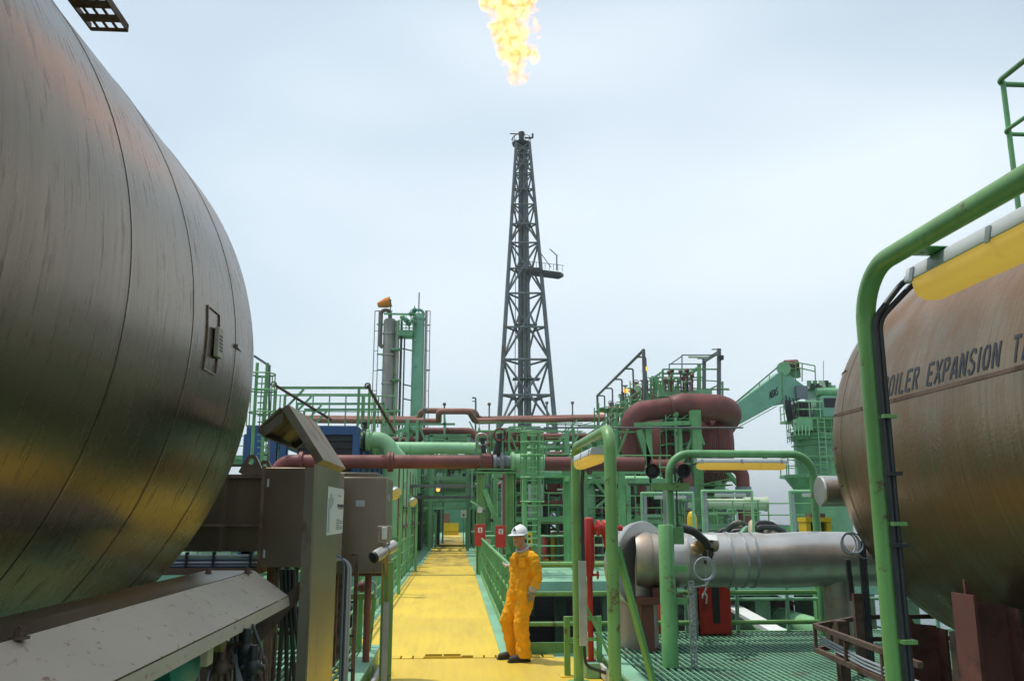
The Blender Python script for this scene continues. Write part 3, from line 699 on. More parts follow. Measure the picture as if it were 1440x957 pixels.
MB().lohi((c_.x - 1.2, 8.15, d_.z - 0.2), (d_.x - 0.02, 10.0, d_.z - 0.14)).build('base_frame', 'brown_iron', PB)
for x in (c_.x - 0.8, c_.x + 0.4, d_.x - 0.1):
    MB().bar((x, 9.4, ZP), (x, 9.4, d_.z - 0.02), 0.09).build('leg', 'brown_iron', PB)
for px_, yy in ((353, 8.3), (372, 8.6)):
    q = AY(px_, 660, yy); z0 = c_.z + 0.035 if yy < 8.5 else c_.z
    lug = MB(); pts = [V((q.x - 0.13, yy, z0)), V((q.x + 0.13, yy, z0)), V((q.x + 0.055, yy, z0 + 0.15)), V((q.x + 0.03, yy, z0 + 0.19)), V((q.x - 0.03, yy, z0 + 0.19)), V((q.x - 0.055, yy, z0 + 0.15))]
    # ring shaped plate with an eye
    n = 18; inner = [V((q.x + 0.028 * cos(2 * pi * i / n), yy, z0 + 0.125 + 0.028 * sin(2 * pi * i / n))) for i in range(n)]
    outer = []
    for i in range(n):
        t = 2 * pi * i / n; dx, dz = cos(t), sin(t); best = 9
        for k in range(len(pts)):
            p0_, p1_ = pts[k], pts[(k + 1) % len(pts)]; ex, ez = p1_.x - p0_.x, p1_.z - p0_.z
            den = dx * ez - dz * ex
            if abs(den) > 1e-9:
                tx, tz = p0_.x - q.x, p0_.z - (z0 + 0.125); s_ = (tx * ez - tz * ex) / den; u_ = (tx * dz - tz * dx) / den
                if s_ > 0 and -1e-6 <= u_ <= 1 + 1e-6: best = min(best, s_)
        outer.append(V((q.x + dx * best, yy, z0 + 0.125 + dz * best)))
    for i in range(n):
        j = (i + 1) % n; lug.prism([inner[i], outer[i], outer[j], inner[j]], (0, 0.03, 0))
    lug.build('lifting_lug', 'steel', PB)
cb = thing('cable_run', 'blue-grey cables strapped along the foot of the ribbed enclosure', 'cables', ((c_.x + d_.x) / 2, 8.2, d_.z - 0.14))
for k in range(4):
    z_ = d_.z - 0.035 - 0.03 * k
    MB().tube([(c_.x - 1.0, 8.2, z_), (d_.x - 0.02, 8.2, z_)], 0.014, 8).build('cable', 'cable_blue' if k % 2 else 'cable_grey', cb)
for px_ in (300, 352, 262):
    q = AY(px_, 785, 8.18); MB().lohi((q.x - 0.01, 8.17, d_.z - 0.145), (q.x + 0.01, 8.23, d_.z + 0.0)).build('strap', 'black', cb)
e_ = AY(487, 668, 10.0); f_ = AY(541, 808, 10.0)
B2 = thing('box_cabinet', 'tall brown steel box right of the shelter wall with a rusty bottom edge', 'cabinet', ((e_.x + f_.x) / 2, 10.4, ZP))
MB().lohi((e_.x - 0.35, 10.0, f_.z + 0.02), (f_.x, 10.9, e_.z - 0.02)).build('box_body', 'steel', B2, bevel=0.008)
MB().lohi((e_.x - 0.30, 10.05, e_.z - 0.02), (f_.x - 0.12, 10.85, e_.z + 0.035)).build('lid', 'steel', B2, bevel=0.006)
MB().lohi((e_.x - 0.2, 10.02, f_.z - 0.012), (f_.x - 0.03, 10.88, f_.z + 0.018)).build('rusty_base', 'brown_iron', B2)
for z_ in (f_.z + 0.2, e_.z - 0.25): MB().lohi((f_.x - 0.002, 10.2, z_ - 0.04), (f_.x + 0.014, 10.26, z_ + 0.04)).build('latch', 'galv', B2)
MB().lohi((e_.x + 0.12, 9.994, e_.z - 0.35), (e_.x + 0.22, 9.999, e_.z - 0.28)).build('tag_plate', 'galv', B2)
MB().cyl((f_.x - 0.22, 10.4, ZP), (f_.x - 0.22, 10.4, f_.z), 0.04, n=12).build('drain_leg', 'brown', B2)
MB().bar((e_.x - 0.1, 10.2, ZP), (e_.x - 0.1, 10.2, f_.z), 0.06).build('leg', 'brown_iron', B2)
MB().bar((e_.x - 0.1, 10.7, ZP), (e_.x - 0.1, 10.7, f_.z), 0.06).build('leg', 'brown_iron', B2)
# cables climbing beside the shelter wall
CB2 = thing('cable_ladder', 'vertical cable ladder with grey conduits right of the shelter wall', 'cable tray', (XW + 0.02, 8.2, ZP))
for i, (x, m_) in enumerate(((484, 'cable_blue'), (487, 'dark_steel'), (490, 'cable_grey'), (493, 'cable_grey'))):
    t_ = AY(x - 8, 780 + 2 * i, 8.3); u_ = AY(x, 800, 8.3); g_ = V((u_.x, 8.3, ZP))
    MB().tube([t_ + V((-0.2, 0, 0)), V((u_.x, 8.3, t_.z)), g_], 0.013, 8, 0.1).build('conduit', m_, CB2)
q = AY(502, 780, 8.35)
MB().bar((q.x, 8.35, ZP), (q.x, 8.35, q.z + 0.02), 0.035).build('side_rail', 'brown_iron', CB2)
q2 = AY(483, 780, 8.35); MB().bar((q2.x, 8.38, q2.z), (q.x + 0.01, 8.38, q.z), 0.02, 0.02).build('top_rung', 'brown_iron', CB2)
for z_ in (0.5, 0.8, 1.1):
    MB().bar((q2.x, 8.33, z_), (q.x, 8.33, z_), 0.015, 0.02).build('clamp', 'black', CB2)
# loose black hoses under the shelter
HS = thing('loose_hoses', 'black hoses hanging behind the shelter post onto the grating', 'hoses', (XW - 0.2, 6.6, ZP))
for k in range(4):
    a0_ = AY(395 + 6 * k, 800, 6.6); pts = [a0_, AY(398 + 5 * k, 850, 6.6), V((a0_.x + 0.05 * k, 6.7, ZP + 0.10)), V((a0_.x + 0.3, 6.9 + 0.1 * k, ZP + 0.02)), V((a0_.x + 0.5, 6.7, ZP + 0.02))]
    MB().tube(pts, 0.016, 8, 0.12).build('hose', 'black', HS)
ES = thing('equipment_plinth', 'dark steel plinth and struts in shade under the box cabinets', 'plinth', (-2.3, 7.4, ZP))
MB().lohi((-2.9, 7.2, ZP), (-2.25, 7.5, 0.95)).build('block', 'brown_iron', ES)
MB().lohi((-2.2, 7.6, ZP), (-1.75, 7.8, 1.25)).build('block', 'brown_iron', ES)
MB().bar((-2.2, 7.0, 1.35), (-1.55, 7.0, 0.75), 0.06).build('strut', 'galv', ES)
MB().bar((-1.55, 7.0, 0.75), (-1.55, 7.0, ZP), 0.05).build('strut', 'galv', ES)

# post with the clamped detector
PD = thing('detector_post', 'grey channel post at the deck edge carrying a clamped metal detector', 'post', (AY(546, 760, 9.0).x, 9.0, 0))
x0 = PD.location.x
MB().lohi((x0 - 0.03, 8.955, 0.001), (x0 + 0.03, 8.972, AY(546, 845, 9).z)).build('cable_cover', 'galv', PD)
MB().lohi((x0 - 0.055, 8.975, 0.001), (x0 + 0.065, 9.03, AY(546, 790, 9).z)).build('channel_post', 'green_lime', PD)
MB().lohi((x0 - 0.15, 8.9, 0.0), (x0 + 0.15, 9.15, 0.012)).build('base_plate', 'green_lime', PD)
dc = AY(541, 774, 8.9)
ax_ = (AY(556, 764, 9.0) - AY(524, 783, 8.75)).normalized()
MB().lathe(dc - ax_ * 0.16, ax_, [(0, 0.045), (0.005, 0.062), (0.12, 0.060), (0.125, 0.048), (0.17, 0.048), (0.175, 0.058), (0.30, 0.058), (0.31, 0.045)], 24).build('detector_body', 'clad', PD)
MB().lathe(dc - ax_ * 0.175, ax_, [(-0.012, 0.03), (0, 0.056), (0.018, 0.060)], 24).build('detector_lens', 'black', PD)
t_ = AY(541, 741, 8.9)
mb = MB(); mb.bar(dc + V((0, 0, 0.05)), t_, 0.03, 0.03); mb.bar(t_ + V((-0.06, 0, -0.16)), t_ + V((-0.05, 0, 0)), 0.02, 0.03); mb.bar(t_ + V((0.05, 0, -0.16)), t_ + V((0.055, 0, 0)), 0.02, 0.03)
mb.bar(t_ + V((-0.07, 0, 0)), t_ + V((0.07, 0, 0)), 0.05, 0.03); mb.bar(t_ + V((-0.06, 0, -0.14)), t_ + V((0.06, 0, -0.14)), 0.04, 0.02)
mb.build('swivel_bracket', 'steel_light', PD, bevel=0.004)
MB().lohi(t_ + V((-0.028, -0.03, -0.12)), t_ + V((0.028, 0.01, 0.005))).build('sensor_plate', 'white', PD, bevel=0.006)
mb = MB(); mb.bar(dc, V((x0, 8.96, dc.z - 0.25)), 0.03, 0.03); mb.bar(dc + V((-0.03, 0.02, -0.05)), V((x0 - 0.03, 8.95, dc.z - 0.5)), 0.014); mb.bar(dc + V((0.03, 0.02, -0.05)), V((x0 + 0.01, 8.95, dc.z - 0.5)), 0.014)
mb.cyl(dc + V((0.0, -0.03, -0.02)), dc + V((0.0, -0.08, -0.02)), 0.02, n=10)
mb.build('clamp', 'brass', PD)

# ================================================================== RAILINGS
def railing(name, label, p0, p1, h, levels, npost, m='green', group=None, toe=True, r=0.024, flat=False, end0=True, end1=True, toe_m=None):
    p0, p1 = V(p0), V(p1); t = thing(name, label, 'railing', (p0 + p1) / 2, group)
    u = (p1 - p0).normalized(); a = V((-u.y, u.x, 0))
    for i, f in enumerate(levels):
        z = V((0, 0, h * f)); nm = 'top_rail' if i == 0 else 'mid_rail'
        if flat: MB().bar(p0 + z, p1 + z, 0.05 if i == 0 else 0.03, 0.04).build(nm, m, t)
        else: MB().cyl(p0 + z, p1 + z, r if i == 0 else r * 0.8, n=8).build(nm, m, t)
    src = None
    for k in range(npost):
        if (k == 0 and not end0) or (k == npost - 1 and not end1): continue
        q = p0.lerp(p1, k / (npost - 1))
        if flat: MB().lohi(q - a * 0.03 - u * 0.008 + V((0, 0, 0)), q + a * 0.03 + u * 0.008 + V((0, 0, h))).build('post', m, t)
        else: MB().cyl(q, q + V((0, 0, h)), r, n=8).build('post', m, t)
    if toe:
        MB().bar(p0 + V((0, 0, 0.07)) + a * 0.03, p1 + V((0, 0, 0.07)) + a * 0.03, 0.012, 0.14).build('toe_board', toe_m or m, t)
    return t
railing('railing', 'green bridge railing the worker rests his hand on', (0.83, 12.35, 0.012), (0.83, 32.8, 0.012), 1.12, (1, .68, .36), 22, flat=True)
railing('railing', 'open green bridge railing across the yellow walkway from the worker', (-1.58, 12.9, 0.012), (-1.58, 32.8, 0.012), 1.12, (1, .68, .36), 17, toe_m='mint', r=0.022)
e0 = AY(720, 915, 12.45)
ft = railing('railing', 'thick green railing behind the worker across the open gap', (0.86, 12.44, -0.005), (5.4, 12.44, -0.005), 1.20, (1, .67, .33), 4, r=0.04, m='green_lime', end0=True)
MB().lohi((0.86, 12.47, -0.15), (5.4, 12.5, 0.14)).build('kick_plate', 'green', ft)
railing('railing', 'green railing at the deck corner left of the bridge entry', (-3.6, 12.2, 0.0), (-1.66, 12.2, 0.0), 1.12, (1, .66, .33), 4)
railing('railing', 'green railing along the outer edge of the left grating, beside the brown box', (-1.25, 11.62, ZP + 0.012), (-5.2, 11.62, ZP + 0.012), 1.1, (1, .5), 4)
LB = thing('pipe_bracket', 'green bracket with diagonal leg under the tall brown box', 'bracket', (-1.02, 11.2, ZP))
q0, q1, q2 = AY(505, 838, 11.2), AY(527, 838, 11.2), AZ(533, 897, ZP + 0.012)
MB().bar(q0 + V((-0.1, 0, 0)), q1, 0.06, 0.07).build('arm', 'green_lime', LB)
MB().bar(q1, V((q2.x - 0.04, 11.25, ZP + 0.012)), 0.05, 0.05).build('leg', 'green', LB)
MB().sphere(AY(510, 824, 11.1), 0.07, 14, 10).build('regulator', 'brown', LB)
MB().tube([AY(513, 832, 11.05), AY(520, 815, 11.05), AY(528, 820, 11.05), AY(527, 840, 11.05)], 0.012, 8, 0.05).build('tubing', 'galv', LB)
MB().bar(AY(508, 838, 11.2), V((AY(508, 838, 11.2).x, 11.2, ZP)), 0.05).build('leg', 'green', LB)

# small guard frame on the deck
GF = thing('deck_guard', 'low green guard frame bolted to the yellow deck beside the kerb', 'guard', (1.5, 10.9, 0))
g0 = AZ(798, 950, 0); zt_ = AY(798, 866, g0.y).z
MB().lohi((g0.x - 0.035, g0.y - 0.035, 0.01), (g0.x + 0.035, g0.y + 0.035, zt_)).build('post', 'green_lime', GF, bevel=0.004)
MB().lohi((g0.x - 0.09, g0.y - 0.09, 0.0), (g0.x + 0.09, g0.y + 0.09, 0.012)).build('foot_plate', 'yellow_deck', GF)
MB().lohi((g0.x + 0.036, g0.y - 0.025, zt_ - 0.05), (g0.x + 0.36, g0.y + 0.025, zt_)).build('rail', 'green_lime', GF)
MB().lohi((g0.x + 0.036, g0.y - 0.02, 0.40), (g0.x + 0.36, g0.y + 0.02, 0.44)).build('rail', 'green_lime', GF)
MB().lohi((g0.x + 0.361, g0.y - 0.03, 0.0), (g0.x + 0.42, g0.y + 0.03, zt_ + 0.002)).build('post', 'green', GF)
BK = MB().lohi((1.56, 10.55, 0.0), (1.72, 10.95, 0.17)).build('junction_box', 'mint', None, bevel=0.006)
tag(BK, 'small mint box on the deck at the foot of the red pipe', 'box')

# red firewater standpipe
hx = AY(829, 800, 10.75).x; hy = 10.75
FW = thing('fire_standpipe', 'tall red firewater standpipe with thick upper barrel and side valve', 'standpipe', (hx, hy, 0.17))
z1, z2, z3 = AY(824, 727, hy).z, AY(824, 790, hy).z, AY(824, 806, hy).z
MB().lathe((hx, hy, 0.17), (0, 0, 1), [(0, 0.06), (0.02, 0.06), (0.02, 0.036), (z3 - 0.17 - 0.02, 0.036)], 18).build('riser', 'red', FW)
MB().lathe((hx, hy, 0), (0, 0, 1), [(z3 - 0.03, 0.036), (z3 - 0.03, 0.062), (z3, 0.062), (z3, 0.045), (z2, 0.066), (z1 - 0.03, 0.066), (z1 - 0.01, 0.055), (z1, 0.02)], 22).build('barrel', 'red', FW)
wv = MB().ring((hx + 0.10, hy, z3 - 0.015), (1, 0, 0), 0.045, 0.010, 16, 6); wv.cyl((hx, hy, z3 - 0.015), (hx + 0.11, hy, z3 - 0.015), 0.014, n=8); wv.build('hand_wheel', 'red', FW)
vz = AY(846, 742, hy).z
mb = MB().cyl((hx + 0.06, hy, vz), (hx + 0.42, hy, vz), 0.035, n=14)
mb.lathe((hx + 0.10, hy, vz), (1, 0, 0), [(0, 0.04), (0, 0.10), (0.03, 0.10), (0.03, 0.07), (0.06, 0.07), (0.06, 0.095), (0.09, 0.095), (0.09, 0.04)], 18)
mb.lathe((hx + 0.24, hy, vz + 0.10), (0, 0, -1), [(0, 0.06), (0.03, 0.09), (0.14, 0.085), (0.28, 0.06), (0.34, 0.05)], 18)
mb.cyl((hx + 0.27, hy, vz), (hx + 0.27, hy, vz + 0.22), 0.018, n=8); mb.build('side_valve', 'red', FW)
MB().ring((hx + 0.27, hy, vz + 0.22), (0, 0, 1), 0.06, 0.011, 18, 6).build('hand_wheel', 'red', FW)
mb = MB()
for k in range(14):
    zz = z2 - 0.02 + (z1 - 0.1 - z2) * k / 13; mb.box((hx - 0.066, hy - 0.02, zz), (0.012, 0.012, 0.012))
mb.build('chain_links', 'galv', FW)

# ------------------------------------------------------------------ lamp arches
def fixture(name, p_far, length, wdt, hh, dh, root, axis=(0, -1, 0)):
    """white housing with a yellowed trough diffuser, far end centre p_far"""
    ax = V(axis); sd_ = V((ax.y, -ax.x, 0)); p = V(p_far)
    def sec(f): return [p + sd_ * (x * wdt / 2) + V((0, 0, z)) for x, z in f]
    hs = MB().prism(sec([(-0.72, hh), (0.72, hh), (0.86, hh * 0.85), (1.0, 0.012), (1.0, 0.0), (-1.0, 0.0), (-1.0, 0.012), (-0.86, hh * 0.85)]), ax * length).build('housing', 'grey_white', root, bevel=0.003)
    s0 = sec([(-0.96, -0.002), (0.96, -0.002)] + [(0.94 * cos(q) ** 0.7 if cos(q) > 0 else -0.94 * (-cos(q)) ** 0.7, -dh * (0.12 + 0.88 * sin(q) ** 0.8)) for q in [pi * (i + 0.35) / 10.7 for i in range(11)]])
    K = len(s0); mb = MB(); c = sum(s0, V((0, 0, 0))) / K
    rings = [[c + (q - c) * k + ax * d_ for q in s0] for k, d_ in ((0.55, 0.015), (1, 0.06), (1, length - 0.06), (0.55, length - 0.015))]
    vs_ = [q for r in rings for q in r]; fs_ = [(k * K + i, k * K + (i + 1) % K, (k + 1) * K + (i + 1) % K, (k + 1) * K + i) for k in range(3) for i in range(K)]
    fs_ += [tuple(range(K - 1, -1, -1)), tuple(range(3 * K, 4 * K))]
    mb.add(vs_, fs_).build('diffuser', 'lens', root, smooth=50)
    nclip = max(2, int(length / 0.42))
    for k in range(nclip):
        d_ = 0.07 + (length - 0.16) * k / (nclip - 1)
        for s_ in (-1, 1):
            q = p + ax * d_ + sd_ * (s_ * (wdt / 2 + 0.006)) + V((0, 0, 0.004))
            MB().bar(q + V((0, 0, -0.016)), q + V((0, 0, hh * 0.7)) - sd_ * (s_ * 0.012), 0.008, 0.03, up=ax).build('clip', 'galv', hs)
    return hs
# near arch on the right
Y0 = 4.0
cn = AY(1212, 384, Y0); rA = 0.046
LA = thing('lamp_arch', 'thick green pipe lamp arch in front of the lettered tank', 'lamp arch', (cn.x, Y0, ZP))
MB().tube([(cn.x, Y0, ZP), (cn.x, Y0, cn.z), (cn.x + 0.06, -1.5, cn.z + 0.02)], rA, 24, 0.26, 10).build('pipe_frame', 'green_lime', LA)
MB().cyl((cn.x, Y0, ZP), (cn.x, Y0, ZP + 0.02), 0.14, n=20).build('base_plate', 'green_lime', LA)
fe = AY(1290, 398, 3.85)
fx = fixture('f', (fe.x + 0.03, 3.85, fe.z), 1.35, 0.19, 0.075, 0.10, LA)
# plate and clip tying the lamp to the arm
pl = AY(1298, 352, 3.6)
hz = fe.z + 0.077
MB().lohi((cn.x - 0.006, 3.52, hz + 0.004), (cn.x + 0.006, 3.66, cn.z - 0.02)).build('hanger_plate', 'green', LA)
MB().lohi((cn.x - 0.006, 3.52, hz), (fe.x + 0.07, 3.66, hz + 0.004)).build('hanger_plate', 'green', LA)
MB().lohi((cn.x - 0.006, 2.62, hz), (fe.x + 0.07, 2.78, hz + 0.035)).build('hanger_block', 'black', LA)
for i, (dx, dy) in enumerate(((0.012, -0.062), (0.042, -0.050))):
    a_ = V((fe.x - 0.02 + 0.05 * i, 3.85, fe.z + 0.03 - 0.01 * i))
    c_ = MB().tube([a_, a_ + V((0, 0.10, 0.0)), V((cn.x + dx, Y0 + dy, fe.z - 0.16)), V((cn.x + dx, Y0 + dy, 1.5)), V((cn.x + dx + 0.01, Y0 + dy, ZP))], 0.0145, 10, 0.14, 6).build('cable', 'cable', LA)
    MB().cyl(a_ - V((0, 0.02, 0)), a_ + V((0, 0.05, 0)), 0.022, n=8).build('cable_gland', 'galv', c_)
for py_ in (585, 665, 735, 765, 900):
    q = AY(1225, py_, Y0 - 0.05); MB().lohi((cn.x + 0.0, Y0 - 0.10, q.z - 0.012), (cn.x + 0.065, Y0 - 0.03, q.z + 0.006)).build('cable_strap', 'green_lime' if py_ in (585, 735, 900) else 'black', LA)
MB().lohi((cn.x + 0.046, Y0 - 0.02, 0.6), (cn.x + 0.056, Y0 + 0.03, fe.z - 0.25)).build('cable_flat', 'green_lime', LA)

# middle arch, lamp seen along its length
cm = AY(857, 603, 8.0); rM = 0.058; YM = 10.35
LM = thing('lamp_arch', 'green pipe lamp arch standing beside the red standpipe', 'lamp arch', (cm.x, 9.2, 0))
MB().tube([(cm.x, 8.0, 0), (cm.x, 8.0, cm.z), (cm.x, YM, cm.z), (cm.x, YM, 0)], rM, 18, 0.20, 8).build('pipe_frame', 'green_lime', LM)
fixture('f', (cm.x - 0.02, 9.85, cm.z - 0.20), 1.3, 0.17, 0.07, 0.09, LM)
for y in (8.9, 9.6): MB().lohi((cm.x - 0.03, y, cm.z - 0.135), (cm.x + 0.03, y + 0.05, cm.z - 0.05)).build('hanger_block', 'green', LM)
MB().tube([(cm.x + 0.02, 9.86, cm.z - 0.17), (cm.x + 0.06, 10.1, cm.z - 0.2), (cm.x + 0.06, 10.26, cm.z - 0.45), (cm.x + 0.06, 10.26, 1.35)], 0.022, 10, 0.1).build('cable', 'cable', LM)
MB().lohi((cm.x + 0.0, 10.19, 0.42), (cm.x + 0.085, 10.26, 1.36)).build('cable_cover', 'galv', LM)
MB().tube([(cm.x + 0.05, 10.22, 0.42), (cm.x + 0.06, 10.2, 0.2), (cm.x + 0.3, 10.2, 0.12)], 0.018, 8, 0.1).build('cable', 'cable', LM)
k1 = AZ(906, 942, ZP + 0.012)
MB().bar((cm.x + 0.05, 8.03, AY(868, 768, 8.0).z), (XR + 0.12, 8.4, ZP + 0.012), 0.05, 0.05).build('brace', 'green', LM)
MB().bar((cm.x + 0.05, YM + 0.02, 0.95), (XR + 0.04, 10.3, ZP + 0.013), 0.05, 0.03).build('brace', 'green', LM)
MB().cyl((cm.x, 8.0, 0), (cm.x, 8.0, 0.015), 0.13, n=18).build('base_plate', 'green_lime', LM)
MB().cyl((cm.x, YM, 0), (cm.x, YM, 0.015), 0.13, n=18).build('base_plate', 'green_lime', LM)

# far arch with the two horns
YA = 12.2
c1 = AY(940, 640, YA); c2 = AY(1132, 636, YA)
LF = thing('lamp_arch', 'green pipe lamp arch with horn loudspeakers above the silver pipe', 'lamp arch', ((c1.x + c2.x) / 2, YA, ZP))
zt_ = (c1.z + c2.z) / 2
MB().tube([(c1.x, YA, ZP), (c1.x, YA, zt_), (c2.x + 0.1, YA, zt_), (c2.x + 0.1, YA, ZP)], 0.055, 16, 0.30, 8).build('pipe_frame', 'green', LF)
fl = AY(978, 648, YA)
fixture('f', (fl.x, YA - 0.02, zt_ - 0.13), 1.32, 0.17, 0.06, 0.10, LF, axis=(1, 0, 0))
for x in (fl.x + 0.25, fl.x + 1.0): MB().lohi((x, YA - 0.03, zt_ - 0.08), (x + 0.05, YA + 0.03, zt_ - 0.04)).build('hanger_block', 'green', LF)
MB().tube([(fl.x, YA - 0.03, zt_ - 0.14), (fl.x - 0.2, YA - 0.08, zt_ - 0.22), (c1.x + 0.08, YA - 0.07, zt_ - 0.45), (c1.x + 0.08, YA - 0.07, 1.6)], 0.012, 8, 0.1).build('cable', 'cable', LF)
hb = AY(938, 684, YA).z
MB().lohi((c1.x - 0.28, YA - 0.10, hb - 0.05), (c1.x + 0.26, YA - 0.06, hb + 0.05)).build('horn_bracket', 'green_lime', LF)
for i, px_ in enumerate((918, 962)):
    q = AY(px_, 662, YA - 0.25)
    hn = thing('horn_speaker', ('black horn loudspeaker tucked beneath the lamp side of the arch' if i else 'black horn loudspeaker on the outer end of the arch bracket'), 'loudspeaker', (q.x, q.y + 0.15, q.z - 0.06), 'horn loudspeakers on the lamp arch')
    s_ = -1 if i == 0 else 1
    d_ = V((0.12 * s_, -0.95, -0.1)).normalized()
    MB().lathe(q - d_ * 0.16, d_, [(0, 0.03), (0.04, 0.05), (0.10, 0.07), (0.14, 0.10), (0.16, 0.105), (0.155, 0.09), (0.10, 0.06)], 24, True).build('horn_bell', 'black', hn)
    MB().lathe(q - d_ * 0.26, d_, [(0, 0.045), (0.1, 0.05), (0.11, 0.03)], 18).build('driver', 'dark_steel', hn)
    MB().bar(q + V((0, 0.17, -0.04)), V((q.x, YA - 0.08, hb + 0.05)), 0.03).build('stirrup', 'dark_steel', hn)
MB().lohi((c1.x - 0.13, YA - 0.13, 1.6), (c1.x - 0.09, YA - 0.10, hb - 0.05)).build('slotted_strip', 'galv', LF)

# stub post with slotted channel, coil and valve box
sp = AZ(943, 937, ZP); zs = AY(937, 737, sp.y).z
ST = thing('stub_post', 'short thick green pipe post with grey slotted channel on the grating', 'post', (sp.x, sp.y, ZP))
MB().lathe((sp.x, sp.y, ZP), (0, 0, 1), [(0, 0.092), (zs - ZP - 0.01, 0.088), (zs - ZP, 0.08)], 26).build('pipe', 'green', ST)
MB().lohi((sp.x + 0.08, sp.y - 0.03, zs - 0.22), (sp.x + 0.20, sp.y + 0.03, zs - 0.03)).build('lug', 'green', ST)
cxp = AZ(973, 935, ZP).x
sl = MB(); zc = AY(973, 815, sp.y).z
perforated((cxp - 0.03, sp.y - 0.05, ZP), (0, 0, zc - ZP), (0.06, 0, 0), 16, 2, 0.004, sl)
sl.lohi((cxp - 0.034, sp.y - 0.045, ZP), (cxp - 0.031, sp.y - 0.005, zc)); sl.lohi((cxp + 0.031, sp.y - 0.045, ZP), (cxp + 0.034, sp.y - 0.005, zc))
sl.build('slotted_channel', 'galv', ST)
for z_ in (0.9, 1.25): MB().lohi((sp.x + 0.085, sp.y - 0.02, z_), (cxp - 0.036, sp.y + 0.01, z_ + 0.07)).build('tie_plate', 'green', ST)
cc = AY(990, 800, sp.y - 0.08)
co_ = thing('wire_coil', 'coil of pale grey wire hanging on the slotted channel', 'wire coil', (cc.x, cc.y, cc.z - 0.16), 'wire coils')
for k in range(2): MB().ring(cc + V((0.01 * k, -0.012 * k, 0.006 * k)), (0.1, -1, 0.1), 0.115 + 0.01 * k, 0.010, 32, 6).build('loop', 'cable_grey', co_)
MB().tube([cc + V((0.11, 0, -0.04)), cc + V((0.03, 0, -0.17)), cc + V((-0.13, 0.03, -0.20))], 0.008, 6, 0.08).build('tail', 'cable_grey', co_)
# transmitter fixed on the silver pipe
tq = AY(988, 768, 10.9)
TR = thing('pipe_transmitter', 'small weathered transmitter with a white shade plate on the silver pipe', 'transmitter', (tq.x, tq.y, tq.z - 0.1))
MB().lathe(tq + V((-0.06, -0.05, 0)), (0.25, -1, 0.05), [(-0.10, 0.06), (0, 0.085), (0.05, 0.085), (0.06, 0.06)], 20).build('body', 'brass', TR)
MB().lathe(tq + V((0.12, 0.0, 0.02)), (0.6, -0.6, 0), [(-0.06, 0.07), (0, 0.09), (0.06, 0.08), (0.07, 0.05)], 20).build('body', 'steel', TR)
MB().prism([tq + V((-0.17, -0.12, 0.10)), tq + V((0.16, -0.12, 0.07)), tq + V((0.22, 0.12, 0.13)), tq + V((-0.06, 0.12, 0.15))], (0, 0, 0.008)).build('shade_plate', 'white', TR)
for dx in (0.0, 0.08): MB().lathe(tq + V((dx, -0.08, -0.05)), (0, 0, -1), [(0, 0.035), (0.06, 0.03), (0.07, 0.018), (0.16, 0.016)], 12).build('cable_gland', 'dark_steel', TR)
MB().tube([tq + V((0.0, -0.08, -0.2)), tq + V((0.0, -0.08, -0.5)), tq + V((-0.05, -0.06, -0.62))], 0.012, 8, 0.05).build('cable', 'galv', TR)
TH = MB().tube([AY(958, 742, 10.6), AY(975, 746, 10.6), AY(993, 762, 10.65), AY(995, 768, 10.7)], 0.05, 12, 0.2)
o = one(TH, 'flex_hose', 'dark flexible hose curving from the stub post onto the silver pipe', 'hose', 'dark_steel')

# ------------------------------------------------------------------ big silver pipe from the tank
YPp = 11.35
pa = AY(900, 787, YPp); pb_ = AY(1215, 789, YPp); rp_ = 0.345; pz = pa.z
SP = thing('clad_pipe', 'large dented silver clad pipe between the tank and the round duct', 'pipe', ((pa.x + pb_.x) / 2, YPp, ZP))
xa = AY(905, 800, YPp).x
xs = [AY(p, 800, YPp).x for p in (900, 925, 962, 1022, 1042, 1056)]
MB().lathe((xa - 0.10, YPp, pz), (1, 0, 0), [(0, rp_ * 0.98), (xs[1] - xa + 0.1, rp_ * 0.98)], 48, False).build('cladding', 'clad_rust', SP)
for i in range(1, 5):
    MB().lathe((xs[i] - 0.003, YPp, pz), (1, 0, 0), [(0, rp_ + 0.003 * (i % 2)), (xs[i + 1] - xs[i], rp_ + 0.003 * (i % 2))], 48, False).build('cladding', 'clad', SP)
mb = MB().lathe((xs[5], YPp, pz), (1, 0, 0), [(k * 0.1, rp_ + 0.006) for k in range(36)], 64, True)
import mathutils
for i, v in enumerate(mb.v):
    d_ = mathutils.noise.noise(V((v.x * 1.4, v.y * 2.2, v.z * 2.2 + 5))) * 0.035 * (1 if v.x > xs[5] + 0.12 else 0.0)
    n_ = V((0, v.y - YPp, v.z - pz)).normalized(); mb.v[i] = v + n_ * d_
mb.build('dented_cladding', 'clad', SP, smooth=60)
for x in (xs[2], xs[3], xs[4], xs[5]):
    MB().lathe((x - 0.014, YPp, pz), (1, 0, 0), [(0, rp_), (0.001, rp_ + 0.014), (0.028, rp_ + 0.014), (0.029, rp_)], 48, False).build('band', 'galv', SP)
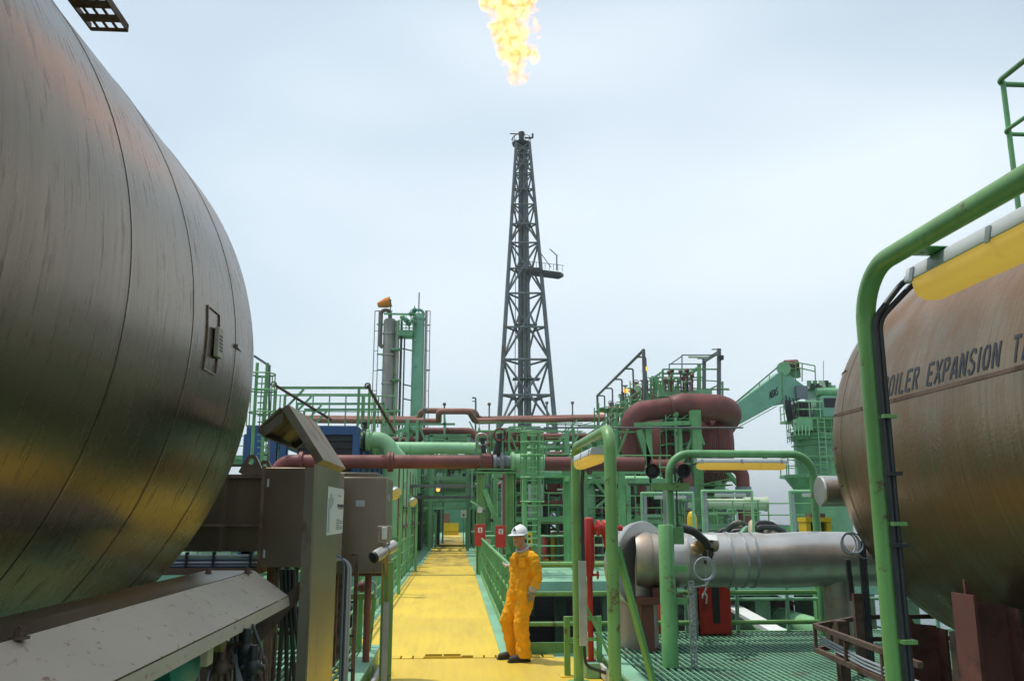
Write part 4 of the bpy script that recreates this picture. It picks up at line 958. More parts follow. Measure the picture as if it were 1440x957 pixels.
# round duct it ends in
DU = thing('round_duct', 'rust-stained upright round duct with a wide collar plate behind the stub post', 'duct', (pa.x - 0.05, YPp + 0.1, ZM))
dx_ = AY(897, 800, YPp).x
MB().lathe((dx_ + 0.0, YPp + 0.12, ZM), (0, 0, 1), [(0, 0.27), (pz - ZM - 0.1, 0.27), (pz - ZM + 0.1, 0.25)], 40).build('upright', 'clad_rust', DU)
MB().lathe((dx_ + 0.05, YPp + 0.0, pz - 0.06), (0.62, -0.78, 0.0), [(-0.07, 0.54), (0.02, 0.56), (0.035, 0.545), (0.036, 0.30)], 56).build('collar_plate', 'clad', DU)
MB().lathe((dx_ + 0.02, YPp + 0.03, pz - 0.06), (0.62, -0.78, 0.0), [(-0.30, 0.34), (-0.18, 0.48), (-0.04, 0.535)], 56).build('elbow_cover', 'clad', DU)
MB().lathe((dx_ + 0.02, YPp, pz), (1, -0.15, 0), [(-0.05, rp_ + 0.0), (0.10, rp_ + 0.02), (0.16, rp_ + 0.0)], 48, False).build('torn_cuff', 'clad_rust', DU)
SR = thing('pipe_support', 'red-brown primed steel stand under the silver pipe', 'pipe support', (AY(915, 880, 11.2).x, 11.2, ZP))
s0 = AY(903, 840, 11.2); s1 = AY(934, 840, 11.2)
MB().lohi((s0.x - 0.06, 11.0, ZP), (s0.x + 0.10, 11.25, s0.z - 0.06)).build('column', 'brown', SR)
MB().lohi((s0.x - 0.10, 10.95, s0.z - 0.06), (s1.x + 0.25, 11.6, s0.z + 0.02)).build('cap_beam', 'brown', SR)
MB().lohi((s0.x + 0.12, 11.1, s0.z + 0.02), (s0.x + 0.34, 11.55, pz - 0.33)).build('shoe', 'brown', SR)
DV = one(MB().lathe((AY(1181, 850, YPp).x, YPp, ZM), (0, 0, 1), [(0, 0.2), (pz - ZM, 0.2)], 40), 'drop_pipe', 'grey-brown clad drop pipe below the dented end of the silver pipe', 'pipe', 'clad_rust')

# cable cage of rusty angle iron at the tank foot
CG = thing('cable_stand', 'rusty angle-iron cable stand bent around the tank foot', 'cable stand', (AY(1220, 900, 8.5).x, 8.5, ZP))
za, zb_ = AY(1140, 885, 8.6).z, AY(1140, 917, 8.6).z
def crn(px, Y): return AY(px, 885, Y).x
P_ = [(crn(1215, 9.6), 9.6), (crn(1146, 8.9), 8.9), (crn(1290, 6.6), 6.6)]
for zz in (za, zb_ - 0.02):
    for i in range(2):
        MB().bar((*P_[i], zz), (*P_[i + 1], zz), 0.045, 0.045).build('angle_rail', 'brown_iron', CG)
    MB().bar((*P_[0], zz), (P_[0][0] + 1.5, 9.62, zz), 0.045, 0.045).build('angle_rail', 'brown_iron', CG)
for i in range(2):
    for f in (0.0, 0.35, 0.7):
        q = V(P_[i]).lerp(V(P_[i + 1]), f)
        MB().bar((q.x, q.y, za), (q.x, q.y, zb_ - 0.04), 0.03, 0.03).build('rung', 'brown_iron', CG)
for px_, Y in ((1182, 8.9), (1345, 8.0)):
    q = AY(px_, 880, Y); MB().bar((q.x, Y, ZP), (q.x, Y, za + 0.05), 0.10, 0.10).build('post', 'brown_iron', CG)
q = AY(1208, 880, 9.3); zt2 = AY(1205, 760, 9.3).z
MB().bar((q.x, 9.3, ZP), (q.x, 9.3, za + 0.28), 0.09, 0.06).build('post', 'brown_iron', CG)
MB().bar((q.x - 0.03, 9.35, za + 0.2), (q.x - 0.05, 9.35, zt2 - 0.2), 0.05, 0.04).build('post', 'dark_steel', CG)
for k in range(3):
    MB().tube([V((*P_[1], zb_ + 0.05 + 0.03 * k)) + V((0.05, 0, 0)), V(P_[1]).lerp(V(P_[2]), .5).to_3d() + V((0, -0.06, zb_ + 0.02 + 0.03 * k)), V((*P_[2], zb_ + 0.02 + 0.03 * k))], 0.012, 8, 0.1).build('cable', 'cable_grey', CG)
    MB().tube([V((q.x + 0.06 + 0.03 * k, 9.28, ZP)), V((q.x + 0.06 + 0.03 * k, 9.28, zt2))], 0.014, 8).build('cable', 'cable', CG)
c2_ = AY(1193, 764, 9.25)
co_ = thing('wire_coil', 'coil of pale grey wire hung where the silver pipe meets the tank', 'wire coil', (c2_.x, c2_.y, c2_.z - 0.16), 'wire coils')
for k in range(4): MB().ring(c2_ + V((0.012 * k, -0.012 * k, 0.004 * k)), (0.35 - 0.1 * k, -1, 0.1 * k), 0.105 + 0.008 * (k % 2), 0.009, 32, 6).build('loop', 'cable_grey', co_)
MB().tube([c2_ + V((0.08, 0, -0.08)), c2_ + V((0.14, 0, -0.15)), c2_ + V((0.26, 0, -0.16)), c2_ + V((0.20, -0.02, -0.19))], 0.008, 6, 0.04).build('tail', 'cable_grey', co_)

# fire cabinet on the far edge of the right grating
f0 = AY(978, 890, 12.35); f1 = AY(1026, 812, 12.35)
FC = thing('fire_cabinet', 'red fire cabinet with a dark window on the grating under the silver pipe', 'cabinet', ((f0.x + f1.x) / 2, 12.5, ZP))
MB().lohi((f0.x + 0.08, 12.35, ZP + 0.012), (f1.x, 12.70, ZP + 0.95)).build('case', 'red', FC, bevel=0.008)
MB().lohi((f0.x + 0.11, 12.335, ZP + 0.04), (f1.x - 0.02, 12.349, ZP + 0.93)).build('door', 'red', FC, bevel=0.004)
wx = AY(1002, 850, 12.33).x; wx2 = AY(1012, 850, 12.33).x
MB().lohi((wx, 12.328, AY(1000, 876, 12.33).z), (wx2, 12.334, ZP + 0.9)).build('window', 'black', FC)
hx_ = AY(991, 840, 12.32).x; hz_ = AY(991, 842, 12.32).z
MB().tube([(hx_ - 0.03, 12.32, hz_ + 0.05), (hx_, 12.31, hz_ + 0.09), (hx_ + 0.03, 12.31, hz_ + 0.05), (hx_ + 0.02, 12.32, hz_ - 0.06)], 0.012, 8, 0.03).build('handle', 'white', FC)
MB().lohi((f0.x - 0.02, 12.4, ZP), (f0.x + 0.06, 12.68, ZP + 0.9)).build('side_channel', 'galv', FC)
q = AY(931, 868, 12.6)
FE = one(MB().lathe((q.x, 12.6, ZP + 0.012), (0, 0, 1), [(0, 0.08), (0.45, 0.08), (0.52, 0.05), (0.54, 0.02), (0.60, 0.02)], 18), 'fire_extinguisher', 'small red fire extinguisher behind the red-brown pipe stand', 'extinguisher', 'red')
railing('railing', 'mint green railing along the outer edge of the right grating under the silver pipe', (2.6, 12.7, ZP + 0.01), (8.6, 12.7, ZP + 0.01), 1.05, (1, .42), 9, m='mint', r=0.03, toe=False)

# yellow shelter box behind the silver pipe
y0_ = AY(1131, 750, 13.2); y1_ = AY(1164, 727, 13.2)
YB = thing('call_point_box', 'open yellow box with green inside above the silver pipe', 'box', ((y0_.x + y1_.x) / 2, 13.2, ZP - 0.2))
xa_, xb_ = y0_.x, y1_.x; zt_ = y1_.z
MB().lohi((xa_, 13.1, zt_ - 0.5), (xa_ + 0.07, 13.4, zt_ - 0.07)).build('side', 'yellow', YB)
MB().lohi((xb_ - 0.07, 13.1, zt_ - 0.5), (xb_, 13.4, zt_ - 0.07)).build('side', 'yellow', YB)
MB().lohi((xa_ - 0.01, 13.08, zt_ - 0.068), (xb_ + 0.01, 13.42, zt_)).build('roof', 'yellow', YB)
MB().lohi((xa_ + 0.072, 13.35, zt_ - 0.5), (xb_ - 0.072, 13.39, zt_ - 0.07)).build('back', 'green', YB)
MB().lohi((xa_ + 0.16, 13.15, zt_ - 0.45), (xa_ + 0.26, 13.25, zt_ - 0.14)).build('call_point', 'green', YB)
MB().lohi((xa_ + 0.08, 13.1, zt_), (xb_ - 0.08, 13.3, zt_ + 0.06)).build('rusty_lid_block', 'brown_iron', YB)
MB().bar(((xa_ + xb_) / 2, 13.3, -1.5), ((xa_ + xb_) / 2, 13.3, zt_ - 0.5), 0.12).build('post', 'green', YB)
MB().lohi((xa_ - 0.2, 13.0, -1.7), (xb_ + 0.2, 13.6, -1.5)).build('foot', 'green', YB)
SC = one(MB().lohi((xa_ - 0.6, 12.95, ZM), (xb_ + 0.6, 13.7, -1.7)), 'support_column', 'dark green steel column below the yellow box', 'column', 'green_far')

# ------------------------------------------------------------------ the worker
wf = AZ(733, 928, 0)
PN = thing('person', 'worker in orange coverall and white hard hat resting a hand on the railing', 'person', (wf.x, wf.y, 0))
def J(px, py, Y): return AY(px, py, Y)
yb = wf.y
ankR, kneR, hipR = J(721, 918, yb + 0.16), J(713.5, 872, yb + 0.08), J(727, 836, yb + 0.10)
ankL, kneL, hipL = J(737, 922, yb - 0.10), J(732.5, 874, yb - 0.10), J(738, 836, yb - 0.06)
pel, bel, che, nck = J(733, 836, yb), J(733, 820, yb), J(737, 793, yb), J(734.5, 772, yb)
shL, elL, wrL = J(750.5, 786, yb - 0.15), J(756.5, 812, yb - 0.17), J(749, 828, yb - 0.20)
shR, elR, wrR = J(728, 784, yb + 0.13), J(724, 806, yb + 0.30), J(720.5, 795, yb + 0.44)
cv = MB()
cv.tube([hipR + V((0, 0, 0.05)), hipR.lerp(kneR, .4), kneR, kneR.lerp(ankR, .5), ankR + V((0, 0, 0.03)), ankR + V((0, 0, -0.02))], [0.125, 0.115, 0.095, 0.088, 0.085, 0.088], 18)
cv.tube([hipL + V((0, 0, 0.05)), hipL.lerp(kneL, .4), kneL, kneL.lerp(ankL, .5), ankL + V((0, 0, 0.05)), ankL + V((0, 0, -0.02))], [0.130, 0.122, 0.104, 0.095, 0.092, 0.098], 18)
for o_ in (-0.045, 0.0, 0.045):
    sd_ = V((0.7, -0.5, 0)) * o_
    cv.tube([pel + sd_ + V((0, 0, -0.06)), pel + sd_, bel + sd_, bel.lerp(che, .5) + sd_ * 1.1, che + sd_ * 1.3, che.lerp(nck, .62) + sd_ * 1.1, nck.lerp(che, .12) + sd_ * .3], [0.115, 0.142, 0.143, 0.140, 0.142, 0.118, 0.06], 18)
cv.tube([che.lerp(nck, .45), shL.lerp(nck, .15), shL, shL.lerp(elL, .5), elL, elL.lerp(wrL, .6), wrL], [0.09, 0.088, 0.084, 0.075, 0.066, 0.060, 0.056], 16)
cv.tube([che.lerp(nck, .45), shR.lerp(nck, .2), shR, elR, wrR], [0.09, 0.085, 0.08, 0.064, 0.052], 16)
# cloth folds
for i, v in enumerate(cv.v):
    n_ = mathutils.noise.noise(v * 9.0) * 0.008 + mathutils.noise.noise(V((v.x * 6, v.y * 6, v.z * 22))) * 0.006
    cv.v[i] = v + V((n_, n_ * 0.6, 0))
cvo = cv.build('coverall', 'coverall', PN)
rm = cvo.modifiers.new('remesh', 'REMESH'); rm.mode = 'VOXEL'; rm.voxel_size = 0.011; rm.use_smooth_shade = True
sm = cvo.modifiers.new('smooth', 'SMOOTH'); sm.factor = 0.5; sm.iterations = 3
for nm_, ns_, st_ in (('broad_folds', 0.11, 0.045), ('fine_folds', 0.045, 0.022)):
    tx = bpy.data.textures.new(nm_, 'CLOUDS'); tx.noise_scale = ns_; tx.noise_depth = 2; tx.noise_type = 'SOFT_NOISE'
    dm = cvo.modifiers.new(nm_, 'DISPLACE'); dm.texture = tx; dm.strength = st_; dm.mid_level = 0.5; dm.texture_coords = 'LOCAL'
# body under the clothes: neck, head, forearms and hands as one surface
hd = J(730, 754, yb - 0.01)
fwd = V((-0.62, -0.78, 0)).normalized(); lft = V((-fwd.y, fwd.x, 0))          # the head looks towards the camera's left
def H(f, l, z): return hd + fwd * f + lft * l + V((0, 0, z))
bd = MB()
bd.tube([nck + V((0, 0, -0.08)), nck + V((0, 0, 0.02)), H(-0.01, 0, -0.02)], [0.062, 0.058, 0.056], 16)
bd.tube([H(0.005, 0, -0.125), H(0.02, 0, -0.105), H(0.015, 0, -0.06), H(0.0, 0, 0.0), H(-0.01, 0, 0.06), H(-0.01, 0, 0.10)], [0.022, 0.052, 0.075, 0.086, 0.084, 0.05], 20)
bd.tube([H(0.05, 0, -0.10), H(0.06, 0, -0.085)], [0.028, 0.028], 12)
bd.tube([H(0.078, 0, 0.02), H(0.10, 0, -0.025), H(0.088, 0, -0.038)], [0.010, 0.016, 0.012], 10)
for s_ in (-1, 1):
    bd.sphere(H(-0.005, 0.085 * s_, -0.01), 0.03, 10, 8, (0.6, 0.6, 1.1)); bd.sphere(H(0.055, 0.036 * s_, -0.02), 0.026, 10, 8)
bd.tube([H(0.075, -0.026, -0.067), H(0.088, 0, -0.066), H(0.075, 0.026, -0.067)], 0.009, 8)
bd.tube([pel, bel, che, nck], [0.09, 0.09, 0.09, 0.05], 12)
bd.tube([che, shL, elL, wrL], [0.06, 0.05, 0.042, 0.03], 10); bd.tube([che, shR, elR, wrR], [0.06, 0.05, 0.042, 0.03], 10)
for a_, k_, h_ in ((ankL, kneL, hipL), (ankR, kneR, hipR)): bd.tube([pel, h_, k_, a_], [0.08, 0.07, 0.05, 0.04], 10)
bo = bd.build('body', 'skin', PN)
rm = bo.modifiers.new('remesh', 'REMESH'); rm.mode = 'VOXEL'; rm.voxel_size = 0.006; rm.use_smooth_shade = True
sm = bo.modifiers.new('smooth', 'SMOOTH'); sm.factor = 0.5; sm.iterations = 3
ey = MB()
for s_ in (-1, 1):
    ey.box(H(0.083, 0.032 * s_, 0.008), (0.02, 0.02, 0.012)); 
ey.build('eyes', 'hair', PN)
MB().tube([H(0.086, -0.02, -0.072), H(0.096, 0, -0.071), H(0.086, 0.02, -0.072)], 0.0035, 6).build('lips', 'brown', PN)
gs = MB(); gs.tube([H(-0.01, -0.087, 0.015), H(0.075, -0.062, 0.012), H(0.095, -0.02, 0.012), H(0.098, 0, 0.012), H(0.095, 0.02, 0.012), H(0.075, 0.062, 0.012), H(-0.01, 0.087, 0.015)], 0.006, 8); gs.build('safety_glasses', 'dark_steel', PN)
MB().tube([H(-0.065, -0.05, -0.06), H(-0.08, 0, -0.06), H(-0.065, 0.05, -0.06)], 0.035, 12).build('hair', 'hair', PN)
hl = MB()
prof = [(0.108 * cos(t), 0.115 * sin(t)) for t in [pi / 2 * i / 9 for i in range(10)]]
vs_ = []; nn = 32
for r_, z_ in [(0.112, -0.006)] + [(max(r, 0.004), z) for r, z in prof]:
    for i in range(nn):
        q = 2 * pi * i / nn; vs_.append(H(-0.008 + r_ * 1.16 * cos(q), r_ * sin(q), 0.040 + z_ - 0.012 * cos(q)))
hl.add(vs_, [(k * nn + i, k * nn + (i + 1) % nn, (k + 1) * nn + (i + 1) % nn, (k + 1) * nn + i) for k in range(10) for i in range(nn)] + [tuple(range(nn - 1, -1, -1)), tuple(range(10 * nn, 11 * nn))])
hl.build('helmet', 'helmet', PN)
bri = MB(); vs_ = []
for i in range(-8, 9):
    q = i * 0.15
    for rr, dz in ((0.113, 0.0), (0.113 + 0.058 * cos(q * 1.15) ** 2 + 0.012, -0.012)):
        for tt_ in (0.0, 0.007): vs_.append(H(-0.008 + rr * 1.14 * cos(q), rr * sin(q), 0.036 + dz + tt_ - 0.012 * cos(q)))
fs_ = []
for i in range(16):
    b0, b1 = 4 * i, 4 * (i + 1)
    fs_ += [(b0 + 1, b0 + 3, b1 + 3, b1 + 1), (b0, b1, b1 + 2, b0 + 2), (b0 + 2, b1 + 2, b1 + 3, b0 + 3)]
bri.add(vs_, fs_).build('helmet_peak', 'helmet', PN)
MB().add([H(0.118, l - 0.0, 0.075 + z) for l, z in ((-0.028, 0), (0.028, 0), (0, 0.045))] + [H(0.108, l, 0.075 + z) for l, z in ((-0.03, 0), (0.03, 0), (0, 0.047))], [(0, 1, 2), (3, 5, 4), (0, 3, 4, 1), (1, 4, 5, 2), (2, 5, 3, 0)]).build('helmet_emblem', 'grey_sleeve', PN)
MB().add([H(0.1195, l, 0.098 + z) for l, z in ((-0.008, 0), (0.008, 0), (0.0, 0.02))] + [H(0.10, l, 0.098 + z) for l, z in ((-0.008, 0), (0.008, 0), (0.0, 0.02))], [(0, 1, 2), (3, 5, 4), (0, 3, 4, 1), (1, 4, 5, 2), (2, 5, 3, 0)]).build('helmet_emblem', 'red', PN)
cl = MB(); 
pts_ = [nck + fwd * (0.085 * cos(q)) + lft * (0.075 * sin(q)) + V((0, 0, 0.012 - 0.045 * cos(q))) for q in [2 * pi * i / 18 for i in range(19)]]
cl.tube(pts_, 0.015, 8, cap=False).build('collar', 'grey_collar', PN)
MB().tube([nck + fwd * 0.10 + V((0, 0, -0.05)), che + fwd * 0.165, bel + fwd * 0.17, pel + fwd * 0.150], 0.004, 6).build('zip', 'coverall', PN)
pk_ = che + fwd * 0.15 + lft * 0.07 + V((0, 0, 0.02))
for s_ in (-1, 1):
    c_ = che + fwd * 0.150 + lft * (0.075 * s_) + V((0, 0, 0.03))
    MB().prism([c_ + lft * a__ + V((0, 0, b__)) for a__, b__ in ((-0.05, -0.06), (0.05, -0.06), (0.05, 0.06), (-0.05, 0.06))], fwd * 0.012).build('chest_pocket', 'coverall', PN, bevel=0.004)
    MB().prism([c_ + lft * a__ + V((0, 0, b__)) for a__, b__ in ((-0.052, 0.03), (0.052, 0.03), (0.052, 0.062), (-0.052, 0.062))], fwd * 0.018).build('pocket_flap', 'coverall', PN, bevel=0.004)
# hands: palm, four fingers and a thumb
def hand(wr, dirv, side, thumb, curl, m_, name, L_=1.0):
    d = dirv.normalized(); s_ = (side - d * side.dot(d)).normalized(); n_ = d.cross(s_); h = MB()
    h.tube([wr - d * 0.03, wr + d * 0.0], [0.036, 0.034], 12)
    for k in (-0.027, -0.009, 0.009, 0.027):
        h.tube([wr, wr + d * 0.05 + s_ * k, wr + d * 0.092 + s_ * k * 1.15], [0.02, 0.019, 0.014], 10)
    for k, ln in zip((-0.030, -0.010, 0.010, 0.029), (0.062, 0.074, 0.07, 0.055)):
        b = wr + d * 0.088 + s_ * k * 1.1; d1 = (d * cos(curl * .5) + n_ * sin(curl * .5)); d2 = (d * cos(curl * 1.3) + n_ * sin(curl * 1.3))
        h.tube([b, b + d1 * ln * .5, b + d1 * ln * .5 + d2 * ln * .5], [0.012, 0.0115, 0.009], 9)
    b = wr + d * 0.03 + s_ * thumb * 0.035
    h.tube([b, b + (d * .6 + s_ * thumb * .7).normalized() * 0.035, b + (d * .85 + s_ * thumb * .55 + n_ * .4).normalized() * 0.066], [0.015, 0.013, 0.010], 9)
    o = h.build(name, m_, PN); r_ = o.modifiers.new('remesh', 'REMESH'); r_.mode = 'VOXEL'; r_.voxel_size = 0.004; r_.use_smooth_shade = True
    s2 = o.modifiers.new('smooth', 'SMOOTH'); s2.iterations = 2
    return o
hand(wrL + V((0, 0, -0.01)), V((-0.2, -0.15, -1)), V((-0.7, -0.7, 0)), 1, 0.55, 'glove', 'glove')
MB().tube([wrL + V((0.004, 0, 0.035)), wrL + V((0, 0, -0.035))], [0.060, 0.052], 16).build('glove_cuff', 'glove_pale', PN)
hand(wrR + V((-0.005, 0.01, 0.0)), V((-0.75, 0.35, 0.05)), V((0.3, 0.9, 0)), -1, -0.7, 'glove_pale', 'glove')
def boot(ank, dirv):
    d = V(dirv).normalized(); s_ = V((-d.y, d.x, 0)); b = MB(); base = V((ank.x, ank.y, 0))
    b.tube([base + V((0, 0, 0.14)), base + V((0, 0, 0.07))], [0.055, 0.058], 14)
    b.tube([base - d * 0.06 + V((0, 0, 0.045)), base + d * 0.05 + V((0, 0, 0.05)), base + d * 0.13 + V((0, 0, 0.042)), base + d * 0.19 + V((0, 0, 0.035)), base + d * 0.215 + V((0, 0, 0.03))], [0.046, 0.052, 0.050, 0.044, 0.022], 16)
    o = b.build('boot', 'leather', PN); r_ = o.modifiers.new('remesh', 'REMESH'); r_.mode = 'VOXEL'; r_.voxel_size = 0.008; r_.use_smooth_shade = True
    so_ = MB().tube([base - d * 0.085 + V((0, 0, 0.011)), base - d * 0.02 + V((0, 0, 0.011)), base + d * 0.2 + V((0, 0, 0.011)), base + d * 0.225 + V((0, 0, 0.011))], [0.03, 0.05, 0.052, 0.03], 14)
    for i, v in enumerate(so_.v): so_.v[i] = V((v.x, v.y, 0.001 if v.z < 0.011 else min(v.z, 0.024)))
    so_.build('sole', 'black', o)
boot(ankR, (-0.93, -0.36, 0)); boot(ankL, (-0.95, -0.30, 0))

# ================================================================== FAR MODULES
md = slab('module_deck', (1.02, 33.0, -0.3), (25.5, 118, 0.0), 'mint')
g = MB().ibeam((1.02, 33.15, -0.72), (25.5, 33.15, -0.72), 0.3, 0.82, 0.03).build('girder', 'girder', md)
MB().lohi((1.02, 32.98, -1.10), (25.5, 33.0, -0.28)).build('girder_web', 'girder', md)
MB().lohi((1.3, 34.8, 0.002), (8, 36.2, 0.006)).build('painted_walkway', 'yellow_deck', md)
ml = slab('module_deck', (-27.5, 30.0, -0.3), (-1.82, 118, 0.0), 'green_far')
MB().lohi((-27.5, 29.8, -1.10), (-1.82, 29.98, 0.02)).build('girder_web', 'girder', ml)
md2 = slab('module_deck', (-3.5, 84.02, -0.3), (3.5, 118, 0.05), 'green_far')
for x in (1.8, 6, 12, 18, 24, -2.6, -8, -14, -22):
    for y in (34, 50, 70, 90, 110):
        MB().lohi((x - 0.3, y, ZM), (x + 0.3, y + 0.6, -0.3)).build('deck_column', 'green_far', md if x > 0 else ml)
for x, y in ((-1.5, 1.5), (1.5, 1.5), (-1.5, 11.5), (1.4, 11.5)):
    MB().lohi((x - 0.15, y, ZM), (x + 0.15, y + 0.3, -0.3)).build('deck_column', 'green', deck)
for r_, x in ((gl, -6.8), (gl, -1.5), (gr, 2.6), (gr, 9.0)):
    for y in (3.0, 12.2 if r_ is gr else 11.2):
        MB().lohi((x - 0.12, y, ZM), (x + 0.12, y + 0.24, ZP - 0.5)).build('deck_column', 'green', r_)

def pxbar(mb_name, Y, x0, y0, x1, y1, wpx, m, root, Y2=None, deep=None):
    p0 = AY(x0, y0, Y); p1 = V((p0.x, Y, 0.0)) if y1 == 'G' else AY(x1, y1, Y2 or Y)
    wd = wpx / ppm(Y); return MB().bar(p0, p1, wd, deep or wd, up=(0, 1, 0) if abs((p1 - p0).normalized().y) < 0.9 else None).build(mb_name, m, root)
def pxframe(name, label, cat, Y, strips, m='green_far', depth=0.0, group=None):
    p = AY(strips[0][1], strips[0][2], Y); t = thing(name, label, cat, (p.x, Y, 0), group)
    for s_ in strips:
        nm, x0, y0, x1, y1, wpx = s_[:6]; mm = s_[6] if len(s_) > 6 else m
        pxbar(nm, Y, x0, y0, x1, y1, wpx, mm, t)
        if depth:
            p0 = AY(x0, y0, Y); p1 = V((p0.x, Y, 0.0)) if y1 == 'G' else AY(x1, y1, Y)
            wd = wpx / ppm(Y); MB().bar(p0 + V((0, depth, 0)), p1 + V((0, depth, 0)), wd, wd).build(nm, mm, t)
            if nm == 'post': MB().bar(p0 + V((0, wd / 2, -wd)), p0 + V((0, depth - wd / 2, -wd)), wd * .8, wd * .8).build('tie_beam', mm, t)
    return t
def pipe(label, pts, r, m, name='pipe', fil=None, n=14, group=None, rings=()):
    P = [AY(*q) if not isinstance(q, V) else q for q in pts]
    mb = MB().tube(P, r, n, fil if fil is not None else r * 1.8, 6)
    for i, f in rings:
        d = (P[i + 1] - P[i]).normalized(); c = P[i].lerp(P[i + 1], f); mb.cyl(c - d * r * .25, c + d * r * .25, r * 1.45, n=n)
    return one(mb, name, label, 'pipe', m, group)

# --- flare tower -------------------------------------------------------------
YT = 130.0
FT = thing('flare_tower', 'tall grey lattice flare tower with a side platform under the flame', 'flare tower', (AY(741, 740, YT).x, YT, 0))
def leg3(y):       # three legs at photo height y
    f = (y - 200) / 400.0
    a = AY(726 - 24.5 * f, y, YT); b = AY(744.5 + 36.5 * f, y, YT); w_ = (b - a).length
    c = (a + b) / 2 + V((w_ * 0.02 + 0.3 * f, w_ * 0.84, 0)); return a, b, c
top3, bot3 = leg3(200), leg3(738)
for i in range(3):
    MB().cyl(V((bot3[i].x, bot3[i].y, 0.0)), top3[i], 0.42, 0.24, 12).build('leg', 'lattice', FT)
lv = [738, 656, 603, 505, 412, 341, 287, 243, 216, 200]
for k in range(len(lv) - 1):
    A3, B3, mid = leg3(lv[k]), leg3(lv[k + 1]), leg3((lv[k] * 1.02 + lv[k + 1] * 0.98) / 2)
    r_ = 0.21 - 0.012 * k
    for i in range(3):
        j = (i + 1) % 3
        MB().cyl(A3[i], B3[j], r_, n=8).build('diagonal_brace', 'lattice', FT)
        MB().cyl(A3[j], B3[i], r_ * 0.97, n=8).build('diagonal_brace', 'lattice', FT)
        MB().cyl(mid[i], mid[j], r_, n=8).build('horizontal_brace', 'lattice', FT)
        if k > 0: MB().cyl(A3[i], A3[j], r_ * 1.05, n=8).build('horizontal_brace', 'lattice', FT)
c0, c1 = sum(leg3(738), V()) / 3, sum(leg3(196), V()) / 3
for dx, dy, rr in ((-0.7, 0.2, 0.28), (0.3, -0.2, 0.2), (1.0, 0.3, 0.36), (-0.2, 1.1, 0.15)):
    MB().cyl((c0.x - 0.6 + dx, c0.y + dy, 0), (c1.x + dx * 0.45, c1.y + dy * .5, c1.z), rr, n=10).build('riser', 'lattice', FT)
lx = c1.x - 0.2
for s_ in (-0.25, 0.25): MB().cyl((c0.x - 1.9 + s_, c0.y - 0.6, 0), (c1.x - 0.9 + s_, c1.y - 0.6, c1.z), 0.06, n=6).build('ladder_rail', 'lattice', FT)
for y in (226, 265, 312, 373, 454, 530, 558):
    q = sum(leg3(y), V()) / 3; s_ = (leg3(y)[1] - leg3(y)[0]).length * 0.28
    MB().lohi(q + V((-s_, -s_ * .6, -0.06)), q + V((s_, s_ * .6, 0.06))).build('inner_platform', 'lattice', FT)
# head: platform, tip, arms
hp = AY(734, 200, YT); 
MB().lathe(hp + V((0, 1, -0.5)), (0, 0, 1), [(0, 0.5), (0.4, 1.5), (0.7, 1.6), (0.75, 1.2)], 14).build('head_platform', 'dark_steel', FT)
MB().lathe(hp + V((0, 1, 0)), (0, 0, 1), [(-2.5, 0.55), (0.5, 0.6), (0.9, 0.45), (1.7, 0.45), (1.8, 0.55), (2.2, 0.5)], 14).build('flare_tip', 'dark_steel', FT)
MB().bar(AY(717, 188, YT), AY(734, 188.5, YT), 0.14).build('arm', 'dark_steel', FT)
MB().bar(AY(719, 197, YT), AY(726, 189, YT), 0.10).build('arm', 'dark_steel', FT)
MB().tube([AY(738, 194, YT), AY(749, 194, YT), AY(749, 188, YT)], 0.16, 8, 0.2).build('arm', 'dark_steel', FT)
for i in range(10):
    q = 2 * pi * i / 10; b = hp + V((1.5 * cos(q), 1 + 1.5 * sin(q), 0.1)); MB().cyl(b, b + V((0, 0, 1.2)), 0.04, n=6).build('rail_post', 'dark_steel', FT)
MB().ring(hp + V((0, 1, 1.2)), (0, 0, 1), 1.5, 0.04, 24, 5).build('rail', 'dark_steel', FT)
# side platform at y=380
sp0, sp1 = AY(742, 378, YT), AY(793, 384, YT)
MB().prism([V((sp0.x, YT - 0.6, sp0.z)), V((sp1.x - 0.6, YT - 0.6, sp1.z)), V((sp1.x, YT + 0.4, sp1.z)), V((sp1.x - 0.6, YT + 2.0, sp1.z)), V((sp0.x, YT + 2.0, sp0.z))], (0, 0, -0.45)).build('side_platform', 'dark_steel', FT)
for i in range(8):
    b = V((sp0.x + (sp1.x - sp0.x) * (i + 1) / 8.5, YT - 0.55, sp0.z + (sp1.z - sp0.z) * i / 8)); MB().cyl(b, b + V((0, 0, 1.1)), 0.04, n=6).build('rail_post', 'lattice', FT)
MB().cyl(V((sp0.x, YT - 0.55, sp0.z + 1.1)), V((sp1.x, YT - 0.55, sp1.z + 1.1)), 0.04, n=6).build('rail', 'lattice', FT)
MB().cyl(AY(756, 350, YT), AY(775, 376, YT), 0.07, n=6).build('stay', 'lattice', FT)
MB().cyl(AY(783, 380, YT), AY(783, 359, YT), 0.10, n=6).build('davit_post', 'dark_steel', FT)
MB().cyl(AY(783, 359, YT), AY(773, 350, YT), 0.08, n=6).build('davit_arm', 'dark_steel', FT)
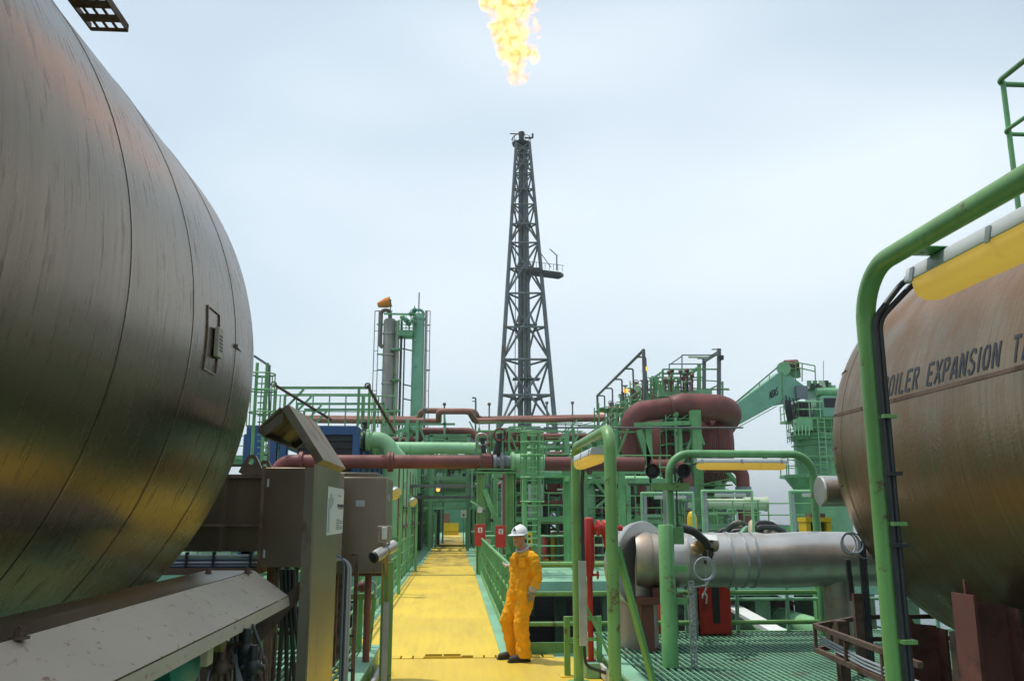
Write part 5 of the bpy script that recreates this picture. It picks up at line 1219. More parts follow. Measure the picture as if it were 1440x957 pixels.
# --- the flame ---------------------------------------------------------------
fm_ = bpy.data.materials.new('burning_gas'); fm_.use_nodes = True
nt = fm_.node_tree; nt.nodes.clear(); L = nt.links.new
out = N(nt, 'ShaderNodeOutputMaterial'); pv = N(nt, 'ShaderNodeVolumePrincipled')
tcf = N(nt, 'ShaderNodeTexCoord')
n1 = N(nt, 'ShaderNodeTexNoise'); n1.inputs['Scale'].default_value = 0.42; n1.inputs['Detail'].default_value = 6; n1.inputs['Roughness'].default_value = 0.62; n1.inputs['Distortion'].default_value = 0.5
L(tcf.outputs['Object'], n1.inputs['Vector'])
sx = N(nt, 'ShaderNodeSeparateXYZ'); L(tcf.outputs['Object'], sx.inputs[0])
dn = N(nt, 'ShaderNodeMapRange'); dn.inputs['From Min'].default_value = 0.32; dn.inputs['From Max'].default_value = 0.50; dn.inputs['To Max'].default_value = 1.3
axv = N(nt, 'ShaderNodeMath', operation='MULTIPLY_ADD'); L(sx.outputs['Z'], axv.inputs[0])            # bend of the flame axis with height
sbx = N(nt, 'ShaderNodeMath', operation='SUBTRACT'); L(sx.outputs['X'], sbx.inputs[0]); L(axv.outputs[0], sbx.inputs[1])
sbx2 = N(nt, 'ShaderNodeMath', operation='MULTIPLY'); L(sbx.outputs[0], sbx2.inputs[0]); L(sbx.outputs[0], sbx2.inputs[1])
sby2 = N(nt, 'ShaderNodeMath', operation='MULTIPLY_ADD'); L(sx.outputs['Y'], sby2.inputs[0]); L(sx.outputs['Y'], sby2.inputs[1]); L(sbx2.outputs[0], sby2.inputs[2])
rad = N(nt, 'ShaderNodeMath', operation='SQRT'); L(sby2.outputs[0], rad.inputs[0])
rz = N(nt, 'ShaderNodeMapRange'); rz.inputs['From Min'].default_value = 0; rz.inputs['From Max'].default_value = 7; rz.inputs['To Min'].default_value = 0.105; rz.inputs['To Max'].default_value = 0.062
L(sx.outputs['Z'], rz.inputs['Value'])
rm_ = N(nt, 'ShaderNodeMath', operation='MULTIPLY'); L(rad.outputs[0], rm_.inputs[0]); L(rz.outputs[0], rm_.inputs[1])
sz_ = N(nt, 'ShaderNodeMath', operation='MULTIPLY_ADD'); L(sx.outputs['Z'], sz_.inputs[0]); sz_.inputs[1].default_value = 1.35; sz_.inputs[2].default_value = 3.6
sn_ = N(nt, 'ShaderNodeMath', operation='SINE'); L(sz_.outputs[0], sn_.inputs[0])
pf_ = N(nt, 'ShaderNodeMath', operation='MULTIPLY_ADD'); L(sn_.outputs[0], pf_.inputs[0]); pf_.inputs[1].default_value = 0.38; pf_.inputs[2].default_value = 1.0     # the flame rises in puffs
rp_2 = N(nt, 'ShaderNodeMath', operation='MULTIPLY'); L(rm_.outputs[0], rp_2.inputs[0]); L(pf_.outputs[0], rp_2.inputs[1])
nc_ = N(nt, 'ShaderNodeMath', operation='MULTIPLY_ADD'); L(n1.outputs['Fac'], nc_.inputs[0]); nc_.inputs[1].default_value = 1.5; nc_.inputs[2].default_value = -0.25
sbn = N(nt, 'ShaderNodeMath', operation='SUBTRACT'); L(nc_.outputs[0], sbn.inputs[0]); L(rp_2.outputs[0], sbn.inputs[1])
L(sbn.outputs[0], dn.inputs['Value'])
zf = N(nt, 'ShaderNodeMapRange'); zf.inputs['From Min'].default_value = 0.0; zf.inputs['From Max'].default_value = 6.0; zf.inputs['To Min'].default_value = 0.0
L(sx.outputs['Z'], zf.inputs['Value'])
mm_ = N(nt, 'ShaderNodeMath', operation='MULTIPLY'); L(dn.outputs[0], mm_.inputs[0]); L(zf.outputs[0], mm_.inputs[1])
n2 = N(nt, 'ShaderNodeTexNoise'); n2.inputs['Scale'].default_value = 0.8; n2.inputs['Detail'].default_value = 4
L(tcf.outputs['Object'], n2.inputs['Vector'])
cr = N(nt, 'ShaderNodeValToRGB'); L(n2.outputs['Fac'], cr.inputs['Fac'])
cr.color_ramp.elements[0].position = 0.40; cr.color_ramp.elements[0].color = (1.0, 0.22, 0.015, 1)
cr.color_ramp.elements[1].position = 0.60; cr.color_ramp.elements[1].color = (1.0, 0.58, 0.28, 1)
es = N(nt, 'ShaderNodeMath', operation='MULTIPLY'); es.inputs[1].default_value = 2.5; L(mm_.outputs[0], es.inputs[0])
pv.inputs['Color'].default_value = (0.0, 0.0, 0.0, 1); pv.inputs['Absorption Color'].default_value = (0, 0, 0, 1)
L(mm_.outputs[0], pv.inputs['Density']); L(cr.outputs['Color'], pv.inputs['Emission Color']); L(es.outputs[0], pv.inputs['Emission Strength'])
L(pv.outputs['Volume'], out.inputs['Volume'])
pts_ = [AY(729, 120, YT), AY(727, 100, YT), AY(727, 74, YT), AY(723, 52, YT), AY(724, 30, YT), AY(718, 10, YT), AY(718, -20, YT), AY(708, -60, YT), AY(700, -120, YT), AY(690, -180, YT)]
fmb = MB().tube(pts_, [0.9, 2.0, 2.5, 2.4, 3.5, 3.6, 3.2, 3.6, 3.2, 0.8], 40)
fl_v = MB()
# subdivide along the length so that the outline can billow
P2 = []; R2 = []
rr_ = [1.2, 2.6, 3.2, 3.4, 4.6, 4.9, 4.5, 4.8, 4.2, 1.4]
for i in range(len(pts_) - 1):
    for k in range(5): P2.append(pts_[i].lerp(pts_[i + 1], k / 5)); R2.append(rr_[i] + (rr_[i + 1] - rr_[i]) * k / 5)
P2.append(pts_[-1]); R2.append(rr_[-1])
fl_v.tube(P2, R2, 36)
for i, v in enumerate(fl_v.v):
    c = min(P2, key=lambda q: (q - v).length); n_ = (v - c)
    fl_v.v[i] = v + n_ * (mathutils.noise.noise(v * 0.45) * 0.55 + mathutils.noise.noise(v * 1.1) * 0.25)
flame = fl_v.build('flame', fm_)
a_, b_ = AY(727, 106, YT) - flame.location, AY(690, -180, YT) - flame.location
axv.inputs[1].default_value = (b_.x - a_.x) / (b_.z - a_.z); axv.inputs[2].default_value = a_.x - a_.z * axv.inputs[1].default_value
tag(flame, 'bright yellow-white gas flame burning above the flare tower', 'flame')

# --- two process columns ------------------------------------------------------
YC = 70.0
TC = thing('process_column', 'grey insulated process column with an overhead pipe, beside the green column', 'column', (AY(550, 700, YC).x, YC, 0))
xl, xr_ = AY(538, 500, YC).x, AY(556, 500, YC).x; rc = (xr_ - xl) / 2; xc = (xl + xr_) / 2; zt = AY(547, 448, YC).z
MB().lathe((xc, YC, 0), (0, 0, 1), [(0, rc), (zt - 0.25, rc), (zt - 0.05, rc * .8), (zt, rc * .2)], 28).build('shell', 'column_grey', TC)
for y in (470, 500, 540, 580): 
    z = AY(547, y, YC).z; MB().lathe((xc, YC, z), (0, 0, 1), [(0, rc + .01), (0, rc + .05), (.12, rc + .05), (.12, rc + .01)], 28, False).build('band', 'clad_rust', TC)
MB().tube([(xc, YC, zt - .1), (xc, YC, AY(545, 436, YC).z), (AY(536, 436, YC).x, YC, AY(545, 436, YC).z), (AY(536, 436, YC).x, YC, AY(536, 485, YC).z), (xl, YC, AY(536, 488, YC).z)], 0.17, 12, .4).build('overhead_pipe', 'column_grey', TC)
for px_, r_, m_ in ((559, 0.14, 'clad_rust'), (564, 0.10, 'dark_steel'), (557, 0.10, 'green_far')):
    MB().cyl((AY(px_, 500, YC).x, YC - .3, 0), (AY(px_, 500, YC).x, YC - .3, AY(px_, 452, YC).z), r_, n=10).build('downcomer', m_, TC)
for y in (493, 536, 579, 610):
    MB().lohi((AY(551, y, YC).x, YC - .9, AY(551, y, YC).z - .08), (AY(564, y, YC).x, YC - .4, AY(551, y, YC).z + .08)).build('bracket', 'green_far', TC)
def far_ladder(root, x0, x1, y0, y1, Y, m, step=14):
    a, b = AY(x0, y0, Y), AY(x1, y0, Y); zb = 0.0; zt_ = a.z
    for q in (a, b): MB().cyl((q.x, Y, zb), (q.x, Y, zt_), 0.035, n=6).build('ladder_rail', m, root)
    for y in range(int(y0), int(y1), step):
        z = AY(x0, y, Y).z; MB().cyl((a.x, Y, z), (b.x, Y, z), 0.03, n=6).build('ladder_rung', m, root)
far_ladder(TC, 527.5, 533, 437, 640, YC, 'lattice', 28)
for y in (456, 498, 520): MB().bar(AY(530, y, YC), AY(540, y, YC), 0.12).build('stand_off', 'green_far', TC)
MB().bar(AY(528, 437, YC), AY(552, 437, YC), 0.06).build('top_rail', 'lattice', TC)
G2 = thing('process_column', 'bright green process column with side ladder and antenna', 'column', (AY(588, 700, YC).x, YC, 0))
xl2, xr2 = AY(579, 500, YC).x, AY(596, 500, YC).x; r2_ = (xr2 - xl2) / 2; x2 = (xl2 + xr2) / 2; z2_ = AY(588, 450, YC).z
MB().lathe((x2, YC, 0), (0, 0, 1), [(0, r2_ * 1.05), (z2_, r2_), (z2_, r2_ * 1.12), (z2_ + .2, r2_ * 1.12), (z2_ + .2, r2_ * .95), (z2_ + .5, r2_ * .75), (z2_ + .65, r2_ * .2)], 28).build('shell', 'girder', G2)
MB().ring((x2, YC, z2_ + .5), (0, 1, 0), 0.4, 0.12, 20, 8).build('top_loop', 'girder', G2)
MB().cyl((x2, YC, z2_ + .6), (x2, YC, AY(591, 411, YC).z), 0.05, n=6).build('antenna', 'lattice', G2)
MB().cyl((AY(598.5, 500, YC).x, YC - .1, 0), (AY(598.5, 500, YC).x, YC - .1, AY(598, 437, YC).z), 0.11, n=8).build('side_pipe', 'clad_rust', G2)
far_ladder(G2, 600.5, 605, 437, 640, YC, 'lattice', 28)
for y in (457, 520, 590): MB().bar(AY(597, y, YC), AY(605, y, YC), 0.10).build('stand_off', 'green_far', G2)
for y in (455, 480, 515, 545, 580, 604):
    z = AY(585, y, YC).z; MB().cyl((x2 - r2_ * .4, YC - r2_, z), (x2 - r2_ * .4, YC - r2_ - .12, z), 0.12, n=8).build('nozzle', 'girder', G2)
BP = thing('link_platform', 'green access platform bridging the grey and green columns', 'platform', (AY(570, 465, YC).x, YC, AY(570, 475, YC).z))
a, b = AY(560, 467, YC), AY(581, 467, YC)
MB().lohi((a.x, YC - 1.0, a.z - .45), (b.x, YC + .6, a.z)).build('floor', 'green_far', BP)
for y in (450, 456, 461): MB().bar(AY(560, y, YC - 1), AY(582, y, YC - 1), 0.06).build('rail', 'green_far', BP)
for x in (561, 566, 571, 576, 581): MB().bar(AY(x, 450, YC - 1), AY(x, 467, YC - 1), 0.06).build('post', 'green_far', BP)
MB().bar(AY(540, 441, YC - .4), AY(584, 442, YC - .4), 0.14).build('pipe', 'green_far', BP)
for x, y in ((571, 450), (578, 441), (583, 436), (575, 455), (566, 446), (582, 452)):
    MB().sphere(AY(x, y, YC - .7), 0.22, 8, 6).build('valve', 'teal' if x % 2 else 'green_far', BP); MB().bar(AY(x, y - 6, YC - .7), AY(x, y + 12, YC - .7), 0.08).build('stem', 'green_far', BP)
MB().bar(AY(569, 475, YC), V((AY(569, 475, YC).x, YC, 0)), 0.12).build('pipe_drop', 'lattice', BP)
for y in (490, 560, 540): MB().bar(AY(566, y, YC), AY(580, y + 3, YC), 0.10).build('strut', 'lattice', BP)
# wind sock
WS = thing('wind_sock', 'orange wind sock streaming above the grey column', 'wind sock', AY(548, 436, YC))
a, b = AY(549, 424, YC - .5), AY(531, 429, YC - .5)
MB().lathe(a, b - a, [(0, .42), ((b - a).length * .35, .42), ((b - a).length, .2)], 16, False).build('sleeve', 'orange_cloth', WS)
MB().cyl(AY(549, 437, YC - .5), AY(549.5, 421, YC - .5), 0.05, n=6).build('mast', 'lattice', WS)
MB().ring(a, b - a, .42, .04, 16, 5).build('hoop', 'lattice', WS)

ORD = ['first', 'second', 'third', 'fourth', 'fifth', 'sixth', 'seventh', 'eighth', 'ninth']
# --- cooler bank on the left ---------------------------------------------------
YB_ = 29.5
ca, cb_ = AY(347, 600, YB_), AY(503, 600, YB_)
CO = thing('air_cooler', 'blue framed air cooler bank with dark fin panels behind the red pipe', 'cooler', ((ca.x + cb_.x) / 2, YB_ + 6, 0))
zt = AY(430, 598, YB_).z; zb = zt - 1.7
MB().lohi((ca.x, YB_, zt - .3), (cb_.x, YB_ + 14, zt)).build('header_beam', 'blue', CO)
MB().lohi((AY(418, 620, YB_).x, YB_ + .1, zb), (cb_.x - .15, YB_ + 13.8, zt - .302)).build('fin_block', 'fins', CO)
for k in range(5): MB().lohi((AY(362, 620, YB_).x, YB_ + .02, zt - .5 - .26 * k), (cb_.x - .12, YB_ + .098, zt - .47 - .26 * k)).build('guard_bar', 'dark_steel', CO)
for x in (347, 362, 384, 398, 500):
    q = AY(x, 620, YB_).x; MB().lohi((q - .1, YB_ + .0, 0.0), (q + .12, YB_ + .25, zt - .302)).build('post', 'blue', CO)
for k in range(6): MB().lohi((cb_.x - .02, YB_ + 1 + 2.2 * k, zb), (cb_.x + .1, YB_ + 1.3 + 2.2 * k, zt - .302)).build('side_rib', 'blue', CO)
MB().lohi((ca.x, YB_ + .3, zb - .35), (cb_.x, YB_ + 13.8, zb - .1)).build('base_beam', 'blue', CO)
for k in range(7):
    q = AY(352 + 8 * k, 640, YB_ + 3); MB().cyl((q.x, YB_ + 3, 0), (q.x, YB_ + 3, zt - .4), 0.06, n=8).build('tube', 'green_pale' if k % 2 else 'blue', CO)
# lifting frames over the cooler
for i, (Y, yy, xl_, xr_2) in enumerate(((29.5, 545, 388, 520), (31.3, 555, 401, 527), (34.0, 567.5, 418, 540), (36, 575.5, 428, 546))):
    t = thing('lifting_frame', 'slim green portal frame above the blue cooler, %s counted from the shelter roof' % ORD[i], 'frame', (AY(450, yy, Y).x, Y, zt), 'portal frames above the cooler')
    a, b = AY(xl_, yy, Y), AY(xr_2, yy, Y); w_ = 0.085
    MB().bar(a, b, w_).build('beam', 'green', t)
    c = AY(505 + i * 7, yy, Y)
    for q in (a, c): MB().bar((q.x, Y, zt), (q.x, Y, q.z - w_ / 2), w_).build('post', 'green', t)
    MB().bar((b.x, Y, zt), (b.x, Y, b.z + w_ / 2), w_).build('post', 'green', t)
    MB().bar((a.x + .15, Y, zt + .35), (a.x + .95, Y, a.z - w_ / 2), w_ * .8).build('brace', 'green', t)
DV2 = [((385, 540), (466, 590)), ((517, 542), (555, 608))]
for k_, (a, b) in enumerate(DV2):
    one(MB().tube([AY(*a, 28.8), AY(*b, 30.5)], 0.05, 8).ring(AY(*a, 28.8), (0, 1, 0), .08, .03, 12, 5), 'guy_bar', ['dark slanting stay bar between caged ladder and shelter roof', 'dark slanting stay bar ending at the pale green elbows'][k_], 'bar', 'brown_iron', 'slanting stay bars')
railing('railing', 'slim green railing along the top of the blue cooler', (ca.x + 0.4, YB_ + .5, zt), (cb_.x + 1.2, YB_ + .5, zt), 1.1, (1, .5), 9, m='green', toe=False)
CL = thing('caged_ladder', 'slender caged ladder rising beside the huge grey tank', 'ladder', (AY(368, 600, 26).x, 26, 0))
for x in (362, 376): q = AY(x, 510, 26); MB().cyl((q.x, 26, 0), (q.x, 26, q.z), 0.05, n=8).build('rail', 'green', CL)
for y in range(530, 720, 9): MB().cyl(AY(362, y, 26), AY(376, y, 26), 0.022, n=6).build('rung', 'green', CL)
for y in (526, 549, 580): q = AY(369, y, 25.7); MB().ring(q, (0, 0, 1), 0.38, 0.025, 20, 5).build('cage_hoop', 'green', CL)
for i in range(7):
    t_ = 2 * pi * i / 7; b = AY(369, 526, 25.7) + V((.38 * cos(t_), .38 * sin(t_), 0)); MB().cyl(b, V((b.x, b.y, AY(369, 600, 25.7).z)), 0.018, n=5).build('cage_bar', 'green', CL)
MB().bar(AY(357, 500, 26), AY(380, 515, 26), 0.07).build('top_bar', 'lattice', CL)
MB().bar(AY(379, 514, 26), AY(378, 640, 26), 0.06).build('light_pole', 'lattice', CL)
MB().bar((AY(378, 640, 26).x, 26, 0), AY(378, 640, 26), 0.06).build('light_pole', 'lattice', CL)
MB().lohi((AY(350, 640, 25).x, 25.2, -0.3), (AY(385, 640, 25).x, 29.8, 0)).build('foot_slab', 'green_far', CL)
# row of pale risers with elbows entering the cooler
zt3 = AY(530, 617, 30).z
xr3 = AY(548, 650, 30).x
for k in range(7):
    Y = 30.4 + 2.5 * k
    mb = MB().tube([(cb_.x - .1, Y, zt3), (xr3, Y, zt3), (xr3, Y, 0)], 0.29, 18, 0.55, 7)
    mb.cyl((cb_.x + .22, Y, zt3), (cb_.x + .32, Y, zt3), 0.38, n=18)
    one(mb, 'cooler_riser', 'pale green cooler riser fitted with the black butterfly valve' if k == 0 else 'pale green cooler riser, %s behind the one with the butterfly valve' % ORD[k - 1], 'pipe', 'green_pale', 'pale green cooler risers')
    if k < 6:
        one(MB().tube([(xr3 + .20, Y + 1.2, zt3 - .7), (xr3 + .20, Y + 1.2, 0)], 0.06, 10), 'thin_riser', 'thin red-brown riser, %s counted from the butterfly valve elbow' % ORD[k], 'pipe', 'red_ox', 'thin red-brown risers')
one(MB().lathe((cb_.x + .12, 30.4, zt3), (1, 0, 0), [(0, .40), (.09, .40), (.09, .3)], 18).cyl((cb_.x + .16, 30.4, zt3), (cb_.x + .16, 30.4, zt3 + .62), .07, n=8).ring((cb_.x + .16, 30.4, zt3 + .6), (0, 0, 1), .2, .035, 16, 6), 'butterfly_valve', 'black butterfly valve on the foremost pale green elbow', 'valve', 'black')

# --- main red header over the walkway ------------------------------------------
YR = 28.6
za_ = AY(560, 649, YR).z
pL = AY(402, 649, YR)
MR = pipe('thick red header pipe crossing above the yellow walkway', [V((pL.x - .3, YR, 0.2)), V((pL.x - .3, YR, za_)), V((AY(676, 649, YR).x, YR, za_))], 0.225, 'red_ox', 'header_pipe', 0.5, 20, rings=((1, .12), (1, .55), (1, .56)))
MRV = thing('flanged_valve', 'grey and green flanged valve set where the red header meets the portal', 'valve', (AY(700, 650, YR).x, YR, za_))
x0 = AY(677, 649, YR).x
MB().lathe((x0, YR, za_), (1, 0, 0), [(0, .24), (.02, .30), (.16, .31), (.34, .29), (.38, .24)], 22).build('end_flange', 'red_ox', MRV)
MB().lathe((x0 + .39, YR, za_), (1, 0, 0), [(0, .25), (.1, .28), (.12, .22), (.22, .22), (.24, .33), (.34, .33), (.36, .22), (.55, .22)], 22).build('valve_body', 'grey_sleeve', MRV)
MB().lathe((x0 + .95, YR, za_), (1, 0, 0), [(0, .26), (.05, .34), (.14, .34), (.16, .28), (.5, .3), (.55, .36), (.75, .36), (.77, .26), (1.15, .26)], 22).build('valve_body', 'green_pale', MRV)
MB().cyl((x0 + .5, YR, za_ + .2), (x0 + .62, YR - .1, za_ + .95), .13, .08, 10).build('actuator', 'black', MRV)
MB().ring((x0 + .6, YR - .2, za_ + .9), (0, 1, .2), .2, .035, 16, 6).build('hand_wheel', 'red_ox', MRV)
MB().cyl((x0 + .1, YR, za_ + .2), (x0 + .02, YR, za_ + .8), .08, n=8).build('actuator', 'black', MRV)
MB().ring((x0, YR - .1, za_ + .75), (0, 1, .3), .2, .03, 16, 6).build('hand_wheel', 'galv', MRV)
pipe('thick red header pipe running right from the green flanges towards the riser', [V((x0 + 2.1, YR, za_ - .05)), V((AY(905, 655, YR).x, YR, za_ - .05))], 0.24, 'red_ox', 'header_pipe', n=20, rings=((0, .45),))
# portal frame carrying it
PF = thing('portal_frame', 'green steel portal with diagonal brace carrying the red header by the walkway', 'frame', (1.2, YR, 0))
zb = AY(690, 662, YR).z
pa_, pb2 = AY(676, 664, YR).x, AY(722, 664, YR).x
MB().ibeam((pa_ - .12, YR, zb), (pb2 + .1, YR, zb), 0.42, 0.16).build('beam', 'green', PF)
for x in (pa_, pb2 - .12): MB().ibeam((x, YR, 0), (x, YR, zb - .08), 0.26, 0.26, up=(1, 0, 0)).build('post', 'green_lime', PF)
MB().ibeam((pb2 - .05, YR + .4, 0), (pb2 - .05, YR + .4, AY(722, 634, YR).z), .26, .3, up=(1, 0, 0)).build('post', 'green', PF)
MB().bar((pb2 - .1, YR + .4, AY(722, 636, YR).z), (AY(740, 636, YR).x, YR + .4, AY(722, 636, YR).z), .22).build('beam', 'green', PF)
MB().bar(AY(681, 688, YR - .2), AY(716, 778, YR - .2), .16).build('brace', 'green', PF)
MB().bar(AY(681, 716, YR - .1), AY(662, 704, YR - .1), .06).build('stay', 'green_pale', PF)
sg = AY(675, 717, YR - .2); MB().lohi(sg + V((-.08, -.02, -.08)), sg + V((.08, 0, .1))).build('small_sign', 'paper', PF)
MB().lohi((0.92, 25.5, -0.3), (6.0, 32.98, -0.02)).build('foot_slab', 'mint', PF)
# caged ladder
LD = thing('caged_ladder', 'green caged ladder rising in front of the flare tower foot', 'ladder', (AY(748, 700, 27.6).x, 27.6, 0))
YL = 27.6
for x in (739, 757): q = AY(x, 605, YL); MB().cyl((q.x, YL, -.02), (q.x, YL, q.z), 0.05, n=8).build('rail', 'green', LD)
q = AY(752, 605, YL); MB().lohi((q.x - .06, YL + .3, -.02), (q.x + .06, YL + .42, q.z)).build('mast', 'green', LD)
for y in range(612, 770, 9): MB().cyl(AY(739, y, YL), AY(757, y, YL), 0.022, n=6).build('rung', 'green_pale', LD)
for y in (607, 622, 640, 671, 705):
    q = AY(748, y, YL - .35); MB().ring(q, (0, 0, 1), 0.36, 0.028, 20, 5).build('cage_hoop', 'green', LD)
for i in range(8):
    t_ = 2 * pi * i / 8; b = AY(748, 607, YL - .35) + V((.36 * cos(t_), .36 * sin(t_), 0)); MB().cyl(b, V((b.x, b.y, AY(748, 706, YL).z)), 0.018, n=5).build('cage_bar', 'green', LD)
TP = pxframe('valve_platform', 'green railed valve platform on top of the portal by the caged ladder', 'platform', YR + .3, [
    ('beam', 668, 640, 735, 640, 3), ('rail', 672, 606, 735, 606, 2), ('rail', 672, 620, 735, 620, 1.5), ('post', 672, 606, 672, 640, 2.5), ('post', 690, 606, 690, 640, 2), ('post', 716, 600, 716, 640, 3),
    ('post', 735, 598, 735, 640, 3), ('rail', 716, 600, 760, 600, 2), ('brace', 717, 608, 727, 634, 2), ('post', 707, 607, 707, 640, 2)], 'green', depth=2.2)
for k in range(9):
    x = 690 + k * 5 + RND.uniform(-2, 2); b = AY(x, 634, YR + 1.2)
    mb = MB().cyl(b, b + V((0, 0, .5 + .3 * RND.random())), .05, n=8); mb.sphere(b + V((0, 0, .25)), .13, 8, 6); mb.ring(b + V((0, 0, .62)), (0, 0, 1), .13, .02, 12, 5); mb.build('valve', RND.choice(['green', 'red_ox', 'green_far', 'dark_steel']), TP)

# front railing of the far module and its fittings
railing('railing', 'pale green railing along the front edge of the far right module', (1.1, 33.1, 0), (9.4, 33.1, 0), 1.08, (1, .66, .33), 9, m='green_pale', r=0.035)
railing('railing', 'pale green railing running on past the red vessel towards the crane', (9.6, 33.1, 0), (25, 33.1, 0), 1.08, (1, .5), 14, m='green', r=0.035)
railing('railing', 'green railing along the front edge of the left module below the cooler', (-1.9, 30.1, 0.02), (-12, 30.1, 0.02), 1.08, (1, .66, .33), 10, m='green', r=0.03)
for px_, py_, lb in ((675, 751, 'red fire hose box with white pictogram on the green portal leg'), (704, 753, 'red fire hose box half hidden behind the worker')):
    Yb = 27.9; q = AY(px_, py_, Yb); t = thing('fire_box', lb, 'box', (q.x, Yb, 0))
    MB().lohi((q.x - .17, Yb - .12, q.z - .35), (q.x + .17, Yb + .12, q.z + .32)).build('case', 'red', t, bevel=.01)
    MB().lohi((q.x - .07, Yb - .126, q.z + .06), (q.x + .07, Yb - .121, q.z + .22)).build('pictogram', 'paper', t)
    MB().lohi((q.x - .02, Yb - .131, q.z + .08), (q.x + .02, Yb - .127, q.z + .19)).build('pictogram_mark', 'red', t)
    MB().lohi((q.x - .05, Yb - .05, 0), (q.x + .05, Yb + .05, q.z - .35)).build('stand', 'green', t)
q = AY(737, 757, 32.9); t = thing('warning_sign', 'yellow warning sign on the module railing behind the worker', 'sign', (q.x, 32.9, q.z - .3))
MB().lohi((q.x - .35, 32.97, q.z - .28), (q.x + .35, 32.99, q.z + .28)).build('board', 'yellow', t)
for k in range(2):
    for j in range(4): MB().lohi((q.x - .26 + .14 * j, 32.962, q.z - .16 + .18 * k), (q.x - .17 + .14 * j, 32.968, q.z - .05 + .18 * k)).build('letter', 'letter', t)
for px_, Y, h_, r_, m_, lb in ((695, 36, .95, .42, 'white', 'white drum beside the green portal on the far module'), (789, 38, 1.15, .6, 'steel_light', 'grey-white horizontal drum behind the module railing'), (770, 37, .9, .3, 'yellow', 'yellow barrel behind the module railing')):
    q = AY(px_, 770, Y)
    one(MB().lathe((q.x, Y, 0), (0, 0, 1), [(0, r_), (.06, r_ * 1.04), (h_ * .5, r_), (h_ * .52, r_ * 1.04), (h_ * .55, r_), (h_ - .04, r_ * 1.03), (h_, r_ * .9)], 24), 'drum', lb, 'drum', m_)
t = thing('fire_extinguisher', 'red wheeled extinguisher cylinder on the far module deck', 'extinguisher', (AY(764, 780, 36).x, 36, 0))
q = AY(764, 758, 36); MB().lathe((q.x, 36, .1), (0, 0, 1), [(0, .15), (.75, .15), (.85, .08), (1.0, .04)], 16).build('cylinder', 'red', t); MB().lohi((q.x - .2, 35.9, 0), (q.x + .2, 36.2, .1)).build('base', 'yellow', t)

# --- long pipes on the far rack ---------------------------------------------------
pipe('faded salmon pipe line with an expansion loop in front of the flare tower', [(395, 590, 56), (612, 592, 56), (617, 592, 56), (617, 578, 54), (660, 578, 54), (668, 592, 56), (850, 588, 56)], 0.20, 'salmon', 'pipe', .4)
pipe('second faded salmon pipe looping just behind the expansion loop', [(395, 587, 60), (590, 589, 60), (592, 577, 59), (668, 578, 59), (672, 589, 60), (850, 586, 60)], 0.2, 'salmon', 'pipe', .5)
pipe('dull red pipe with offset bends below the salmon lines', [(548, 619, 47), (590, 619, 47), (593, 606, 47), (662, 606, 47), (668, 614, 47), (840, 614, 47)], 0.2, 'red_ox', 'pipe', .5)
pipe('fat pale green pipe running across below the dull red pipe', [(520, 629, 44), (676, 630, 44)], 0.30, 'green_pale', n=18)
pipe('thin green pipe across above the ladder cage', [(720, 631, 46), (860, 628, 46)], 0.12, 'green')
for k, (px_, y0, Yp) in enumerate(((597, 575, 55), (625, 568, 55), (688, 568, 57), (769, 566, 57), (805, 566, 57))):
    one(MB().cyl((AY(px_, 600, Yp).x, Yp, 0), (AY(px_, y0, Yp).x, Yp, AY(px_, y0, Yp).z), .05, n=6).sphere(AY(px_, y0, Yp), .12, 8, 6), 'vent_mast', 'thin vent mast on the far pipe rack, %s counted from the green column' % ORD[k], 'mast', 'lattice', 'thin masts on the pipe rack')
one(MB().tube([(AY(669, 600, 58).x, 58, 0), AY(669, 559, 58), AY(664, 559, 58)], .06, 6, .1).bar(AY(664, 564, 58), AY(669, 564, 58), .06), 'lamp_mast', 'hooked double lamp mast beside the expansion loop', 'mast', 'lattice')
pxframe('pipe_rack', 'green steel pipe rack trestle under the expansion loop', 'pipe rack', 46, [
    ('post', 573, 590, 0, 'G', 5), ('post', 587, 590, 0, 'G', 4), ('beam', 560, 636, 610, 636, 5), ('brace', 573, 592, 556, 634, 3), ('brace', 588, 594, 603, 632, 3), ('post', 607, 612, 0, 'G', 4), ('post', 659, 612, 0, 'G', 4),
    ('beam', 604, 612, 662, 612, 4), ('brace', 632, 612, 613, 640, 3), ('brace', 626, 612, 643, 640, 3), ('post', 625, 582, 625, 612, 3), ('beam', 606, 672, 660, 672, 5), ('brace', 660, 592, 667, 606, 2), ('beam', 540, 596, 640, 596, 3)], depth=4)
pxframe('pipe_rack', 'green steel trestle with braces right of the caged ladder', 'pipe rack', 44, [
    ('post', 797, 606, 0, 'G', 6), ('post', 806, 600, 0, 'G', 4), ('beam', 768, 628, 862, 628, 3), ('brace', 797, 640, 816, 606, 3), ('brace', 786, 618, 812, 590, 2), ('beam', 770, 640, 862, 640, 3), ('post', 838, 600, 0, 'G', 5), ('brace', 838, 640, 812, 672, 3), ('beam', 768, 596, 840, 598, 1.5)], depth=4)
pxframe('pipe_rack', 'heavy green columns and beam carrying the right red header', 'pipe rack', 31, [
    ('post', 806, 662, 0, 'G', 9), ('post', 822, 640, 0, 'G', 5), ('beam', 790, 665, 876, 664, 6), ('brace', 808, 700, 838, 668, 4), ('post', 873, 640, 0, 'G', 9), ('brace', 871, 700, 845, 668, 4)], 'green', depth=2)

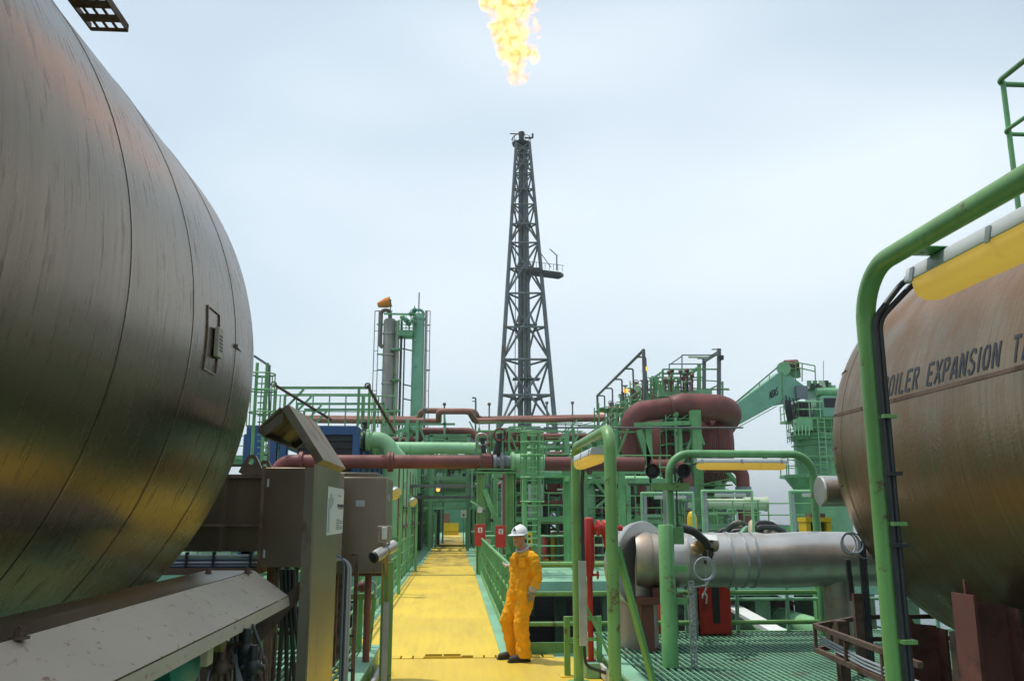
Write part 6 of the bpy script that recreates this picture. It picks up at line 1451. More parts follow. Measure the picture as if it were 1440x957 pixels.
# --- far end of the walkway -------------------------------------------------------
GT = pxframe('walkway_portal', 'green portal spanning the far end of the yellow walkway', 'portal', 50, [
    ('post', 606, 700, 0, 'G', 6), ('post', 613, 716, 0, 'G', 3), ('post', 659, 712, 0, 'G', 5), ('post', 666, 716, 0, 'G', 3), ('beam', 596, 714, 680, 714, 4), ('beam', 596, 703, 680, 703, 3), ('brace', 606, 726, 616, 714, 3), ('brace', 659, 726, 650, 714, 3)], depth=3)
WL = thing('bulkhead', 'dark green bulkhead closing the view past the portal', 'bulkhead', (0, 92, 0))
MB().lohi((-6, 92, 0.05), (6, 92.4, 6.5)).build('wall', 'green_far', WL)
MB().lohi((-1.5, 91.85, .05), (1.2, 91.98, 2.6)).build('door', 'girder', WL)
for x in (-3.4, 2.6): MB().lohi((x, 85, .05), (x + .7, 91.8, 4.5)).build('side_wall', 'green_far', WL)
q0, q1 = AY(624, 754, 76), AY(645, 736, 76)
YBr = thing('barrier', 'bright yellow solid barrier across the end of the walkway', 'barrier', ((q0.x + q1.x) / 2, 76, .1))
MB().lohi((q0.x, 76, .1), (q1.x, 76.12, q1.z)).build('panel', 'yellow', YBr)
MB().lohi((q0.x - .05, 75.95, q1.z), (q1.x + .05, 76.15, q1.z + .06)).build('cap_rail', 'yellow', YBr)
for k in range(6): MB().lohi((q0.x + .12 + .22 * k, 75.98, .35), (q0.x + .2 + .22 * k, 75.998, .45)).build('bolt', 'brown_iron', YBr)
BD = thing('switch_cabinet', 'tall orange-brown cabinet standing just behind the yellow barrier', 'cabinet', (AY(628, 740, 79).x, 79, .1))
q = AY(628, 730, 79); MB().lohi((q.x - .3, 79, .1), (q.x + .3, 79.4, 1.95)).build('case', 'salmon', BD); MB().lohi((q.x - .25, 78.97, .2), (q.x + .25, 78.998, 1.9)).build('door', 'salmon', BD)
WB = thing('notice_board', 'small white notice board hanging beside the far walkway portal', 'sign', (AY(652, 722, 49).x, 49, 1.3))
q = AY(652, 722, 49); MB().lohi((q.x - .16, 48.95, q.z - .22), (q.x + .16, 48.99, q.z + .22)).build('board', 'white', WB); MB().lohi((q.x - .05, 48.94, q.z - .14), (q.x + .05, 48.948, q.z + .0)).build('pictogram', 'cable_blue', WB)
MB().bar((q.x, 49.02, 0.02), (q.x, 49.02, q.z + .3), .05).build('post', 'green', WB)
for px_, w_, h_, m_, lb in ((588, 9, 3.0, 'dark_steel', 'dark panel standing left of the far walkway portal'), (616, 5, 2.2, 'dark_steel', 'dark cabinet just inside the far portal'), (663, 7, 2.4, 'teal', 'dark teal locker right of the far walkway portal')):
    Yq = 52.5 if px_ != 588 else 47; q = AY(px_, 740, Yq); ww = w_ / ppm(Yq)
    t = thing('locker', lb, 'locker', (q.x, Yq, .1)); MB().lohi((q.x - ww / 2, Yq, .012), (q.x + ww / 2, Yq + .5, h_)).build('case', m_, t, bevel=.01); MB().lohi((q.x - ww * .42, Yq - .02, .2), (q.x + ww * .42, Yq - .002, h_ - .1)).build('door', m_, t)
q = AY(616, 688, 44); t = thing('walkway_lamp', 'lit orange lamp hanging above the far walkway', 'lamp', q); MB().sphere(q, .1, 12, 8).build('bulb', 'lamp_on', t); MB().lathe(q + V((0, 0, .05)), (0, 0, 1), [(0, .16), (.1, .08), (.2, .03)], 12).build('shade', 'galv', t); MB().cyl(q + V((0, 0, .2)), q + V((0, 0, .9)), .02, n=6).build('stem', 'galv', t)
# grey trays crossing over the walkway
for Yt, yy, lb in ((40, 684, 'upper grey cable tray crossing over the walkway'), (41, 700, 'lower grey cable tray crossing over the walkway')):
    a, b = AY(545, yy, Yt), AY(730, yy + 1, Yt); t = thing('cable_tray', lb, 'cable tray', ((a.x + b.x) / 2, Yt, a.z))
    MB().lohi((a.x, Yt, a.z), (b.x, Yt + .5, a.z + .03)).build('floor', 'galv', t)
    for yy_ in (Yt - .01, Yt + .5): MB().lohi((a.x, yy_, a.z - .01), (b.x, yy_ + .01, a.z + .11)).build('side', 'lattice', t)
    for k in range(5): MB().tube([(a.x, Yt + .08 + .08 * k, a.z + .06), (b.x, Yt + .08 + .08 * k, a.z + .06)], .03, 6).build('cable', RND.choice(['cable', 'cable_grey', 'salmon']), t)
    for x in (a.x + .3, b.x - .3): MB().bar((x, Yt + .56, 0), (x, Yt + .56, a.z + .1), .1).build('post', 'green_far', t)
# cable trays along the left of the walkway
for k, (z_, lb) in enumerate(((2.05, 'upper cluttered cable tray along the left of the far walkway'), (1.35, 'lower cluttered cable tray along the left of the far walkway'))):
    t = thing('cable_tray', lb, 'cable tray', (-2.4, 44, z_))
    MB().lohi((-3.0, 33.5, z_), (-1.95, 58, z_ + .04)).build('floor', 'green_far', t)
    for j in range(10): MB().tube([(-2.9 + .1 * j, 33.4, z_ + .08 + .03 * (j % 3)), (-2.88 + .1 * j, 46, z_ + .1), (-2.9 + .1 * j, 58, z_ + .08)], .035, 6).build('cable', RND.choice(['cable_grey', 'cable', 'salmon', 'white', 'brown_iron']), t)
    for y in range(34, 58, 4): MB().bar((-3.05, y, 0), (-3.05, y, z_ + .2), .09).build('post', 'green_far', t)
# floodlights on posts beside the bridge
for px_, py_, Y, lb in ((556, 694, 21, 'floodlight on a green post at the left bridge railing, nearer the detector post'), (581, 706, 29.4, 'floodlight on a green post where the bridge meets the far module')):
    q = AY(px_, py_, Y); t = thing('floodlight', lb, 'floodlight', (-1.75, Y, -0.2))
    xq = q.x - .12
    MB().bar((xq, Y, -.2), (xq, Y, q.z + .25), .10).build('post', 'green', t)
    MB().bar((xq + .22, Y + .6, -.2), (xq + .22, Y + .6, q.z + .0), .08).build('post', 'green', t)
    d = V((.6, -.6, -.5)).normalized(); MB().lathe(q - d * .2, d, [(0, .06), (.1, .15), (.22, .17)], 16).build('housing', 'galv', t); MB().lathe(q + d * .025, d, [(0, .16), (.03, .12)], 16).build('lens', 'lamp_yellow', t)
    MB().bar(q - d * .15, (xq, Y, q.z), .05).build('arm', 'galv', t)
    MB().lohi((xq - .3, Y - .2, -.5), (-1.55, Y + .9, -.2)).build('bracket', 'green', t)
q = AY(662, 672, 50); one(MB().lohi((q.x - .27, 50, 4.2), (q.x + .27, 50.5, 6.3)).bar((q.x, 50.25, .0), (q.x, 50.25, 4.2), .12), 'riser_duct', 'grey-blue square duct hanging beside the walkway portal', 'duct', 'grey_sleeve')

# ================================================================== RED VESSEL MODULE (right)
YV = 46.0
va, vb = AY(925, 615, YV), AY(1041, 615, YV)
zc_ = AY(980, 622, YV).z; rv = 62 / ppm(YV)
VS = thing('red_vessel', 'large ribbed red-brown vessel with rounded ends on the right module', 'vessel', ((va.x + vb.x) / 2, YV + rv, 0))
ln = vb.x - va.x; prof = []; nrib = 30
for i in range(9):
    t = pi / 2 * i / 8; prof.append((.55 * (1 - cos(t)), rv * max(.02, sin(t)) ** .8))
for i in range(1, nrib * 2):
    prof.append((.55 + (ln - 1.1) * i / (nrib * 2), rv + (.03 if i % 2 else 0)))
for i in range(9):
    t = pi / 2 * (1 - i / 8); prof.append((ln - .55 * (1 - cos(t)), rv * max(.02, sin(t)) ** .8))
MB().lathe((va.x, YV + rv, zc_), (1, 0, 0), prof, 64).build('ribbed_shell', 'red_ribs', VS, smooth=50)
xb = AY(1011, 615, YV).x; MB().lathe((xb, YV + rv, zc_), (1, 0, 0), [(0, rv), (.01, rv + .06), (.09, rv + .06), (.1, rv)], 64, False).build('strap', 'brown', VS)
for x in (va.x + 1.0, vb.x - 1.0): MB().lohi((x - .2, YV + rv - 1.2, 0), (x + .2, YV + rv + 1.2, zc_ - rv * .8)).build('saddle', 'green', VS)
def spline(P, n=6):
    out = []
    for i in range(len(P) - 1):
        p0_, p1_, p2_, p3_ = P[max(0, i - 1)], P[i], P[i + 1], P[min(len(P) - 1, i + 2)]
        for k in range(n):
            t = k / n; out.append(.5 * ((2 * p1_) + (p2_ - p0_) * t + (2 * p0_ - 5 * p1_ + 4 * p2_ - p3_) * t * t + (3 * p1_ - p0_ - 3 * p2_ + p3_) * t ** 3))
    out.append(P[-1]); return out
RP = thing('duct_pipe', 'fat red-brown pipe arching over the ribbed vessel from its riser', 'pipe', (AY(890, 700, YV - 1).x, YV - 1, 0))
yq = YV - .6; zt = AY(960, 576, yq).z
a = AY(889, 620, yq).x; b = AY(944, 575, yq).x; c = AY(1018, 570, yq).x
MB().tube([(a, yq, 0), (a, yq, zt - .15), (b, yq, zt + .1)], 0.56, 28, 0.8, 8).build('riser', 'red_ribs', RP, smooth=60)
_q = spline([V((b - .05, yq, zt + .1, .57)), V((b + .5, yq, zt + .2, .68)), V((b + 1.0, yq + .1, zt + .2, .72)), V((c - .2, yq + .3, zt + .15, .72)), V((c + .55, yq + 1.0, zt - .1, .72)), V((c + .5, yq + 2.2, zt - .7, .72)), V((c + .2, yq + 3.0, zt - 1.5, .72))])
CP = [q.to_3d() for q in _q]; CR_ = [q.w for q in _q]
MB().tube([*CP], CR_, 28).build('crossover', 'red_ox', RP, smooth=60)
MB().cyl((b - .1, yq, zt + .1), (b + .02, yq, zt + .11), .65, n=28).build('joint_ring', 'brown', RP)
gs_ = AY(893, 715, yq); MB().cyl((a, yq, 0.02), (a, yq, gs_.z), .66, n=28).build('grey_sleeve', 'grey_sleeve', RP)
# module frame round it
pxframe('module_frame', 'tall green braced steel frame around the red riser', 'frame', YV - 1.6, [
    ('post', 911, 596, 0, 'G', 9), ('post', 977, 577, 0, 'G', 14), ('post', 956, 602, 0, 'G', 5), ('beam', 892, 597, 982, 594, 6), ('brace', 898, 604, 918, 668, 9), ('brace', 977, 604, 960, 650, 3), ('brace', 982, 600, 990, 625, 3), ('post', 866, 598, 0, 'G', 4), ('brace', 868, 640, 884, 600, 3), ('beam', 985, 661, 1040, 660, 5), ('brace', 1021, 662, 1046, 690, 6), ('post', 986, 655, 0, 'G', 4), ('beam', 862, 607, 892, 607, 2)], 'green', depth=6)
one(MB().tube([AY(765, 601, YV - 2), AY(1045, 601, YV - 2)], .05, 6), 'guard_wire', 'long thin rail strung across in front of the ribbed vessel', 'rail', 'lattice')
# red drop pipes with grey sleeves
for px_, x2, lb in ((963, 916, 'bent red drop pipe with grey sleeve left of the cream drum'), (1043, 990, 'bent red drop pipe with grey sleeve below the vessel end')):
    Yq = YV - 3; t = thing('drop_pipe', lb, 'pipe', (AY(px_, 700, Yq).x, Yq, 0))
    zt = AY(px_, 655, Yq).z; x_ = AY(px_ + 3, 700, Yq).x
    MB().tube([(AY(x2, 655, Yq).x, Yq, zt), (x_, Yq, zt), (x_, Yq, 0)], 0.33, 20, .6, 7).build('pipe', 'red_ox', t)
    MB().cyl((x_, Yq, AY(px_, 717, Yq).z), (x_, Yq, AY(px_, 684, Yq).z), .40, n=20).build('grey_sleeve', 'grey_sleeve', t)
    q = AY(px_ + 5, 709, Yq - .5); MB().lohi((x_ - .08, Yq - .42, q.z - .16), (x_ + .10, Yq - .41, q.z + .16)).build('tag_plate', 'cream', t)
one(MB().tube([AY(880, 652, YV - 3.2), AY(897, 653, YV - 3.2), AY(907, 672, YV - 3.2), AY(907, 722, YV - 3.2)], .32, 18, .5), 'drop_pipe', 'bent rusty drop pipe hugging the fat red riser', 'pipe', 'red_ox')
pipe('big dark red U-bend pipe under the right red header', [(820, 700, 40), (820, 668, 40), (850, 668, 40), (850, 740, 40)], .42, 'red_ox', 'return_bend', .8, 20)
one(MB().lathe(AY(720, 672, 41), (1, 0, 0), [(0, .2), (.15, .8), (.5, 1.0), (1.9, 1.0), (2.3, .8), (2.45, .2)], 36).lohi(AY(730, 690, 41) + V((0, -.3, -4)), AY(735, 690, 41) + V((0, .3, 0))), 'heat_exchanger', 'dark red horizontal exchanger vessel behind the caged ladder', 'vessel', 'red_ox')
pipe('thin red pipe bending down beside the dark red exchanger', [(700, 683, 39), (716, 676, 39), (770, 676, 39)], .14, 'red_ox')
pipe('dark looping pipe above the exchanger', [(768, 640, 42), (790, 638, 42), (796, 648, 42), (796, 690, 42)], .16, 'brown', 'pipe', .3)
# cream drum
YD = 40.0
t = thing('cream_drum', 'cream horizontal drum with a flanged end right of the grey sleeves', 'drum', (AY(1040, 710, YD).x, YD, 0))
a, b = AY(990, 708, YD), AY(1078, 708, YD)
MB().lathe((a.x, YD, a.z), (1, 0, 0), [(0, .24), (1.9, .24), (1.92, .31), (b.x - a.x - .1, .31), (b.x - a.x - .08, .35), (b.x - a.x, .35), (b.x - a.x + .02, .3)], 24).build('shell', 'cream', t)
for x in (a.x + .4, b.x - .5): MB().lohi((x - .06, YD - .2, 0), (x + .06, YD + .2, a.z - .2)).build('leg', 'green', t)
# lamp frames standing at the module edge
for k, (xa_, xb_, yt, yb2, lb) in enumerate(((902, 974, 693, 740, 'green lamp frame with a fluorescent tube beneath the horn loudspeakers'), (987, 1057, 690, 745, 'green lamp frame with a fluorescent tube before the cream drum'), (1110, 1146, 690, 745, 'green lamp frame beside the crane pedestal'))):
    Yq = 33.6 if k < 2 else 35
    t = thing('lamp_stand', lb, 'lamp stand', (AY((xa_ + xb_) / 2, 700, Yq).x, Yq, 0)); a, b = AY(xa_, yt, Yq), AY(xb_, yt, Yq)
    MB().tube([(a.x, Yq, 0), (a.x, Yq, a.z), (b.x, Yq, b.z), (b.x, Yq, 0)], .055, 8, .03).build('pipe_frame', 'green_pale', t)
    f0 = AY(xa_ + 18, yt + 5, Yq); L_ = (b.x - a.x) * .62
    MB().lohi((f0.x, Yq - .06, f0.z - .09), (f0.x + L_, Yq + .06, f0.z)).build('lamp', 'cream', t); MB().lohi((f0.x, Yq - .05, f0.z), (f0.x + L_, Yq + .05, f0.z + .05)).build('housing', 'grey_white', t)
    MB().bar((f0.x + .3, Yq, f0.z + .05), (f0.x + .3, Yq, a.z), .05).build('hanger', 'galv', t); MB().bar((f0.x + L_ - .3, Yq, f0.z + .05), (f0.x + L_ - .3, Yq, a.z), .05).build('hanger', 'galv', t)
    MB().bar((a.x + .16, Yq + .1, 0), (a.x + .16, Yq + .1, a.z), .12, .05).build('cable_cover', 'galv', t)
# heap of hoses
HP = thing('hose_heap', 'heap of black and tan hoses piled on the module deck', 'hoses', (AY(1050, 745, 35).x, 35, 0))
for k in range(26):
    x = 995 + RND.random() * 105; c = AY(x, 748, 34.6 + RND.random() * 2); hgt = 1.0 + .45 * RND.random() if 1030 < x < 1085 else .7 + .3 * RND.random()
    rad = .4 + .5 * RND.random(); an = RND.random() * pi; ax_ = V((cos(an), sin(an), .5)).normalized()
    pts = []
    for i in range(13):
        q = pi * (i / 12); pts.append(V((c.x + rad * 1.6 * cos(q) * cos(an), c.y + rad * cos(q) * sin(an), .1 + hgt * sin(q) + .05 * RND.random())))
    MB().tube(pts, .07 + .06 * RND.random(), 8).build('hose', RND.choice(['hose', 'hose', 'black', 'beige', 'dark_steel', 'grate']), HP)
for k, (px_, lb) in enumerate(((973, 'yellow canister behind the round collar plate'),)):
    q = AY(px_, 730, 35); one(MB().lathe((q.x, 35, 0), (0, 0, 1), [(0, .2), (1.75, .2), (1.95, .12), (2.0, .05)], 18), 'canister', lb, 'canister', 'yellow')
# upper decks of the module: light rail receding on posts, valves, platform
Ya, Yb = 49.0, 64.0
p0, p1 = AY(905, 492, Ya), AY(840, 556, Yb)
LR = thing('light_gantry', 'grey lighting gantry rail sloping over the valve deck', 'gantry', (p0.x, 56, 0))
MB().cyl(p0, p1, .09, n=8).build('rail', 'lattice', LR)
MB().lohi((p0.x - .09, Ya - .06, 0), (p0.x + .09, Ya + .12, p0.z + .05)).build('post', 'lattice', LR)
for f in (.12, .35, .58, .8, 1.0):
    q = p0.lerp(p1, f); MB().tube([q, q + V((.55, 0, 0)), V((q.x + .55, q.y, 0))], .06, 8, .12).build('hooked_post', 'lattice', LR)
MB().cyl((p1.x, p1.y, 0), p1, .09, n=8).build('post', 'lattice', LR)
VD = thing('valve_deck', 'green valve deck crowded with red and green valve stems', 'deck', (p0.x + 1.2, 56, 0))
zd = AY(905, 578, 50).z
MB().lohi((p0.x - .3, 49.5, zd - .25), (p0.x + 3.4, 64, zd)).build('floor', 'green_far', VD)
for x in (p0.x - .2, p0.x + 1.5, p0.x + 3.3):
    for y in (49.7, 56.5, 63.8): MB().bar((x, y, 0), (x, y, zd - .25), .22).build('post', 'green_far', VD)
for k in range(56):
    f = RND.random(); Y = 50 + 13.5 * f; x = p0.x + .0 + RND.random() * 2.4; h_ = 1.0 + 1.5 * RND.random()
    mb = MB().cyl((x, Y, zd), (x, Y, zd + h_), .05 + .05 * RND.random(), n=7); mb.sphere((x, Y, zd + h_ * .5), .17, 8, 6); mb.ring((x, Y, zd + h_), (0, RND.choice([0, 1]), 1), .17, .03, 12, 5)
    if k % 3 == 0: mb.cyl((x, Y, zd + h_ * .7), (x + .8, Y, zd + h_ * .7), .06, n=7)
    mb.build('valve', RND.choice(['red_ox', 'red_ox', 'green', 'green_far', 'lattice', 'salmon']), VD)
for k in range(4):
    z = zd - .8 - .5 * k; MB().tube([(p0.x - .25 - .05 * k, 49.3, z), (p0.x - .25 - .05 * k, 64, z)], .12, 8).build('manifold_pipe', RND.choice(['red_ox', 'green_pale', 'green_far']), VD)
for k in range(3):
    z = zd + 1.1 * (1 - .33 * k); MB().cyl((p0.x - .3, 49.5, z), (p0.x - .3, 64, z), .035, n=6).build('rail', 'green', VD)
for k in range(9): MB().cyl((p0.x - .3, 49.5 + 1.75 * k, zd), (p0.x - .3, 49.5 + 1.75 * k, zd + 1.1), .035, n=6).build('rail_post', 'green', VD)
for px_, py_, Y, lb in ((907, 518, 49.3, 'lit orange floodlight high on the gantry post'), (880, 549, 54, 'lit orange floodlight amid the valve stems'), (846, 577, 62.5, 'lit orange floodlight at the lower end of the gantry')):
    q = AY(px_, py_, Y); t = thing('floodlight', lb, 'floodlight', q)
    s_ = Y / 78; d = V((-.35, -.9, -.15)).normalized()
    MB().lathe(q - d * .3 * s_, d, [(0, .12 * s_), (.15 * s_, .24 * s_), (.32 * s_, .27 * s_)], 18).build('housing', 'lattice', t)
    MB().lathe(q + d * .03 * s_, d, [(0, .24 * s_), (.02, .2 * s_)], 18).build('lens', 'lamp_on', t)
    MB().bar(q - d * .2, V((p0.x + (.0 if Y < 50 else .55), Y + .3, q.z - .1)), .06).build('arm', 'lattice', t)
q = AY(897, 546, 51); t = thing('floodlight', 'unlit pale floodlight below the highest lit one', 'floodlight', q); MB().lathe(q, (-.6, -.7, -.2), [(-.25, .1), (0, .24), (.05, .2)], 18).build('housing', 'cream', t); MB().bar(q, q + V((.3, .3, -.9)), .06).build('arm', 'green', t)
# upper platform with railing and lamp post
UP = pxframe('upper_platform', 'green railed platform above the ribbed vessel with a lamp post', 'platform', YV + 1.5, [
    ('beam', 925, 553, 1000, 553, 10, 'green_far'), ('rail', 932, 519, 1012, 519, 2), ('rail', 930, 531, 1012, 536, 1.5), ('rail', 932, 544, 1026, 548, 1.5), ('post', 932, 519, 932, 562, 3), ('post', 946, 524, 946, 560, 2), ('post', 983, 512, 983, 562, 5), ('post', 972, 521, 972, 560, 2.5), ('brace', 958, 556, 976, 522, 3), ('brace', 921, 530, 932, 560, 4), ('beam', 934, 525, 976, 525, 2.5), ('post', 959, 499, 959, 524, 1.5, 'lattice'), ('rail', 959, 499, 1008, 499, 1.5, 'lattice'), ('post', 1011, 490, 1011, 562, 5, 'lattice'), ('rail', 1001, 491, 1011, 491, 1.5, 'lattice'), ('post', 1016, 536, 1016, 560, 2.5), ('rail', 1000, 548, 1025, 546, 1.5)], 'green', depth=3)
q = AY(968, 500.5, YV + 1.4); MB().lohi((q.x, q.y - .06, q.z - .1), (q.x + 1.15, q.y + .06, q.z)).build('lamp', 'cream', UP)
q = AY(1014, 503, YV + 1.4); MB().lohi((q.x - .1, q.y - .2, q.z - .12), (q.x + .1, q.y + .1, q.z + .12)).build('camera', 'dark_steel', UP)
for k in range(22):
    b = AY(936 + RND.random() * 42, 550, YV + RND.random() * 2); h_ = .4 + RND.random() * .8
    MB().cyl(b, b + V((0, 0, h_)), .05, n=6).sphere(b + V((0, 0, h_)), .13, 8, 6).build('valve', RND.choice(['green', 'green_far', 'lattice', 'brown']), UP)

# --- crane ------------------------------------------------------------------------
YK = 55.0; pm = ppm(YK)
kx = AY(1148, 640, YK).x
KR = thing('deck_crane', 'green pedestal crane with box boom lettered ABAS', 'crane', (kx, YK, ZM))
z618, z690 = AY(1148, 618, YK).z, AY(1148, 690, YK).z
MB().lathe((kx, YK, ZM), (0, 0, 1), [(0, 2.0), (z690 - ZM - 1, 1.9), (z690 - ZM + .8, 1.42), (z618 - ZM, 1.38)], 40).build('pedestal', 'green_far', KR)
MB().lathe((kx, YK, z618 - .05), (0, 0, 1), [(0, 1.38), (.0, 1.56), (.25, 1.56), (.25, 1.5), (.42, 1.5), (.42, 1.3)], 40).build('slewing_ring', 'green_far', KR)
for k in range(36):
    q = 2 * pi * k / 36; MB().cyl((kx + 1.5 * cos(q), YK + 1.5 * sin(q), z618 + .37), (kx + 1.5 * cos(q), YK + 1.5 * sin(q), z618 + .45), .05, n=6).build('ring_bolt', 'dark_steel', KR)
# lower service platform
zl = AY(1100, 672, YK).z
MB().prism([V((kx + 2.4 * cos(2 * pi * i / 10 + .3), YK + 2.4 * sin(2 * pi * i / 10 + .3), zl)) for i in range(10)], (0, 0, .2)).build('service_platform', 'green_far', KR)
MB().lathe((kx, YK, zl - .9), (0, 0, 1), [(0, 1.45), (.9, 2.1)], 20).build('platform_cone', 'green_far', KR)
for i in range(10):
    q = 2 * pi * i / 10 + .3; b = V((kx + 2.3 * cos(q), YK + 2.3 * sin(q), zl + .2)); q2 = 2 * pi * (i + 1) / 10 + .3; b2 = V((kx + 2.3 * cos(q2), YK + 2.3 * sin(q2), zl + .2))
    MB().cyl(b, b + V((0, 0, 1.1)), .04, n=6).build('rail_post', 'green', KR)
    for h_ in (1.1, .55): MB().cyl(b + V((0, 0, h_)), b2 + V((0, 0, h_)), .035, n=6).build('rail', 'green', KR)
# upper works
z590, z600 = AY(1148, 593, YK).z, AY(1148, 608, YK).z
MB().lathe((kx, YK, z618 + .35), (0, 0, 1), [(0, 1.25), (z590 - z618 - .6, 1.4), (z590 - z618 - .35, 1.5)], 28).build('turntable', 'green', KR)
up0 = V((kx, YK, z590))
MB().prism([V((kx + x, YK + y, z590)) for x, y in ((-1.7, -1.7), (1.9, -1.7), (1.9, 1.6), (-1.7, 1.6))], (0, 0, .14)).build('upper_platform', 'green', KR)
for (xa_, ya_), (xb_, yb2) in (((-1.65, -1.65), (1.85, -1.65)), ((-1.65, -1.65), (-1.65, 1.5))):
    for h_ in (1.0, .5): MB().cyl((kx + xa_, YK + ya_, z590 + .14 + h_), (kx + xb_, YK + yb2, z590 + .14 + h_), .04, n=6).build('rail', 'green_pale', KR)
    for f in (0, .2, .4, .6, .8, 1): x_, y_ = xa_ + (xb_ - xa_) * f, ya_ + (yb2 - ya_) * f; MB().cyl((kx + x_, YK + y_, z590 + .14), (kx + x_, YK + y_, z590 + 1.14), .04, n=6).build('rail_post', 'green_pale', KR)
z545 = AY(1150, 547, YK).z
hs = [V((kx - .35, YK - 1.0, z590 + .142)), V((kx + 1.45, YK - 1.0, z590 + .142)), V((kx + 1.05, YK - 1.0, z545)), V((kx + .0, YK - 1.0, z545))]
MB().prism(hs, (0, 2.0, 0)).build('king_post', 'girder', KR, bevel=.05)
for k in range(5): MB().lohi((kx + .2 + .04 * k, YK - 1.03, z590 + .4 + .3 * k), (kx + .9 - .02 * k, YK - 1.002, z590 + .46 + .3 * k)).build('step', 'dark_steel', KR)
MB().lohi((kx - 1.3, YK - .9, z590 + .142), (kx - .5, YK + .6, z590 + 1.2)).build('winch_house', 'dark_steel', KR)
MB().lohi((kx - .3, YK - .8, z545), (kx + 1.3, YK + .8, z545 + .16)).build('head_deck', 'green_pale', KR)
MB().cyl((kx - .2, YK - 1.1, z545 - .35), (kx + 1.2, YK - 1.1, z545 - .35), .28, n=16).build('winch_drum', 'green_far', KR)
# boom
bm = [AY(1030, 571, YK - 1), AY(1097, 522, YK - 1), AY(1102, 521, YK - 1), AY(1130, 541, YK - 1), AY(1136, 556, YK - 1), AY(1124, 562, YK - 1), AY(1092, 568, YK - 1), AY(1030, 602, YK - 1)]
BMo = MB().prism(bm, (0, 1.5, 0)).build('boom', 'girder', KR, bevel=.03)
MB().bar(AY(1100, 522, YK - 1.02), AY(1101, 566, YK - 1.02), .08, .04).build('boom_splice', 'green_far', KR)
MB().bar(AY(1030, 605, YK - 1.02), AY(1092, 571, YK - 1.02), .07, .05).build('boom_flange', 'green_far', KR)
br_ = MB()
for i, (x, y) in enumerate(((1040, 560), (1054, 548), (1068, 537), (1082, 526), (1096, 514))):
    q = AY(x, y, YK - .9); b = AY(x, y + 14 - i * .5, YK - .9); MB().cyl(b, q, .03, n=6).build('boom_rail_post', 'green_far', KR)
MB().cyl(AY(1038, 562, YK - .9), AY(1098, 512, YK - .9), .03, n=6).build('boom_rail', 'green_far', KR)
MB().cyl(AY(1102, 518, YK - 1.1), AY(1102, 518, YK + .7), .45, n=18).build('sheave', 'green_pale', KR)
MB().cyl(AY(1104, 514, YK - .5), AY(1121, 513, YK - .5), .38, n=16).build('winch_drum', 'brown', KR)
MB().lohi(AY(1104, 530, YK - .6), AY(1122, 518, YK - .2)).build('winch_frame', 'green_far', KR)
for x0_, y0_, x1_, y1_ in ((1101, 509, 1119, 512), (1119, 509, 1146, 514), (1101, 516, 1119, 519), (1119, 516, 1146, 522), (1101, 509, 1101, 530), (1119, 508, 1119, 535), (1146, 514, 1147, 540), (1109, 510, 1109, 528), (1128, 511, 1128, 536)):
    MB().cyl(AY(x0_, y0_, YK - 1.0), AY(x1_, y1_, YK - 1.0), .04, n=6).build('top_rail', 'green', KR)
MB().lohi(AY(1121, 560, YK - 1.3), AY(1133, 543, YK - 1.0)).build('control_box', 'grey_sleeve', KR)
MB().cyl(AY(1158, 545, YK), AY(1158, 507, YK), .02, n=5).build('whip_antenna', 'lattice', KR)
# cab, ram, hoses and cages that crowd the slewing part
cbx = MB().lohi((kx - .1, YK - 1.75, z590 + .16), (kx + .95, YK - 1.05, z590 + 1.5)).build('cab', 'girder', KR, bevel=.04)
MB().lohi((kx + .0, YK - 1.77, z590 + .75), (kx + .85, YK - 1.752, z590 + 1.35)).build('cab_window', 'black', KR)
MB().cyl(AY(1112, 592, YK - 1.1), AY(1106, 563, YK - 1.1), .22, n=12).build('boom_ram', 'dark_steel', KR)
MB().cyl(AY(1106, 575, YK - 1.1), AY(1102, 562, YK - 1.1), .12, n=10).build('ram_rod', 'galv', KR)
for k in range(7):
    x_ = 1105 + 5 * k; MB().tube([AY(x_, 556 + 2 * k, YK - 1.25), AY(x_ + 4, 572 + RND.uniform(0, 8), YK - 1.5), AY(x_ + 2, 590, YK - 1.3)], .045, 6, .2).build('hydraulic_hose', 'black', KR)
for z_ in (z590 - .55, z590 - 1.0):
    MB().ring((kx, YK, z_), (0, 0, 1), 1.75, .035, 28, 5).build('ring_rail', 'green', KR)
for k in range(14):
    q = 2 * pi * k / 14; MB().cyl((kx + 1.75 * cos(q), YK + 1.75 * sin(q), z590 - 1.35), (kx + 1.75 * cos(q), YK + 1.75 * sin(q), z590), .03, n=6).build('ring_rail_post', 'green', KR)
MB().lohi(AY(1120, 604, YK - 2.3), AY(1138, 590, YK - 1.8)).build('step_cage', 'green_far', KR)
for k in range(5): MB().cyl(AY(1118 + 5 * k, 612, YK - 2.4), AY(1118 + 5 * k, 598, YK - 2.4), .04, n=6).build('cage_bar', 'green_pale', KR)
for dx_k in (0, .5): MB().cyl(AY(1102, 514, YK - .6) + V((0, dx_k, .2)), AY(1036, 572, YK - .6) + V((0, dx_k, .3)), .025, n=5).build('hoist_rope', 'dark_steel', KR)
for k in range(8):
    q = AY(1138 + 4 * k, 541 + RND.uniform(-3, 3), YK - .9); MB().lohi(q + V((-.12, -.1, -.15)), q + V((.12, .1, .2))).build('top_fitting', RND.choice(['dark_steel', 'cream', 'green_far', 'galv']), KR)
